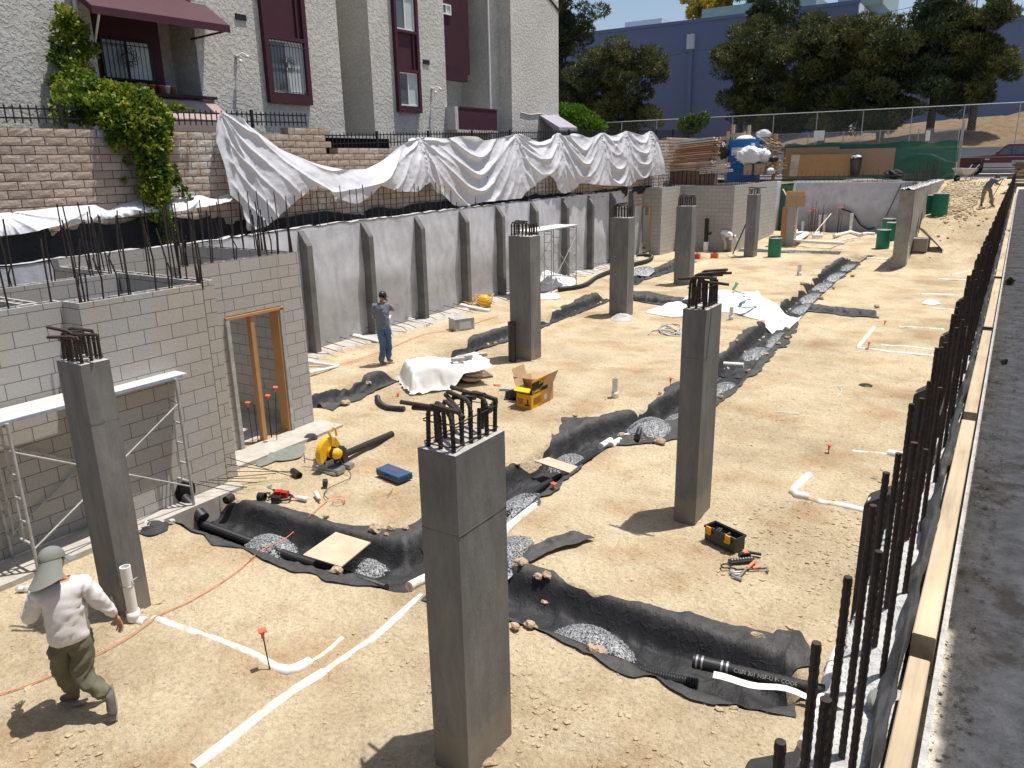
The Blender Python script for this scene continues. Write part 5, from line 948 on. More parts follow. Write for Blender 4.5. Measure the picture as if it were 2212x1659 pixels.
# plywood sheets leaning in a row
def panel(lab,a0,b0,a1,b1,Y,mat,lean=.12,th=.03):
    x0,x1,z0,z1=rY(Bq,a0,b0,a1,b1,Y); b=MB(); b.add([(x0,Y-lean,z0),(x1,Y-lean,z0),(x1,Y+lean,z1),(x0,Y+lean,z1),(x0,Y-lean+th,z0),(x1,Y-lean+th,z0),(x1,Y+lean+th,z1),(x0,Y+lean+th,z1)],[(0,1,2,3),(7,6,5,4),(0,4,5,1),(1,5,6,2),(2,6,7,3),(3,7,4,0)]); return one(b,'plywood_sheet',mat,lab,'plywood','plywood sheets leaning at the head of the pit')
panel('dull brown board at the left end of the leaning row, behind the orange sheet',75,258,445,462,53.0,'osb'); panel('long brown board behind, top edge highest above the orange sheet',200,256,440,300,53.2,'osb',.05); panel('large plain brown sheet right of the black trash bin',440,266,852,450,52.85,'osb'); panel('bright orange-brown plywood sheet in front, left of the black trash bin',160,307,537,462,52.3,'orange_ply'); panel('narrow yellowish plywood piece at the left end of the bright orange sheet',116,307,164,462,52.25,'plank_x')
b=MB(); x0,x1,z0,z1=rY(Bq,540,340,625,465,52.0); b.lathe(((x0+x1)/2,52.0,z0),[(0,0),(.26,0),(.33,z1-z0),(.36,z1-z0+.03),(0,z1-z0+.02)],14); TB=thing('trash_bin','black trash bin overfilled with bags between the orange and brown sheets','bin',((x0+x1)/2,52.0,z0)); b.build('bin','black_plastic',TB); b=MB(); b.blob(((x0+x1)/2,52,z1),(.36,.3,.2),70,3,.4); b.build('bag','black_plastic',TB); b=MB(); b.blob(((x0+x1)/2,51.95,z1+.14),(.24,.2,.1),71,3,.5); b.build('litter','clear_plastic',TB)
sackY('black tarpaulin rolled and heaped on the wall head by the green fence corner',805,415,932,478,51.6,'black_tarp',72,'rolled_tarp','tarpaulin',Bq,.3,.5)
rg=random.Random(77)
for i,(a0,b0,a1,b1) in enumerate(((140,476,560,490),(150,488,500,505),(500,486,920,502),(560,470,860,486),(520,465,720,474))):
    x0,x1,z0,z1=rY(Bq,a0,b0,a1,b1,51.1+.12*i); b=MB(); b.cbx(((x0+x1)/2,51.0+.13*i,3.22+.03*i),(x1-x0,.12,.05),rz=rg.uniform(-.02,.02)); one(b,'white_board','white_paint',['white board lying at the left on the far wall head','second white board behind it on the far wall head','white board at the right end of the far wall head','white board behind the right one on the far wall head','short white board at the back of the far wall head'][i],'board','white boards lying on the far wall head')
# stacks of junk at the head of the ramp by the shoveller
T=scrap('scrap_wood','stack of dark and pale timbers on the right of the ramp beside the shoveller',0,0,1,1,50,0,62,['plank'])
bpy.data.objects.remove(T)
T=thing('timber_stack','dark stack of old timbers and boards at the right edge beside the shovelling worker','timber',(.2,47.5,2.9)); rg=random.Random(63)
for i in range(26):
    z=3.0+(i//3)*.16; b=MB(); b.cbx((.25+rg.uniform(-.12,.2),47.2+(i%3)*.35,z),(1.1+rg.uniform(-.2,.3),.2,.11),rz=rg.uniform(-.12,.12)); b.build('board',rg.choice(['tan_dark','tan_dark','plank','galv','osb']),T)
# concrete chunks and clods on the ramp
def rubble(name,lab,cat,pts,mat,rmin,rmax,seed,flat=.6,kind=None):
    V=[];F=[];n=0; rg=np.random.default_rng(seed)
    base=[]
    for k in range(6):
        bm=bmesh.new(); bmesh.ops.create_icosphere(bm,subdivisions=1,radius=1); q=np.array([v.co[:] for v in bm.verts]); q*=(.75+.5*rg.random((len(q),1))); base.append((q,np.array([[v.index for v in f.verts] for f in bm.faces]))); bm.free()
    for (x,y,z) in pts:
        q,f=base[rg.integers(6)]; r=rmin+(rmax-rmin)*rg.random()**3; a=rg.random()*6.28; c,s_=math.cos(a),math.sin(a); sc_=r*np.array([rg.uniform(.7,1.4),rg.uniform(.6,1.1),flat*rg.uniform(.6,1.2)])
        w_=q*sc_; w_=np.stack([w_[:,0]*c-w_[:,1]*s_,w_[:,0]*s_+w_[:,1]*c,w_[:,2]],1)+np.array([x,y,z+r*flat*.25]); V.append(w_); F.append(f+n); n+=len(w_)
    o=raw(name,np.concatenate(V),np.concatenate(F),mat); o['kind']='stuff'; o['label']=lab; o['category']=cat; return o
rg2=np.random.default_rng(80); P=[]
for i in range(3600):
    x=-2.5+rg2.normal()*.55; y=46.3+rg2.normal()*2.4
    if -3.4<x<-.9: P.append((x,y,gzs(x,y)+.02))
rubble('rubble','loose stony rubble spread over the upper ramp beside the green barrel','rubble',P,'clod',.02,.10,81)
# pebbles over the pad, dense near the camera
P=[]
for i in range(17000):
    y=-1+rg2.random()**1.5*26; x=-12+rg2.random()*11.4
    if trench(np.array([x]),np.array([y]))[0]<-.02: continue
    if vnoise(x*.9+7,y*.9)+.35*rg2.normal()<-.15 : continue
    P.append((x,y,0))
P=np.array(P); P[:,2]=gz(P[:,0],P[:,1]); rubble('pebbles','small stones and crumbs of soil scattered over the dirt pad','pebbles',P,'clod',.005,.022,82)
P=[]
for i in range(1900):
    k=rg2.integers(5); c_=[(-3.2,4.9,1.3,.45),(-1.5,4.0,.5,1.2),(-5.6,2.2,1.2,.4),(-2.0,9.0,.8,1.4),(-1.2,9.5,.4,2.5)][k]; x,y=c_[0]+rg2.normal()*c_[2]*.6,c_[1]+rg2.normal()*c_[3]*.6
    if trench(np.array([x]),np.array([y]))[0]>-.02 and x<-.6: P.append((x,y,0))
P=np.array(P); P[:,2]=gz(P[:,0],P[:,1]); rubble('soil_clods','larger clods of soil lying in drifts on the near part of the pad','clods',P,'clod',.007,.036,83)
P=[]
for i in range(2600): y=1.6+rg2.random()**2.2*22; x=rg2.uniform(-.02,.06+y*.02); P.append((x,y,2.83+.0*x))
rubble('grit','fine grit and crumbs littering the shaded driveway strip','grit',P,'drive',.002,.012,84)
# ================================================================ TRENCH LININGS
def strip(name,lab,left,right,st=.05,nw=34,seed=0,amp=.035,mat='fabric',lift=.018,flap=.03):
    """cloth lying in a trench between two edge lines, following the ground with creases"""
    Lp=resample(left,.05); Rp=resample(right,.05); n=max(30,int(max(len(Lp),len(Rp))*.05/st)); u=np.linspace(0,1,n)
    f=lambda P:np.stack([np.interp(u,np.linspace(0,1,len(P)),P[:,k]) for k in range(2)],-1)
    Lp,Rp=f(Lp),f(Rp); s=np.linspace(0,1,nw)[None,:,None]; P=Lp[:,None]*(1-s)+Rp[:,None]*s; X,Y=P[...,0],P[...,1]; S_=np.repeat(s[...,0],n,0)
    e=(S_-.5)*2; fe=1-np.abs(e)**3*.85; j=.10*fbm(X*2.2+seed,Y*2.2,3)*np.abs(e)**2; d=Rp-Lp; d=d/np.linalg.norm(d,axis=1)[:,None]; X=X+d[:,0][:,None]*j; Y=Y+d[:,1][:,None]*j
    q=fbm(X*1.3+seed*3,Y*1.3,2); AL=np.repeat((u*n*st)[:,None],nw,1); ridge=(1-np.abs(fbm(AL*2.4+q*1.5+e*.8+seed,e*.55,2)))**2; ridge2=(1-np.abs(fbm(AL*.9+seed,e*3.2+q*1.2,2)))**2
    Z=gz(X,Y)+lift+fe*amp*2.0*np.clip(ridge-.45,0,1)+fe*amp*2.0*np.clip(ridge2-.4,0,1)+.006*fbm(X*11,Y*11,2)+.011*fe*(1-np.abs(fbm(AL*6+q*2,e*2.6+AL,2)))**3
    Z=Z+flap*np.clip(np.abs(e)-.8,0,1)*2.2*(.4+.6*vnoise(X*2+seed,Y*2))
    rc=np.random.default_rng(seed+60)
    for k in range(int(n*st*3.2)):
        a0,sl,e0=rc.uniform(0,n*st),rc.normal()*.35,rc.uniform(-.8,.8); d_=(AL-a0-sl*(e-e0))/math.hypot(1,sl); Z=Z+fe*rc.uniform(.015,.055)*np.exp(-(d_/rc.uniform(.03,.06))**2)*np.exp(-((e-e0)/.45)**2)
    edge=np.minimum(np.minimum(np.arange(n),np.arange(n)[::-1])/3.,1)[:,None]; Z=Z-.012*(1-edge)
    b=MB(); b.grid(X,Y,Z); return one(b,name,mat,lab,'filter fabric','black filter fabric lining the trenches')
w2=lambda pts:[(onz(p,0).x,onz(p,0).y) for p in pts]
strip('trench_fabric','black fabric lining the cross trench from the block room toward the nearest column',[(-9.8,5.62),(-8.9,5.5),(-8.2,5.48),(-7.5,5.5),(-6.8,5.48),(-6.2,5.45),(-5.5,5.72)],[(-9.75,6.35),(-9.0,6.42),(-8.7,6.62),(-7.95,6.68),(-7.2,6.66),(-6.5,6.75),(-5.75,7.1)],seed=1)
strip('trench_fabric','black fabric of the cross trench running right from the nearest column toward the iron pipe',[(-5.0,5.72),(-3.93,5.82),(-3.1,5.84),(-2.32,5.80),(-1.87,5.80),(-1.44,5.80),(-.98,5.93)],[(-5.2,7.1),(-4.3,6.98),(-3.9,6.98),(-3.3,6.92),(-2.7,6.88),(-2.2,7.0),(-1.45,7.2)],seed=2)
strip('trench_fabric','black fabric of the long trench between the nearest column and the plywood plank',[(-6.35,6.9),(-6.28,8.2),(-6.3,9.3),(-6.1,10.3)],[(-5.05,6.9),(-5.2,8.0),(-5.22,9.0),(-5.3,10.3)],seed=3)
strip('trench_fabric','black fabric bunched around the two white pipes in the long trench',[(-6.1,10.25),(-6.28,11.0),(-6.75,12.05),(-6.1,12.45),(-5.75,13.2)],[(-5.35,10.25),(-5.25,11.25),(-4.9,11.5),(-4.45,11.7),(-4.5,13.2)],seed=4,amp=.05)
strip('trench_fabric','black fabric of the long trench passing behind the toolbox column',[(-5.7,13.1),(-5.74,15.7),(-5.6,17.7),(-5.98,21),(-5.94,23.2),(-6.15,26)],[(-4.6,13.1),(-4.48,15.9),(-4.42,18),(-4.65,21),(-5.1,24.4),(-5.3,26)],seed=5)
strip('trench_fabric','far stretch of gravel-filled black fabric past the white sacks',[(-6.15,26),(-6.25,30),(-6.5,34),(-6.8,37.2),(-6.6,41)],[(-5.2,26),(-5.4,29),(-5.5,33),(-5.6,39.5),(-5.5,41)],seed=6,amp=.02)
strip('trench_fabric','short black fabric branch reaching right beyond the white sacks',[(-5.3,26.3),(-4.5,26.15),(-3.3,26.3)],[(-5.2,25.0),(-4.6,25.0),(-3.0,25.0)],seed=7,amp=.045)
strip('trench_fabric','black fabric piece in front of the phone man by the wrapped sacks',[(-12.15,10.3),(-12.15,11.9),(-12.25,12.8),(-11.9,13.3)],[(-10.9,10.2),(-10.95,11.2),(-11.2,12.4),(-11.3,13.3)],seed=8,amp=.05)
strip('trench_fabric','black fabric running along the column row past the cut-off black pipe',[(-12.0,15.2),(-12.35,17.3),(-12.3,18.8),(-12.1,20),(-12.3,21.7),(-12.8,24.8)],[(-11.3,15.6),(-11.1,17),(-11.15,18.5),(-11.4,20),(-11.5,23.4),(-12.0,25.3)],seed=9,amp=.04)
strip('trench_fabric','black fabric crossing right from the scaffold column to the white sacks',[(-11.6,24.4),(-11,24.4),(-10.1,24.1),(-8.3,23.7)],[(-11.6,26.0),(-11,26.3),(-8.9,25.5),(-8.4,25.2)],seed=10,amp=.045)
strip('trench_fabric','black fabric with gravel leading to the bending man in white',[(-13.3,28.8),(-13.3,32.5),(-13.7,36)],[(-12.3,29),(-12.2,33),(-12.9,37)],seed=11,amp=.06)
strip('trench_fabric','far thin strip of black fabric behind the near green barrel',[(-12,40.4),(-10,40.4),(-8.5,41.0),(-7.1,41.0)],[(-12,41.4),(-10,41.4),(-8.5,41.9),(-7.1,41.8)],seed=12)
strip('fabric_scrap','torn black fabric corner hanging out at the right end by the iron pipe',[(-1.55,6.55),(-1.2,6.7),(-1.02,6.9)],[(-1.5,7.2),(-1.35,7.25),(-1.25,7.3)],seed=13,amp=.02,nw=10,flap=.01)
p=[(-4.55,7.05),(-4.35,7.6),(-4.2,8.0)]; strip('fabric_scrap','folded black fabric tab standing up right of the nearest column',[(x-.16,y) for x,y in p],[(x+.12,y) for x,y in p],seed=14,nw=10,lift=.05,amp=.03,flap=.01)
# corrugated drain pipes
def ribbed(name,lab,path,r,pitch=.026,cat='drain pipe',mat='black_pipe',grp=None,depth=.10):
    q=resample(smooth_path(path,10),pitch/3); k=np.array([1,1,.86])[np.arange(len(q))%3]; b=MB(); b.tube(q,r*k,12,cap=True,smooth=False); return one(b,name,mat,lab,cat,grp)
zt=lambda x,y,d=.0:(x,y,gzs(x,y)+d)
ribbed('drain_pipe','ribbed black drain pipe in the cross trench left of the nearest column',[zt(-9.3,5.98,.10),zt(-8.7,6.0,.1),zt(-7.6,6.0,.09),zt(-6.4,6.05,.09),zt(-5.75,5.98,.14)],.062)
ribbed('drain_pipe','ribbed black drain pipe along the near edge of the right cross trench',[zt(-4.9,6.2,.1),zt(-3.5,6.12,.12),zt(-2.5,6.10,.15),zt(-1.95,6.18,.2)],.055)
ribbed('drain_pipe','ribbed black drain pipe beside the gravel in the long trench before the plywood plank',[zt(-5.5,7.2,.1),zt(-5.6,8.4,.12),zt(-5.65,9.4,.14),zt(-5.6,10.4,.12),zt(-5.55,11.2,.14)],.055)
ribbed('drain_pipe','ribbed black drain pipe right of the two white pipe ends',[zt(-4.95,11.55,.12),zt(-5.1,12.2,.12),zt(-5.0,13.4,.14),zt(-4.95,15,.12)],.055)
# smooth iron pipe emerging from the block wall, and the lettered iron pipe at right
b=MB(); b.tube([(-10.1,6.02,.24),(-9.75,6.0,.14),(-9.25,5.98,-.12)],.085,14); b.tube([(-9.36,5.985,-.06),(-9.22,5.98,-.13)],.095,14); one(b,'iron_pipe','black_pipe','smooth black pipe coming out of a hole in the block wall into the cross trench','pipe')
b=MB(); b.lathe((0,0,0),[(.0,0),(.17,0),(.15,.02),(0,.02)],14,Matrix.Translation((-9.625,6.02,.19))@Matrix.Rotation(math.pi/2,4,'Y')); one(b,'wall_sleeve','black_void','black disc painted as the dark of the wall hole around the black pipe','hole')  # flat black disc on the wall, the hole's inner shade painted in
pA,pB=g(3,2,1690,830,.10),g(3,3,610,1040,.10); dv=(pB-pA).normalized(); T=thing('iron_pipe','black cast-iron pipe with faint lettering and steel clamps near the right wall','pipe',tuple(pA))
b=MB(); b.tube([tuple(pA+dv*.05),tuple(pB)],.056,16); b.build('pipe','iron_pipe',T)
b=MB(); b.tube([tuple(pA-dv*.16),tuple(pA+dv*.18)],.066,16); b.build('rubber_coupling','black_plastic',T)
for d_ in (-.13,-.08,.10,.15): b=MB(); b.tube([tuple(pA+dv*d_),tuple(pA+dv*(d_+.018))],.070,16); b.build('clamp','steel',T)
side=Vector((dv.y,-dv.x,0)); up=Vector((0,0,1)); nrm=(side*-.75+up*.66).normalized() if side.y>0 else (side*.75+up*.66).normalized(); 
ux=dv if dv.x>0 else -dv; nrm=(Vector((ux.y,-ux.x,0))*.75+up*.66).normalized(); vy=nrm.cross(ux)
rot=Matrix((ux,vy,nrm)).transposed(); text('CISPI 301 NSF-U P- CODE',.05,tuple(pA+ux*.22+nrm*.0575-vy*.02),rot,'pale_ink',T,.0008)
b=MB(); q=[pA+ux*t+Vector((ux.y,-ux.x,0))*(.085+.02*math.sin(t*8))+Vector((0,0,-.03+.02*math.sin(t*11))) for t in np.linspace(.05,1.25,16)]; W_=[.075*(1-.4*t) for t in np.linspace(0,1,16)]
X=np.array([[p_.x+Vector((ux.y,-ux.x,0)).x*w_*s for s in (0,.5,1)] for p_,w_ in zip(q,W_)]); Y=np.array([[p_.y+Vector((ux.y,-ux.x,0)).y*w_*s for s in (0,.5,1)] for p_,w_ in zip(q,W_)]); Z=np.array([[p_.z+.03-.02*s for s in (0,.5,1)] for p_ in q]); b.grid(X,Y,Z); one(b,'paper_strip','white_paint','long white paper strip lying against the lettered iron pipe','paper')
# gravel
GP=np.random.default_rng(90)
def gravel(lab,cx,cy,rx,ry,h,rot=0,n=620,s=.013):
    base=gzs(cx,cy)+.02; V=[];F=[];m=0; b=MB(); u=np.linspace(-1,1,15); X,Y=np.meshgrid(u,u,indexing='ij'); r=np.hypot(X,Y); Zd=np.clip(1-r**2,-.15,1)*h; c,s_=math.cos(rot),math.sin(rot)
    gx_=cx+X*rx*c-Y*ry*s_; gy_=cy+X*rx*s_+Y*ry*c; gzz=np.maximum(gz(gx_,gy_)*.35+.65*base,base-.05)+Zd*.9; b.grid(gx_,gy_,gzz-.01)
    tet=np.array([[1,1,1],[1,-1,-1],[-1,1,-1],[-1,-1,1],[1.2,0,.3]],float)*.62; tf=[(0,1,2),(0,3,1),(0,2,3),(1,3,2),(0,4,1)]
    for i in range(n):
        a=GP.random()*6.283; q=GP.random()**.55; x,y=math.cos(a)*q,math.sin(a)*q; px_,py_=cx+x*rx*c-y*ry*s_,cy+x*rx*s_+y*ry*c; z=base+max(0,(1-q*q))*h+GP.uniform(0,.012)
        w_=tet*(s*GP.uniform(.6,1.3))*GP.uniform(.5,1.3,3); A_=GP.random()*6.28; cc,ss=math.cos(A_),math.sin(A_); w_=np.stack([w_[:,0]*cc-w_[:,1]*ss,w_[:,0]*ss+w_[:,1]*cc,w_[:,2]],1)
        b.add(w_+np.array([px_,py_,z]),tf[:4])
    return one(b,'gravel_pile','gravel',lab,'gravel','gravel heaps tipped into the trenches')
gc=lambda r,c,a,b,z=-.1:(g(r,c,a,b,z).x,g(r,c,a,b,z).y)
for lab,(x,y),rx,ry,h,rot in (
 ('grey gravel heap left of the square plywood in the cross trench',gc(2,1,150,1300),.40,.27,.14,0),
 ('grey gravel heap at the right corner of the square plywood',gc(2,1,900,1480),.34,.25,.12,.3),
 ('small gravel patch hugging the right foot of the nearest column trench',gc(2,2,60,1520),.22,.45,.12,0),
 ('gravel heap in the right cross trench, black cloth folded round it',gc(3,2,750,570),.46,.27,.17,-.1),
 ('gravel heap in the long trench just beyond the nearest column',gc(2,2,150,1000),.27,.62,.14,0),
 ('gravel heap at the far end of the plywood plank',gc(2,2,550,640),.27,.42,.12,0),
 ('gravel heap right of the two white pipe ends',gc(2,2,1200,500),.34,.5,.14,.1),
 ('gravel patch peeping out left of the toolbox column',gc(2,2,1410,300),.2,.5,.1,0),
 ('gravel behind the toolbox column, nearer patch',gc(1,2,1790,1570),.26,.7,.1,0),
 ('gravel behind the toolbox column, middle patch',gc(1,2,2060,1290),.28,.75,.1,0),
 ('gravel trail along the far cloth edge below the white sacks',(-5.15,21.8),.25,1.1,.09,.1),
 ('gravel at the fork beside the far end of the white sacks',(-5.55,26.8),.33,1.0,.1,0),
 ('far gravel patch, first beyond the fork',(-5.8,29.2),.35,1.1,.1,0),('far gravel patch, second beyond the fork',(-5.95,32.0),.35,1.2,.1,0),('far gravel patch, third beyond the fork',(-6.05,35.2),.38,1.3,.1,0),('farthest gravel patch at the end of the long trench',(-6.1,38.4),.3,1.2,.08,0),
 ('gravel spot at the near end of the wrapped pallet',gc(1,1,1240,1540),.28,.55,.08,.2),('gravel between the scaffold column and the coiled black hose',gc(1,2,1150,690),.42,1.0,.08,.2),('gravel patch on the cross fabric left of the white sacks',(-9.2,24.7),.65,.4,.07,0),('thin gravel streak on the far thin fabric strip',(-9.2,41.2),.8,.25,.05,0)):
    gravel(lab,x,y,rx*1.12,ry*1.12,h*1.25+.03,rot,1000 if y<14 else 520,.013 if y<14 else .02)
# rocks weighing the cloth down
rk=[((2,1,1010,1275),.10,'largest clod at the corner where the square plywood meets the trench edge'),((2,1,1140,1260),.06,'brown rock just right of the largest clod above the plywood'),((2,1,1250,1262),.055,'pale rock on the trench edge beside the nearest column'),((2,1,1095,1305),.035,'small stone below the largest clod'),((2,1,615,1150),.05,'dark clod on the upper cloth edge above the plywood'),
 ((2,1,700,1600),.075,'rough brown rock on the lower cloth edge under the plywood'),((2,1,608,1545),.028,'small yellow stone just under the plywood corner'),((3,2,170,45),.085,'pale rock on the folded cloth right of the nearest column'),((3,2,305,120),.06,'light rock at the cloth corner right of the nearest column'),((3,2,380,130),.06,'reddish rock, upper of a touching pair'),((3,2,365,190),.055,'reddish rock, lower of a touching pair'),
 ((3,2,272,490),.06,'upper of three rocks at the near cloth flap beside the column'),((3,2,232,540),.055,'middle of three rocks at the near cloth flap beside the column'),((3,2,120,555),.055,'pale lone rock at the cloth tip beside the nearest column'),((3,2,800,710),.08,'big crumbly clod on the lower cloth flap below the gravel heap'),((3,2,740,735),.055,'pale stone touching the crumbly clod on the flap'),((3,2,2070,625),.06,'rock on the torn upper cloth corner by the iron pipe'),
 ((2,2,980,380),.10,'broad tan rock above the two white pipe ends'),((2,2,600,345),.05,'pale rock on the highest cloth fold'),((2,2,430,505),.04,'stone at the left cloth edge below the highest fold'),((2,2,1285,155),.045,'pale stone on the cloth left of the toolbox column'),((2,2,1285,560),.085,'flat tan rock on the cloth tip left of the toolbox column'),((2,2,140,720),.055,'round pale stone left of the plywood plank'),((2,2,560,748),.04,'stone lying on the plywood plank end'),
 ((2,2,1770,200),.06,'dark rock on the cloth edge right behind the toolbox column'),((1,2,1900,1525),.07,'tan rock on the cloth edge behind the toolbox column'),((1,2,2010,1405),.08,'flat rock in the middle of the cloth behind the toolbox column'),((1,2,1895,1255),.06,'rock on the left cloth flap behind the toolbox column'),((1,2,2140,1360),.06,'pale rock on the right cloth edge behind the toolbox column'),((1,3,15,1405),.06,'rock at the near right cloth edge below the white sacks'),((1,3,135,1358),.06,'second rock up the right cloth edge below the white sacks'),((1,3,225,1270),.065,'third rock up the right cloth edge below the white sacks'),((1,3,305,1225),.09,'largest rock on the cloth below the white sacks'),((1,3,318,1150),.05,'small rock above the largest one below the white sacks'),
 ((1,3,580,905),.09,'pale rock at the fork of the far cloth'),((1,3,1025,970),.09,'white rock at the tip of the short right branch'),((1,3,680,818),.07,'small rock on the far cloth, first beyond the fork'),((1,3,830,720),.08,'dark rock at the right edge of the far cloth'),((1,3,430,790),.1,'ring-shaped dark rock left of the far cloth'),((1,1,950,1530),.07,'flat pale slab on the cloth near the wrapped pallet'),((2,1,770,250),.09,'tan rock on the near tip of the cloth by the wrapped pallet'),((1,1,1980,1200),.1,'white stone on the narrow cloth left of the pipe column'),((1,1,2035,1175),.08,'smaller white stone beside it left of the pipe column')]
for i,((r_,c_,a,b_),rad,lab) in enumerate(rk):
    p_=g(r_,c_,a,b_,0); z=gzs(p_.x,p_.y)+.03; q=MB(); q.blob((p_.x,p_.y,z+rad*.35),(rad,rad*.8,rad*.62),200+i,2,.45); one(q,'rock','rock',lab,'rock','rocks weighing down the trench fabric')
# ================================================================ WHITE PIPES IN THE DIRT
def ppipe(lab,pts,r=.05,dz=-.025,mat='pvc_dirty',name='drain_pipe',coupl=(),grp='white plastic pipes half buried in the pad'):
    q=[(p_[0],p_[1],gzs(p_[0],p_[1])+dz+(p_[2] if len(p_)>2 else 0)) for p_ in pts]; q=resample(q,.12) if len(q)>1 else q
    q[:,2]=[gzs(a[0],a[1])+dz if len(pts[0])<3 else a[2] for a in q] if len(pts[0])<3 else q[:,2]
    b=MB(); b.tube(q,r,12); 
    for t in coupl: k=int(t*(len(q)-2)); b.tube([q[k],q[k]+(q[k+1]-q[k])*.9],r*1.18,12)
    return one(b,name,mat,lab,'pipe',grp)
gg=lambda r,c,a,b:(g(r,c,a,b).x,g(r,c,a,b).y)
ppipe('longest white pipe running from the bottom of the picture to the cross trench',[gg(3,0,1560,1659),gg(3,1,30,1280),gg(3,1,330,1060),gg(3,1,590,890)],.058,-.022)
ppipe('white pipe continuing past the coupling up to the nearest column',[gg(3,1,600,885),gg(3,1,760,770),gg(3,1,1000,600),gg(3,1,1200,420),gg(3,1,1420,230)],.055,-.036)
b=MB(); b.tube([g(3,1,1280,200,.02),g(3,1,1420,130,-.02)],.058,12); one(b,'drain_pipe','pvc_dirty','short white pipe length crossing the cross trench beside the nearest column','pipe')
b=MB(); P0,P1,P2=g(2,2,5,1290,.03),g(2,2,60,1230,.03),g(2,2,300,1040,-.0); b.tube([P0,P1,P2],.056,12); b.tube([P0+(P1-P0)*.2,P1],.066,12); one(b,'drain_pipe','pvc_dirty','thick white pipe emerging right of the nearest column toward the red-capped stake','pipe')
ppipe('patchy white pipe from the strapped standpipe to the elbow by the red-capped stake',[gg(3,0,1235,450),gg(3,0,1500,545),gg(3,0,1800,655),gg(3,0,2000,740),gg(3,1,250,870)],.05,-.034)
b=MB(); b.tube([Vector((*gg(3,1,240,870),.0)),Vector((*gg(3,1,310,890),.012)),Vector((*gg(3,1,380,870),.012)),Vector((*gg(3,1,480,810),.0))],.058,12); one(b,'pipe_elbow','pvc','white pipe elbow beside the foot of the red-capped stake','pipe')
ppipe('thin buried white pipe leaving the elbow toward the nearest column',[gg(3,1,480,815),gg(3,1,620,730),gg(3,1,740,610)],.045,-.040)
ppipe('white pipe with its elbow in front of the right wall, nearest of the right-hand pipes',[gg(2,3,375,975),gg(2,3,600,1030),gg(2,3,940,1100)],.055,.0)
b=MB(); b.tube([Vector((*gg(2,3,480,1000),.03)),Vector((*gg(2,3,385,985),.03)),Vector((*gg(2,3,352,955),.03)),Vector((*gg(2,3,375,915),.02)),Vector((*gg(2,3,480,800),-.02))],.062,12); one(b,'pipe_elbow','pvc','white elbow at the corner of the nearest right-hand pipe','pipe')
ppipe('dashed white pipe running up from that elbow to the red-capped stake',[gg(2,3,480,800),gg(2,3,520,740),gg(2,3,575,660)],.045,-.042)
b=MB(); b.tube([Vector((*gg(2,3,1120,645),.03)),Vector((*gg(2,3,1260,680),.04))],.075,12); one(b,'drain_pipe','pvc_dirty','stubby cream pipe end poking out by the right wall','pipe')
ppipe('thin white pipe leading to the stubby cream pipe end',[gg(2,3,835,600),gg(2,3,1000,625),gg(2,3,1120,645)],.04,-.025)
ppipe('white pipe corner beyond the two red caps, running to the right wall',[gg(1,3,870,1290),gg(1,3,1000,1305),gg(1,3,1250,1335),gg(1,3,1540,1362)],.055,-.02)
ppipe('white pipe rising away from that far corner',[gg(1,3,875,1288),gg(1,3,930,1220),gg(1,3,1005,1125)],.055,-.02)
ppipe('thin dashed white pipe behind the far corner pipe',[gg(1,3,1060,1265),gg(1,3,1250,1280),gg(1,3,1540,1312)],.05,-.03)
ppipe('dashed white pipe level with the single far red cap',[gg(1,3,1205,1112),gg(1,3,1400,1128),gg(1,3,1570,1140)],.05,-.025)
ppipe('short white pipe stub below the crumpled white scrap',[gg(1,3,1480,975),gg(1,3,1690,988)],.05,-.018)
ppipe('long straight white pipe above the crumpled white scrap',[gg(1,3,1380,862),gg(1,3,1500,865),gg(1,3,1650,870)],.06,-.015)
ppipe('white pipe near the weeds by the right wall, lower of two',[gg(1,3,1520,745),gg(1,3,1790,757)],.06,-.012)
ppipe('white pipe near the weeds by the right wall, upper slanting one',[gg(1,3,1625,722),gg(1,3,1810,700)],.05,-.01)
ppipe('white pipe left of the foot of the free-standing end wall',[gg(1,3,950,575),gg(1,3,1145,585)],.07,-.0)
# pipe along the foot of the right wall
q=[g(3,3,760,620,.06),g(3,3,690,800,.06),g(3,3,610,1050,.06),g(3,3,530,1300,.06),g(3,3,440,1480,.06)]; T=thing('wall_drain_pipe','thick white pipe lying along the foot of the right wall','pipe',tuple(q[0])); b=MB(); b.tube(q,.056,14); b.build('pipe','pvc_dirty',T)
for t in (1,2,3): b=MB(); d_=(q[t+1]-q[t]).normalized(); b.tube([q[t],q[t]+d_*.09],.066,14); b.build('coupling','pvc',T)
# small pipes poking out under the left wall
for i,(a,b_,r_) in enumerate(((gg(1,1,440,1430),gg(1,1,720,1445),.05),(gg(1,1,830,1225),gg(1,1,1050,1250),.075),(gg(1,1,1270,1090),gg(1,1,1440,1112),.07),(gg(1,1,1660,970),gg(1,1,1930,1000),.085),(gg(1,1,1990,865),gg(1,1,2080,870),.075),(gg(1,1,480,1525),gg(1,1,720,1440),.04))):
    b=MB(); b.tube([(a[0],a[1],.10),(b_[0],b_[1],.02)],[r_,r_*.8],12); b.tube([(a[0],a[1],.10),(a[0]+(b_[0]-a[0])*.3,a[1]+(b_[1]-a[1])*.3,.085)],r_*1.15,12)
    one(b,'drain_pipe','pvc',['white pipe end at the foot of the long wall nearest the block room corner','white pipe end at the long wall behind the phone man’s legs','white pipe end at the long wall just right of the phone man','white pipe end beside the orange hose coil','white pipe end right of the orange hose coil, left of the pipe column','thin white pipe lying askew near the block room corner'][i].replace('’',"'"),'pipe','white pipes poking out under the long wall')
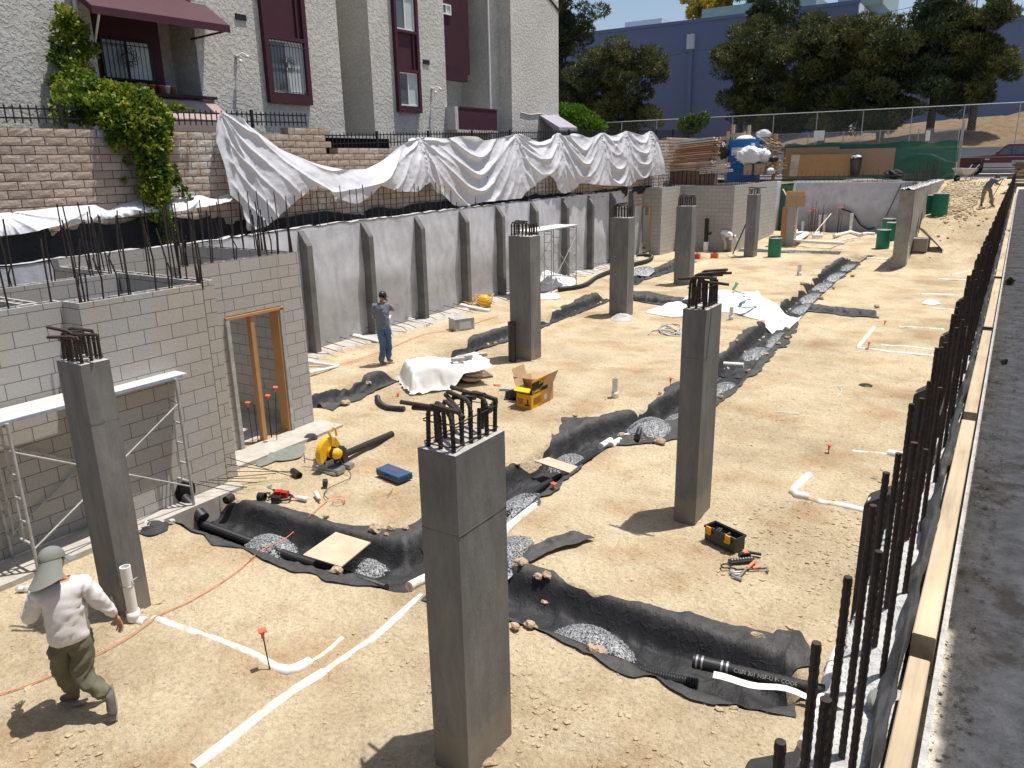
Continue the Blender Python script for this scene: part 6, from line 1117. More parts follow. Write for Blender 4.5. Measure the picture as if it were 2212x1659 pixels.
def standpipe(lab,bp,h,r,cap=True,z=0.,lean=(0,0),rz=None):
    T=thing('standpipe',lab,'pipe',(bp[0],bp[1],z),'white standpipes rising from the pad'); b=MB(); t=(bp[0]+lean[0],bp[1]+lean[1],z+h); b.tube([(bp[0],bp[1],z-.05),t],r,14,cap=False); b.tube([(bp[0],bp[1],z-.05),t],r*.82,14,cap=False); b.build('pipe','pvc',T)
    b=MB(); b.lathe((bp[0],bp[1],z),[(r*1.02,0),(r*1.2,0),(r*1.2,.1*r/.05),(r*1.02,.1*r/.05)],14); b.build('collar','pvc_dirty',T)
    b=MB(); b.lathe(t,[(0,-.02),(r*.8,-.02)],12); b.build('dark_mouth','pale_metal',T); b=MB(); b.lathe(t,[(r*.8,.0),(r,.0)],14); b.build('rim','pvc',T); return T
p_=g(2,2,925,178); standpipe('short upright white pipe standing alone in the middle of the pad',(p_.x,p_.y),.42,.062)
p_=g(1,2,1858,1060); standpipe('short upright white pipe in front of the white sacks',(p_.x,p_.y),.38,.06)
p_=g(1,3,402,708); standpipe('short upright white pipe left of the far gravel trench',(p_.x,p_.y),.45,.08)
p_=g(1,3,1250,665); standpipe('upright white pipe at the foot of the free-standing end wall',(p_.x,p_.y),1.0,.08)
p_=g(1,2,490,705); T=standpipe('upright white pipe with a floor elbow at the foot of the long wall',(p_.x,p_.y),.75,.075); b=MB(); b.tube([(p_.x,p_.y,.25),(p_.x+.05,p_.y+.05,.12),(p_.x+.35,p_.y+.5,.07),(p_.x+.6,p_.y+.9,.05)],.075,12); b.build('floor_elbow','pvc',T)
# strapped pipe on the first column
T=thing('strapped_pipe','tall white pipe strapped to the foot of the column beside the walking worker','pipe',(-7.48,3.86,0)); bx_,by_=g(3,0,1160,385).x,g(3,0,1160,385).y; t=onz(px(2,0,1100,1490),.62)
base=g(3,0,1165,390); b=MB(); bt=Vector((-7.44,3.84,0)); b.tube([bt,bt+Vector((0,0,.66))],.055,16,cap=False); b.tube([bt,bt+Vector((0,0,.66))],.045,16,cap=False); b.lathe(bt+Vector((0,0,.66)),[(.045,0),(.055,0)],16); b.lathe(bt+Vector((0,0,.60)),[(0,0),(.046,0)],12); b.build('pipe','pvc',T)
b=MB(); b.lathe(bt,[(.056,0.02),(.07,0.02),(.07,.13),(.056,.13)],16); b.tube([bt+Vector((0,0,.05)),bt+Vector((.03,.02,-.0)),bt+Vector((.13,.05,-.01))],.058,12); b.build('elbow','pvc_dirty',T)
b=MB(); b.tube([bt+Vector((math.cos(a)*.058,math.sin(a)*.058,.44)) for a in np.linspace(0,6.28,20)],.004,5); b.tube([bt+Vector((-.10,-.03,.46)),bt+Vector((-.03,-.06,.44)),bt+Vector((.06,.02,.50)),bt+Vector((.04,.09,.5))],.006,5); b.build('wire_tie','steel',T)
# red caps on stakes
def cap(lab,bp,h,lean=(0,0),z=0.,s=.075,n=1):
    T=thing('capped_stake',lab,'stake',(bp[0],bp[1],z),'red safety caps on steel stakes'); t=(bp[0]+lean[0],bp[1]+lean[1],z+h); b=MB(); b.tube([(bp[0],bp[1],z-.05),t],.007,6); b.build('stake','rebar',T)
    b=MB(); m_=Matrix.Translation(t)@Matrix.Rotation(lean[0]*1.5+.12,4,'Y')@Matrix.Rotation(.3+bp[0],4,'Z'); b.bx(-s/2,s/2,-s/2,s/2,.03,.042,m_); b.lathe((0,0,0),[(.014,-.05),(.018,.0),(.03,.03)],10,m_); b.build('cap','red_plastic',T)
cap('red cap on a thin stake beside the white elbow in the left foreground',gg(3,1,165,880),.40,(-.05,.0))
cap('red cap on a short stake beside the long trench, above the thick white pipe',gg(2,2,430,940),.10,(.0,.0))
cap('red cap at the left cloth tip left of the toolbox column',gg(2,2,1370,95),.16); cap('red cap in the middle of the right-hand dirt',gg(2,3,640,625),.10); cap('lower of two far red caps by the white pipe corner',gg(1,3,960,1300),.14); cap('upper far red cap above the white pipe corner',gg(1,3,1092,1105),.08)
cap('left red cap on a tall stake in front of the block room door',gg(2,0,2040,580),.78,(-.02,0)); cap('middle red cap in front of the block room door',gg(2,1,172,520),.80,(.03,0)); cap('right red cap in front of the block room door',gg(2,1,215,550),1.0,(.06,.05)); cap('fallen red cap lying on the dirt near the bent drain pipe',gg(2,1,1190,170),.03)
for a in ((2,0,2080,560),(2,0,2190,525)): p_=g(*a); b=MB(); b.tube([(p_.x,p_.y,0),(p_.x,p_.y,.75)],.008,5); one(b,'steel_stake','rebar',['bare steel stake left in the block room doorway','bare steel stake right of it in the block room doorway'][a[2]>2100],'stake')
# ================================================================ TOOLS AND MATERIALS ON THE PAD
D1=lambda a,b:pq(1050,1700,.5126,a,b); TBX=lambda a,b:pq(2750,2050,.3152,a,b); BOX=lambda a,b:pq(1980,1420,.2521,a,b); WR_=lambda a,b:pq(1600,1380,.336,a,b); PC=lambda a,b:pq(3100,780,.3152,a,b)
# plywood pieces
def slab4(name,lab,c4,th,mat,cat,grp=None):
    b=MB(); v=[tuple(p) for p in c4]+[(p[0],p[1],p[2]-th) for p in c4]; b.add(v,[(0,1,2,3),(7,6,5,4),(0,4,5,1),(1,5,6,2),(2,6,7,3),(3,7,4,0)]); return one(b,name,mat,lab,cat,grp)
slab4('plywood_sheet','square plywood board laid across the cross trench',[g(2,1,690,1262,.04),g(2,1,425,1445,.03),g(2,1,735,1540,.06),g(2,1,970,1345,.07)],.016,'plywood','plywood')
slab4('plywood_plank','narrow plywood plank bridging the long trench',[g(2,2,390,660,.02),g(2,2,280,690,.02),g(2,2,560,785,.05),g(2,2,625,735,.05)],.02,'plywood','plywood')
for i,(P,Q) in enumerate((((2,2,810,575),(2,2,890,525)),((2,2,890,570),(2,2,1030,495)))): b=MB(); b.tube([g(*P,.02),g(*Q,-.04)],.055+.012*i,14); one(b,'drain_pipe','pvc',['left of the two white pipe ends in the bunched black fabric','right, longer of the two white pipe ends in the bunched black fabric'][i],'pipe')
b=MB(); b.tube([g(1,2,1800,1420,.02),g(1,2,1960,1430,.04)],.06,12); one(b,'drain_pipe','pvc_dirty','whitish pipe end lying on the cloth behind the toolbox column','pipe')
# chop saw with the pipe it is cutting
P=onz(D1(560,330),0); P.z=gzs(P.x,P.y)+.01; T=thing('chop_saw','yellow abrasive chop saw clamping a black pipe, standing on the dirt','saw',tuple(P))
e1=onz(D1(1010,70),.06); e0=onz(D1(540,280),.12); ax=(e1-e0); ax.z=0; ax.normalize(); Rz=Matrix(((ax.y,ax.x,0),(-ax.x,ax.y,0),(0,0,1))).to_4x4()   # local +Y runs along the pipe
Ms=Matrix.Translation(P)@Rz@Matrix.Scale(1.28,4)
def prt(nm,mat,fn): b=MB(); fn(b); b.build(nm,mat,T)
prt('base','steel',lambda b:(b.bx(-.22,.20,-.16,-.02,.0,.06,Ms),b.bx(-.19,.17,-.19,-.16,.0,.03,Ms),b.bx(-.22,.20,.06,.16,.0,.05,Ms),b.bx(-.16,.14,-.02,.06,0,.035,Ms)))
prt('arm','black_plastic',lambda b:(b.cbx((.06,.10,.16),(.08,.09,.22),Ms,rx=.3),b.cbx((.08,.02,.26),(.07,.22,.06),Ms,rx=-.4)))
mg=Ms@Matrix.Translation((-.03,-.06,.24))@Matrix.Rotation(math.pi/2,4,'Y')
def guard(b):
    R_=.19; ang=np.linspace(-.55,3.75,26); n=len(ang)
    for sx_ in (-.03,.045):
        v=[(0,0,sx_)]+[(math.cos(a)*R_*-1 if False else -math.sin(a)*R_,math.cos(a)*R_,sx_) for a in ang]; v=[tuple(mg@Vector(q)) for q in v]; b.add(v,[(0,i,i+1) for i in range(1,n)])
    v=[tuple(mg@Vector((-math.sin(a)*R_,math.cos(a)*R_,z))) for z in (-.03,.045) for a in ang]; b.add(v,[(i,i+1,n+i+1,n+i) for i in range(n-1)])
prt('blade_guard','yellow',guard)
prt('blade','black_plastic',lambda b:b.lathe((0,0,0),[(0,-.004),(.165,-.004),(.165,.004),(0,.004)],28,mg))
prt('motor','yellow',lambda b:(b.lathe((0,0,0),[(0,.04),(.07,.04),(.075,.14),(.06,.19),(0,.19)],14,mg),))
prt('motor_band','black_plastic',lambda b:b.lathe((0,0,0),[(.077,.09),(.08,.1),(.08,.13),(.074,.14)],14,mg))
h=[Ms@Vector(q) for q in ((.02,-.02,.40),(.02,-.06,.50),(.02,.0,.55),(.02,.06,.52),(.02,.07,.42))]; prt('handle','yellow',lambda b:b.tube(h,.018,8))
prt('vise','steel',lambda b:(b.tube([Ms@Vector((-.40,-.10,.10)),Ms@Vector((-.12,-.10,.10))],.012,8),b.tube([Ms@Vector((-.40,-.10,.04)),Ms@Vector((-.40,-.10,.17))],.010,6),b.cbx((-.18,-.10,.11),(.03,.12,.09),Ms),b.cbx((.02,-.10,.11),(.03,.12,.09),Ms)))
b=MB(); b.tube([e0+Vector((0,0,.02)),e1+Vector((0,0,.0))],.058,16); b.tube([e0-ax*.02,e0+ax*.06],.059,16); one(b,'iron_pipe','iron_pipe','long black iron pipe held in the chop saw, its far end resting on the dirt','pipe')
b=MB(); q=[P+Rz.to_3x3()@Vector((.05,.08,.3)),P+Vector((.1,.02,.2)),onz(D1(690,390),.01),onz(D1(630,440),.01),onz(D1(520,490),.01),onz(D1(480,540),.01),onz(D1(510,575),.015)]; b.tube(smooth_path(q,5),.006,6); one(b,'power_cord','black_plastic','grey power cord curving from the chop saw to the orange extension','cord')
q=[px(3,0,-150,1090),px(3,0,0,1062),px(3,0,200,1000),px(3,0,440,900),px(3,0,660,795),px(3,0,900,680),px(3,0,1080,570),px(3,0,1200,480),px(3,0,1290,420),px(3,0,1500,330),px(3,0,1700,215),px(3,0,1900,80),px(2,0,2050,1450),px(2,1,0,1480),px(2,1,110,1400),px(2,1,290,1310),px(2,1,400,1210),px(2,1,480,1130),px(2,1,560,1060),px(2,1,620,1010)]
b=MB(); P_=[]
for k,a in enumerate(q):
    r_=onz(a,.012); z=gzs(r_.x,r_.y); r_=onz(a,max(z,-.16)+.022); P_.append(r_)
P_+= [onz(D1(520,570),.02),onz(D1(600,552),.02),onz(D1(648,580),.02),onz(D1(600,608),.02),onz(D1(552,600),.02),onz(D1(560,570),.03),onz(D1(620,560),.03),onz(D1(640,590),.03)]
b.tube(smooth_path(P_,5),.006,6); one(b,'extension_cord','cord_orange','orange extension cord running across the left foreground and over the black fabric','cord')
# blue tool case
cs=[onz(D1(980,302),.11),onz(D1(887,342),.11),onz(D1(1060,412),.11),onz(D1(1168,372),.11)]; T=thing('tool_case','flat dark blue hard tool case with red lettering lying on the dirt','tool case',(cs[1].x,cs[1].y,0))
def hexa(b,c4,z0,z1,grow=0):
    c=sum(c4,Vector())/4; q=[c+(p_-c)*(1+grow) for p_ in c4]; b.add([(p_.x,p_.y,z0) for p_ in q]+[(p_.x,p_.y,z1) for p_ in q],[(0,3,2,1),(4,5,6,7),(0,1,5,4),(1,2,6,5),(2,3,7,6),(3,0,4,7)])
def hexo(nm,mat,z0,z1,grow=0,T_=None,c4=None): b=MB(); hexa(b,c4 or cs,z0,z1,grow); return b.build(nm,mat,T_ or T)
hexo('bottom_shell','blue_case',.012,.06); hexo('seam','black_plastic',.06,.068,.03); hexo('lid','blue_case',.068,.115); 
ux=(cs[2]-cs[1]); ux.z=0; ux.normalize(); vy=Vector((-ux.y,ux.x,0)); c=sum(cs,Vector())/4; rot=Matrix((ux,vy,Vector((0,0,1)))).transposed()
text('BOSCH',.075,(c-ux*.12-vy*-.0).to_tuple()[:2]+(.1155,),rot,'ink_red',T,.001)
b=MB(); m_=(cs[1]+cs[2])/2; b.tube([Vector((m_.x,m_.y,.06))-ux*.06,Vector((m_.x,m_.y,.06))-ux*.06-vy*.03,Vector((m_.x,m_.y,.06))+ux*.06-vy*.03,Vector((m_.x,m_.y,.06))+ux*.06],.008,6); b.build('handle','black_plastic',T)
# red hammer drill
P=onz(D1(150,590),0); P.z=gzs(P.x,P.y); T=thing('hammer_drill','red and black cordless hammer drill with a clay spade bit lying above the cross trench','drill',tuple(P)); a0=onz(D1(90,560),0); a1=onz(D1(240,560),0); ax=(a1-a0); ax.z=0; ax.normalize(); Md=Matrix.Translation(P)@Matrix(((ax.x,-ax.y,0),(ax.y,ax.x,0),(0,0,1))).to_4x4()
for nm,mat,fn in (('housing','red_tool',lambda b:(b.cbx((0,.07,.08),(.17,.09,.09),Md,rz=-.2),b.cbx((-.06,.05,.09),(.1,.10,.11),Md))),('battery','black_plastic',lambda b:b.cbx((-.05,-.07,.055),(.13,.09,.10),Md,rz=-.15)),('grip','black_plastic',lambda b:b.tube([Md@Vector((.06,.10,.07)),Md@Vector((.14,.05,.06)),Md@Vector((.13,-.04,.05)),Md@Vector((.02,-.08,.05))],.020,8)),('chuck','black_plastic',lambda b:b.tube([Md@Vector((-.09,.10,.10)),Md@Vector((-.17,.17,.10))],[.032,.018],10)),('side_handle','black_plastic',lambda b:b.tube([Md@Vector((-.12,.07,.09)),Md@Vector((-.2,-.0,.05))],.022,8)),('spade_bit','steel',lambda b:(b.tube([Md@Vector((-.17,.17,.10)),Md@Vector((-.22,.21,.10))],.008,6),b.add([tuple(Md@Vector(q)) for q in ((-.21,.19,.11),(-.25,.22,.09),(-.33,.31,.09),(-.25,.34,.12),(-.21,.19,.105),(-.25,.22,.085),(-.33,.31,.085),(-.25,.34,.115))],[(0,1,2,3),(7,6,5,4),(0,4,5,1),(1,5,6,2),(2,6,7,3),(3,7,4,0)])))): b=MB(); fn(b); b.build(nm,mat,T)
def bottle(lab,p0,p1,capm='amber',r=.033,mat='sack'):
    T=thing('bottle',lab,'bottle',tuple(p0)); b=MB(); d=(p1-p0); L_=d.length; m_=Matrix.Translation(p0)@d.to_track_quat('Z','Y').to_matrix().to_4x4(); b.lathe((0,0,0),[(0,0),(r,.005),(r,L_*.68),(r*.45,L_*.85),(r*.4,L_*.88),(0,L_*.88)],12,m_); b.build('body',mat,T); b=MB(); b.lathe((0,0,0),[(0,L_*.88),(r*.5,L_*.88),(r*.5,L_),(0,L_)],10,m_); b.build('cap',capm,T)
    b=MB(); b.lathe((0,0,0),[(r*1.02,L_*.2),(r*1.02,L_*.45)],12,m_); b.build('label_band','white_paint' if mat!='sack' else 'pvc_dirty',T)
V3=lambda p_,z:Vector((p_.x,p_.y,z))
bottle('white bottle lying right beside the red hammer drill',V3(onz(D1(350,595)),.035),V3(onz(D1(240,578)),.035),'red_plastic'); bottle('white squeeze bottle with an orange cap lying by the cord coil',V3(onz(D1(415,545)),.035),V3(onz(D1(450,600)),.035))
p_=g(3,0,930,440); bottle('clear water bottle standing at the foot of the walking worker column',Vector((p_.x,p_.y,0)),Vector((p_.x,p_.y,.25)),'pale_metal',.035,'clear_plastic'); p_=g(3,0,130,220,.05); bottle('clear water bottle lying under the footing edge at far left',p_,p_+Vector((.16,.12,0)),'ink_blue',.033,'clear_plastic'); p_=g(3,3,740,480,.04); bottle('clear water bottle lying against the nearest rebar on the right',p_,p_+Vector((.15,-.12,0)),'ink_blue',.033,'clear_plastic')
# cut pipe rings
def ring(lab,a,b_,r=.055,f=D1,mat='black_pipe',name='pipe_offcut'):
    A_,B_=V3(onz(f(*a)),r),V3(onz(f(*b_)),r); b=MB(); b.tube([A_,B_],r,16,cap=False); b.tube([A_,B_],r*.84,16,cap=False); d=(B_-A_).normalized()
    for e,sg in ((A_,1),(B_,-1)):
        m_=Matrix.Translation(e)@d.to_track_quat('Z','Y').to_matrix().to_4x4(); b.lathe((0,0,0),[(r*.84,0),(r,0)],16,m_)
    return one(b,name,mat,lab,'pipe offcut')
ring('black pipe offcut lying left of the chop saw',(240,385),(290,420)); ring('short black pipe ring in front of the chop saw',(475,480),(508,478),.06); K=lambda a,b:px(2,0,a,b)
ring('black pipe ring at the block wall end of the cross trench',(1820,1040),(1870,1010),.06,K); ring('black pipe ring left of the red drill, on the cloth edge',(2085,1010),(2135,1015),.065,K)
ribbed('drain_pipe','bent ribbed black drain pipe lying loose in front of the black fabric piece',[V3(g(2,1,1025,200),.06),V3(g(2,1,1040,240),.06),V3(g(2,1,1110,285),.06),V3(g(2,1,1245,298),.06)],.06)
ribbed('drain_pipe','short bent ribbed black pipe lying behind the bars of the nearest column',[V3(g(2,1,1850,330),.06),V3(g(2,1,1930,295),.06),V3(g(2,1,1975,240),.06)],.06)
ribbed('drain_pipe','long black corrugated hose snaking from the scaffold column toward the block building',[V3(g(1,2,472,838),.09),V3(g(1,2,620,822),.09),V3(g(1,2,700,795),.09),V3(g(1,2,780,740),.09),V3(g(1,2,870,700),.09),V3(g(1,2,1060,640),.1),V3(g(1,2,1190,605),.1),V3(g(1,2,1220,570),.1),V3(g(1,2,1170,560),.1),V3(g(1,2,1100,562),.1)],.095,.04)
p_=g(1,2,100,1410); b=MB(); b.tube([(p_.x,p_.y,0),(p_.x,p_.y,1.02)],.095,18); one(b,'standing_pipe','black_pipe','short thick black pipe standing upright against the column foot','pipe')
# carton with lettering
cA=onz(BOX(580,872),0); cB=onz(BOX(345,828),0); cC=onz(BOX(832,745),0); e1=(cB-cA); e2=(cC-cA); e2=e2-e1*(e2.dot(e1)/e1.dot(e1)); w1,w2_=e1.length,e2.length; hB=.43
T=thing('tool_carton','open yellow and black saw carton standing on the dirt with a yellow flap hanging forward','carton',tuple(cA)); u1,u2=e1.normalized(),e2.normalized(); fr=Matrix(((u1.x,u2.x,0),(u1.y,u2.y,0),(0,0,1))).to_4x4(); fr=Matrix.Translation(cA)@fr
def cb(nm,mat,a): b=MB(); b.bx(*a,fr); return b.build(nm,mat,T)
mk('carton_yellow',(.78,.38,.02),.6,.08,6,50,.1,.002)
t_=.01; C0=cb('side','carton_yellow',(0,w1,0,t_,.0,hB)); cb('side','carton_yellow',(0,t_,t_,w2_,0,hB)); cb('inner_side','cardboard',(t_,w1,w2_-t_,w2_,0,hB)); cb('inner_side','cardboard',(w1-t_,w1,t_,w2_-t_,0,hB)); cb('bottom','cardboard',(t_,w1-t_,t_,w2_-t_,0,t_))
cb('band','ink_black',(-.002,w1,-.003,-.0005,hB-.13,hB-.03)); cb('band','ink_black',(-.003,-.0005,-.002,w2_,hB-.13,hB-.0))
n1=-u2; n2=-u1
rot1=Matrix((-u1,Vector((0,0,1)),(-u1).cross(Vector((0,0,1))))).transposed(); rot2=Matrix((u2,Vector((0,0,1)),u2.cross(Vector((0,0,1))))).transposed()
text('DeWALT',.075,tuple(cA+u1*(w1-.02)-u2*.004+Vector((0,0,hB-.115))),rot1,'ink_yellow',T,.001); text('DeWALT',.085,tuple(cA+u2*.03-u1*.004+Vector((0,0,hB-.115))),rot2,'ink_yellow',T,.001)
for k in range(6): cb('small_print','ink_black',(w1*.55,w1*(.95-.03*(k%3)),-.0025,-.0008,.20-.022*k,.208-.022*k))
for k in range(7): cb('small_print','ink_black',(-.0025,-.0008,w2_*.12,w2_*(.62-.04*(k%3)),.21-.022*k,.217-.022*k))
cb('saw_picture','black_plastic',(w1*.12,w1*.45,-.0025,-.0008,.06,.10)); cb('saw_picture','black_plastic',(w1*.2,w1*.3,-.0025,-.0008,.10,.20)); cb('barcode_label','white_paint',(-.0025,-.0008,w2_*.80,w2_*.95,.08,.20)); cb('barcode_label','white_paint',(w1*.1,w1*.4,-.0035,-.003,hB-.09,hB-.05)); cb('price_label','yellow',(w1*.35,w1*.8,-.003,-.0008,.21,.235))
b=MB(); v=[(0,0,hB),(w1,0,hB),(w1,-.035,hB-.02),(0,-.035,hB-.02)]; b.bx(0,w1,-.11,0,-.006,0,fr@Matrix.Translation((0,0,hB))@Matrix.Rotation(-.05,4,'X')@Matrix.Rotation(.55,4,'X')); b.build('front_flap','ink_yellow',T)
b=MB(); b.bx(0,.006,0,w2_,0,.16,fr@Matrix.Translation((0,0,hB))@Matrix.Rotation(-.12,4,'Y')); b.build('side_flap','carton_yellow',T); b=MB(); b.bx(-.002,.0,0,w2_,0.0,.11,fr@Matrix.Translation((-.001,0,hB))@Matrix.Rotation(-.12,4,'Y')); b.build('flap_band','ink_black',T)
text('DeWALT',.08,tuple(cA+u2*(w2_-.03)-u1*.026+Vector((0,0,hB+.10))),Matrix((-u2,-Vector((0,0,1)),u2.cross(Vector((0,0,1))))).transposed(),'ink_yellow',T,.001)
b=MB(); b.bx(0,.006,0,w2_,0,.15,fr@Matrix.Translation((w1,0,hB))@Matrix.Rotation(.35,4,'Y')); b.build('side_flap','cardboard',T)
c2_=onz(BOX(600,400),.25); T2,R2=box_open('cardboard_box','plain brown open carton just behind the yellow saw carton',(cA+u1*w1*.9+u2*.62-Vector((0,0,0))).to_tuple(),(.46,.62,.36),math.atan2(u2.y,u2.x)+.0,'cardboard')
b=MB(); m_=onz(BOX(855,530),.06); b.lathe(m_,[(0,-.05),(.05,-.05),(.055,0),(.05,.05),(0,.05)],14,Matrix.Translation(m_)@Matrix.Rotation(math.pi/2,4,'Y')); one(b,'ribbed_fitting','black_plastic','small black ribbed pipe cap right of the yellow carton','pipe fitting')
b=MB(); m_=onz(BOX(290,630),.08); b.blob(m_,(.16,.14,.09),91,3,.4); one(b,'black_bag','black_plastic','black tool bag slumped left of the yellow carton','bag')
b=MB(); m_=onz(BOX(150,548),.03); b.cbx(m_,(.2,.1,.06),rz=.4); b.bx(m_.x-.0,m_.x+.02,m_.y,m_.y+.02,.03,.06); one(b,'small_box','galv','small open metal box on the dirt left of the black tool bag','box')
b=MB(); m_=onz(BOX(25,480),.02); b.blob(m_,(.09,.05,.02),92,2,.6); one(b,'glove','red_plastic','red work glove dropped on the dirt left of the cartons','glove')
# wrapped sacks on a pallet
F_=[onz(WR_(190,560)),onz(WR_(1060,420)),onz(WR_(1010,230)),onz(WR_(220,330))]; cen=sum(F_,Vector())/4; T=thing('wrapped_pallet','stack of tan sacks on a pallet loosely covered by a white plastic sheet','pallet load',(cen.x,cen.y,0))
a_=onz(WR_(180,560)); e_=onz(WR_(1060,450)); ux=(e_-a_); Lw=ux.length; ux.normalize(); vy=Vector((-ux.y,ux.x,0)); dW=.95
def PP(s,t,z): q=a_+ux*(Lw*s)+vy*(dW*t); return (q.x,q.y,z)
b=MB()
for L_ in range(4):
    for k in range(3):
        for t in range(2):
            s=(k+.5)/3+(.03 if L_%2 else -.02); c_=Vector(PP(s*.92+.04,.27+.46*t,.09+.095*L_)); b.blob(c_,(Lw/6.3,dW*.24,.055),300+L_*7+k*3+t,2,.12)
b.build('sacks','plywood',T); b=MB(); m_=Matrix.Translation(cen)@Matrix(((ux.x,-ux.y,0),(ux.y,ux.x,0),(0,0,1))).to_4x4(); b.bx(-Lw*.48,Lw*.48,-dW*.5,dW*.45,0,.05,m_); b.build('pallet','tan_dark',T)
u=np.linspace(-.10,1.02,70); v=np.linspace(-.25,1.2,60); U,V_=np.meshgrid(u,v,indexing='ij'); top=.47+.05*np.sin(U*7)+.03*vnoise(U*5,V_*5); 
edge=np.minimum(np.minimum(U+.0,1.0-U)*Lw,np.minimum(V_-.0,1.0-V_)*dW); fall=np.clip(edge/.10,-1.8,1); Z=np.where(fall>0,top-.03*(1-fall)**2,top-.03+fall*.26*(1-.86*np.clip((U-.42)*5,0,1)*(V_<.35)))
Z=np.maximum(Z,.02+.02*np.abs(fbm(U*9,V_*9,2)))+.022*fbm(U*11,V_*7,3)+.02*(1-np.abs(fbm(U*6+V_*3,V_*5,2))); X=a_.x+ux.x*Lw*U+vy.x*dW*V_; Y=a_.y+ux.y*Lw*U+vy.y*dW*V_; k=np.clip(-fall,0,1)*.0
b=MB(); b.grid(X+.03*fbm(U*8,V_*8,2),Y+.03*fbm(U*8+5,V_*8,2),Z); b.build('plastic_cover','sack',T)
for lab,a,b_,z in (('grey block lying on top of the plastic-covered sacks',690,185,.50),('second grey piece behind it on the covered sacks',780,155,.50),('grey block at the far right corner of the covered sacks',955,130,.42)):
    m_=onz(WR_(a,b_),z); q=MB(); q.cbx(m_+Vector((0,0,.03)),(.30,.14,.07),rz=.9); one(q,'block_piece','column_top',lab,'block')
# metal box, hose coil with yellow compressor
p_=g(1,1,1740,1150); q=[g(1,1,1655,1160),g(1,1,1835,1130)]; d=(q[1]-q[0]); T=thing('metal_box','dented galvanised metal box lying in front of the long wall','box',tuple(p_)); m_=Matrix.Translation(q[0])@Matrix.Rotation(math.atan2(d.y,d.x)-.1,4,'Z'); b=MB(); b.bx(0,.62,0,.45,0,.34,m_); b.build('case','galv',T); b=MB(); b.bx(.12,.5,-.012,-.001,.06,.25,m_); b.build('front_plate','pale_metal',T); b=MB(); b.bx(-.01,.63,-.01,.46,.341,.352,m_); b.build('lid','galv',T)
p_=g(1,1,1885,960); T=thing('air_compressor','small yellow compressor wound round with orange hose at the foot of the long wall','compressor',tuple(p_)); b=MB(); b.blob((p_.x,p_.y,.2),(.24,.2,.22),95,3,.1); b.build('tank','yellow',T)
rg=random.Random(9); b=MB()
for k in range(7):
    c_=Vector((p_.x-.35-.12*k*.6,p_.y-.25-.2*(k%3),.12)); r_=rg.uniform(.16,.26); tl=rg.uniform(-.8,.8); b.tube([c_+Vector((math.cos(a)*r_,math.sin(a)*r_*math.cos(tl),abs(math.sin(a)*r_*math.sin(tl))*1.3)) for a in np.linspace(0,6.28,22)],.014,5)
for k in range(4): r_=.26+.02*k; b.tube([(p_.x+math.cos(a)*r_,p_.y+math.sin(a)*r_,.1+.1*k+.05*math.sin(a*2)) for a in np.linspace(0,6.28,22)],.013,5)
b.build('air_hose','hose_yellow',T)
q=[px(1,1,440,1510),px(1,1,700,1430),px(1,1,900,1370),px(1,1,1150,1280),px(1,1,1400,1180),px(1,1,1650,1140),px(1,1,2000,1030)]; b=MB(); b.tube(smooth_path([onz(a,.02) for a in q],5),.01,5); one(b,'air_line','cord_orange','thin orange line stretched along the ground in front of the long wall','hose')
# black rubber hose coil
q=[(1195,1185),(1230,1150),(1330,1150),(1440,1180),(1400,1140),(1330,1110),(1285,1125),(1300,1165),(1380,1195),(1450,1195),(1440,1160),(1350,1130),(1310,1150),(1345,1185),(1420,1170),(1450,1110),(1380,1100),(1300,1105)]
b=MB(); b.tube(smooth_path([g(1,2,a,c_,.03+.012*(i%4)) for i,(a,c_) in enumerate(q)],6),.022,6); one(b,'hose_coil','galv','loosely coiled grey hose on the dirt left of the toolbox column','hose')
# white sacks
def sackG(lab,pts,h,seed,name='sack',mat='sack',z=0,rough=.3,cat='sack'):
    P_=[g(*q) for q in pts]; c_=sum(P_,Vector())/len(P_); nS=34; th=np.linspace(0,2*np.pi,nS,endpoint=False); m=len(P_); 
    ang=np.array([math.atan2(p_.y-c_.y,p_.x-c_.x) for p_ in P_]); rad=np.array([math.hypot(p_.x-c_.x,p_.y-c_.y) for p_ in P_]); o=np.argsort(ang); ang=ang[o]; rad=rad[o]; rr=np.interp(th,np.r_[ang-2*np.pi,ang,ang+2*np.pi],np.r_[rad,rad,rad]); rr=rr*(1+.05*np.sin(th*5+seed))
    t=np.linspace(0,1,16); Tt,Th=np.meshgrid(t,np.r_[th,th[0]+2*np.pi],indexing='ij'); Rr=np.r_[rr,rr[0]][None,:]*Tt; X=c_.x+Rr*np.cos(Th); Y=c_.y+Rr*np.sin(Th); q=fbm(X*1.5+seed,Y*1.5,2); Z=gz(X,Y,False)+.02+h*(1-Tt**2.2)*(.55+.45*vnoise(X*2+seed,Y*2))+.10*h*0+ (h*.55)*np.clip(1-np.abs(fbm(X*2.4+q*2,Y*2.4-q+seed,3))*1.5,0,1)*(1-Tt**4)
    b=MB(); b.grid(X,Y,Z,flip=True); return one(b,name,mat,lab,cat)
sackG('huge crumpled white woven sack with green stripes spread beyond the toolbox column',[(1,2,1780,1000),(1,2,1880,850),(1,2,2000,830),(1,2,2150,920),(1,3,200,950),(1,3,390,1045),(1,3,250,1070),(1,3,150,1100),(1,2,2090,1060),(1,2,1900,1020)],.28,1)
sackG('smaller white woven sack left of the huge one, behind the toolbox column bars',[(1,2,1700,950),(1,2,1720,850),(1,2,1790,820),(1,2,1850,900),(1,2,1840,990),(1,2,1760,1010)],.25,2)
sackG('white cloth-like sack lying left of the toolbox column top',[(1,2,1310,1040),(1,2,1390,960),(1,2,1440,950),(1,2,1500,1000),(1,2,1480,1050),(1,2,1400,1052)],.22,3)
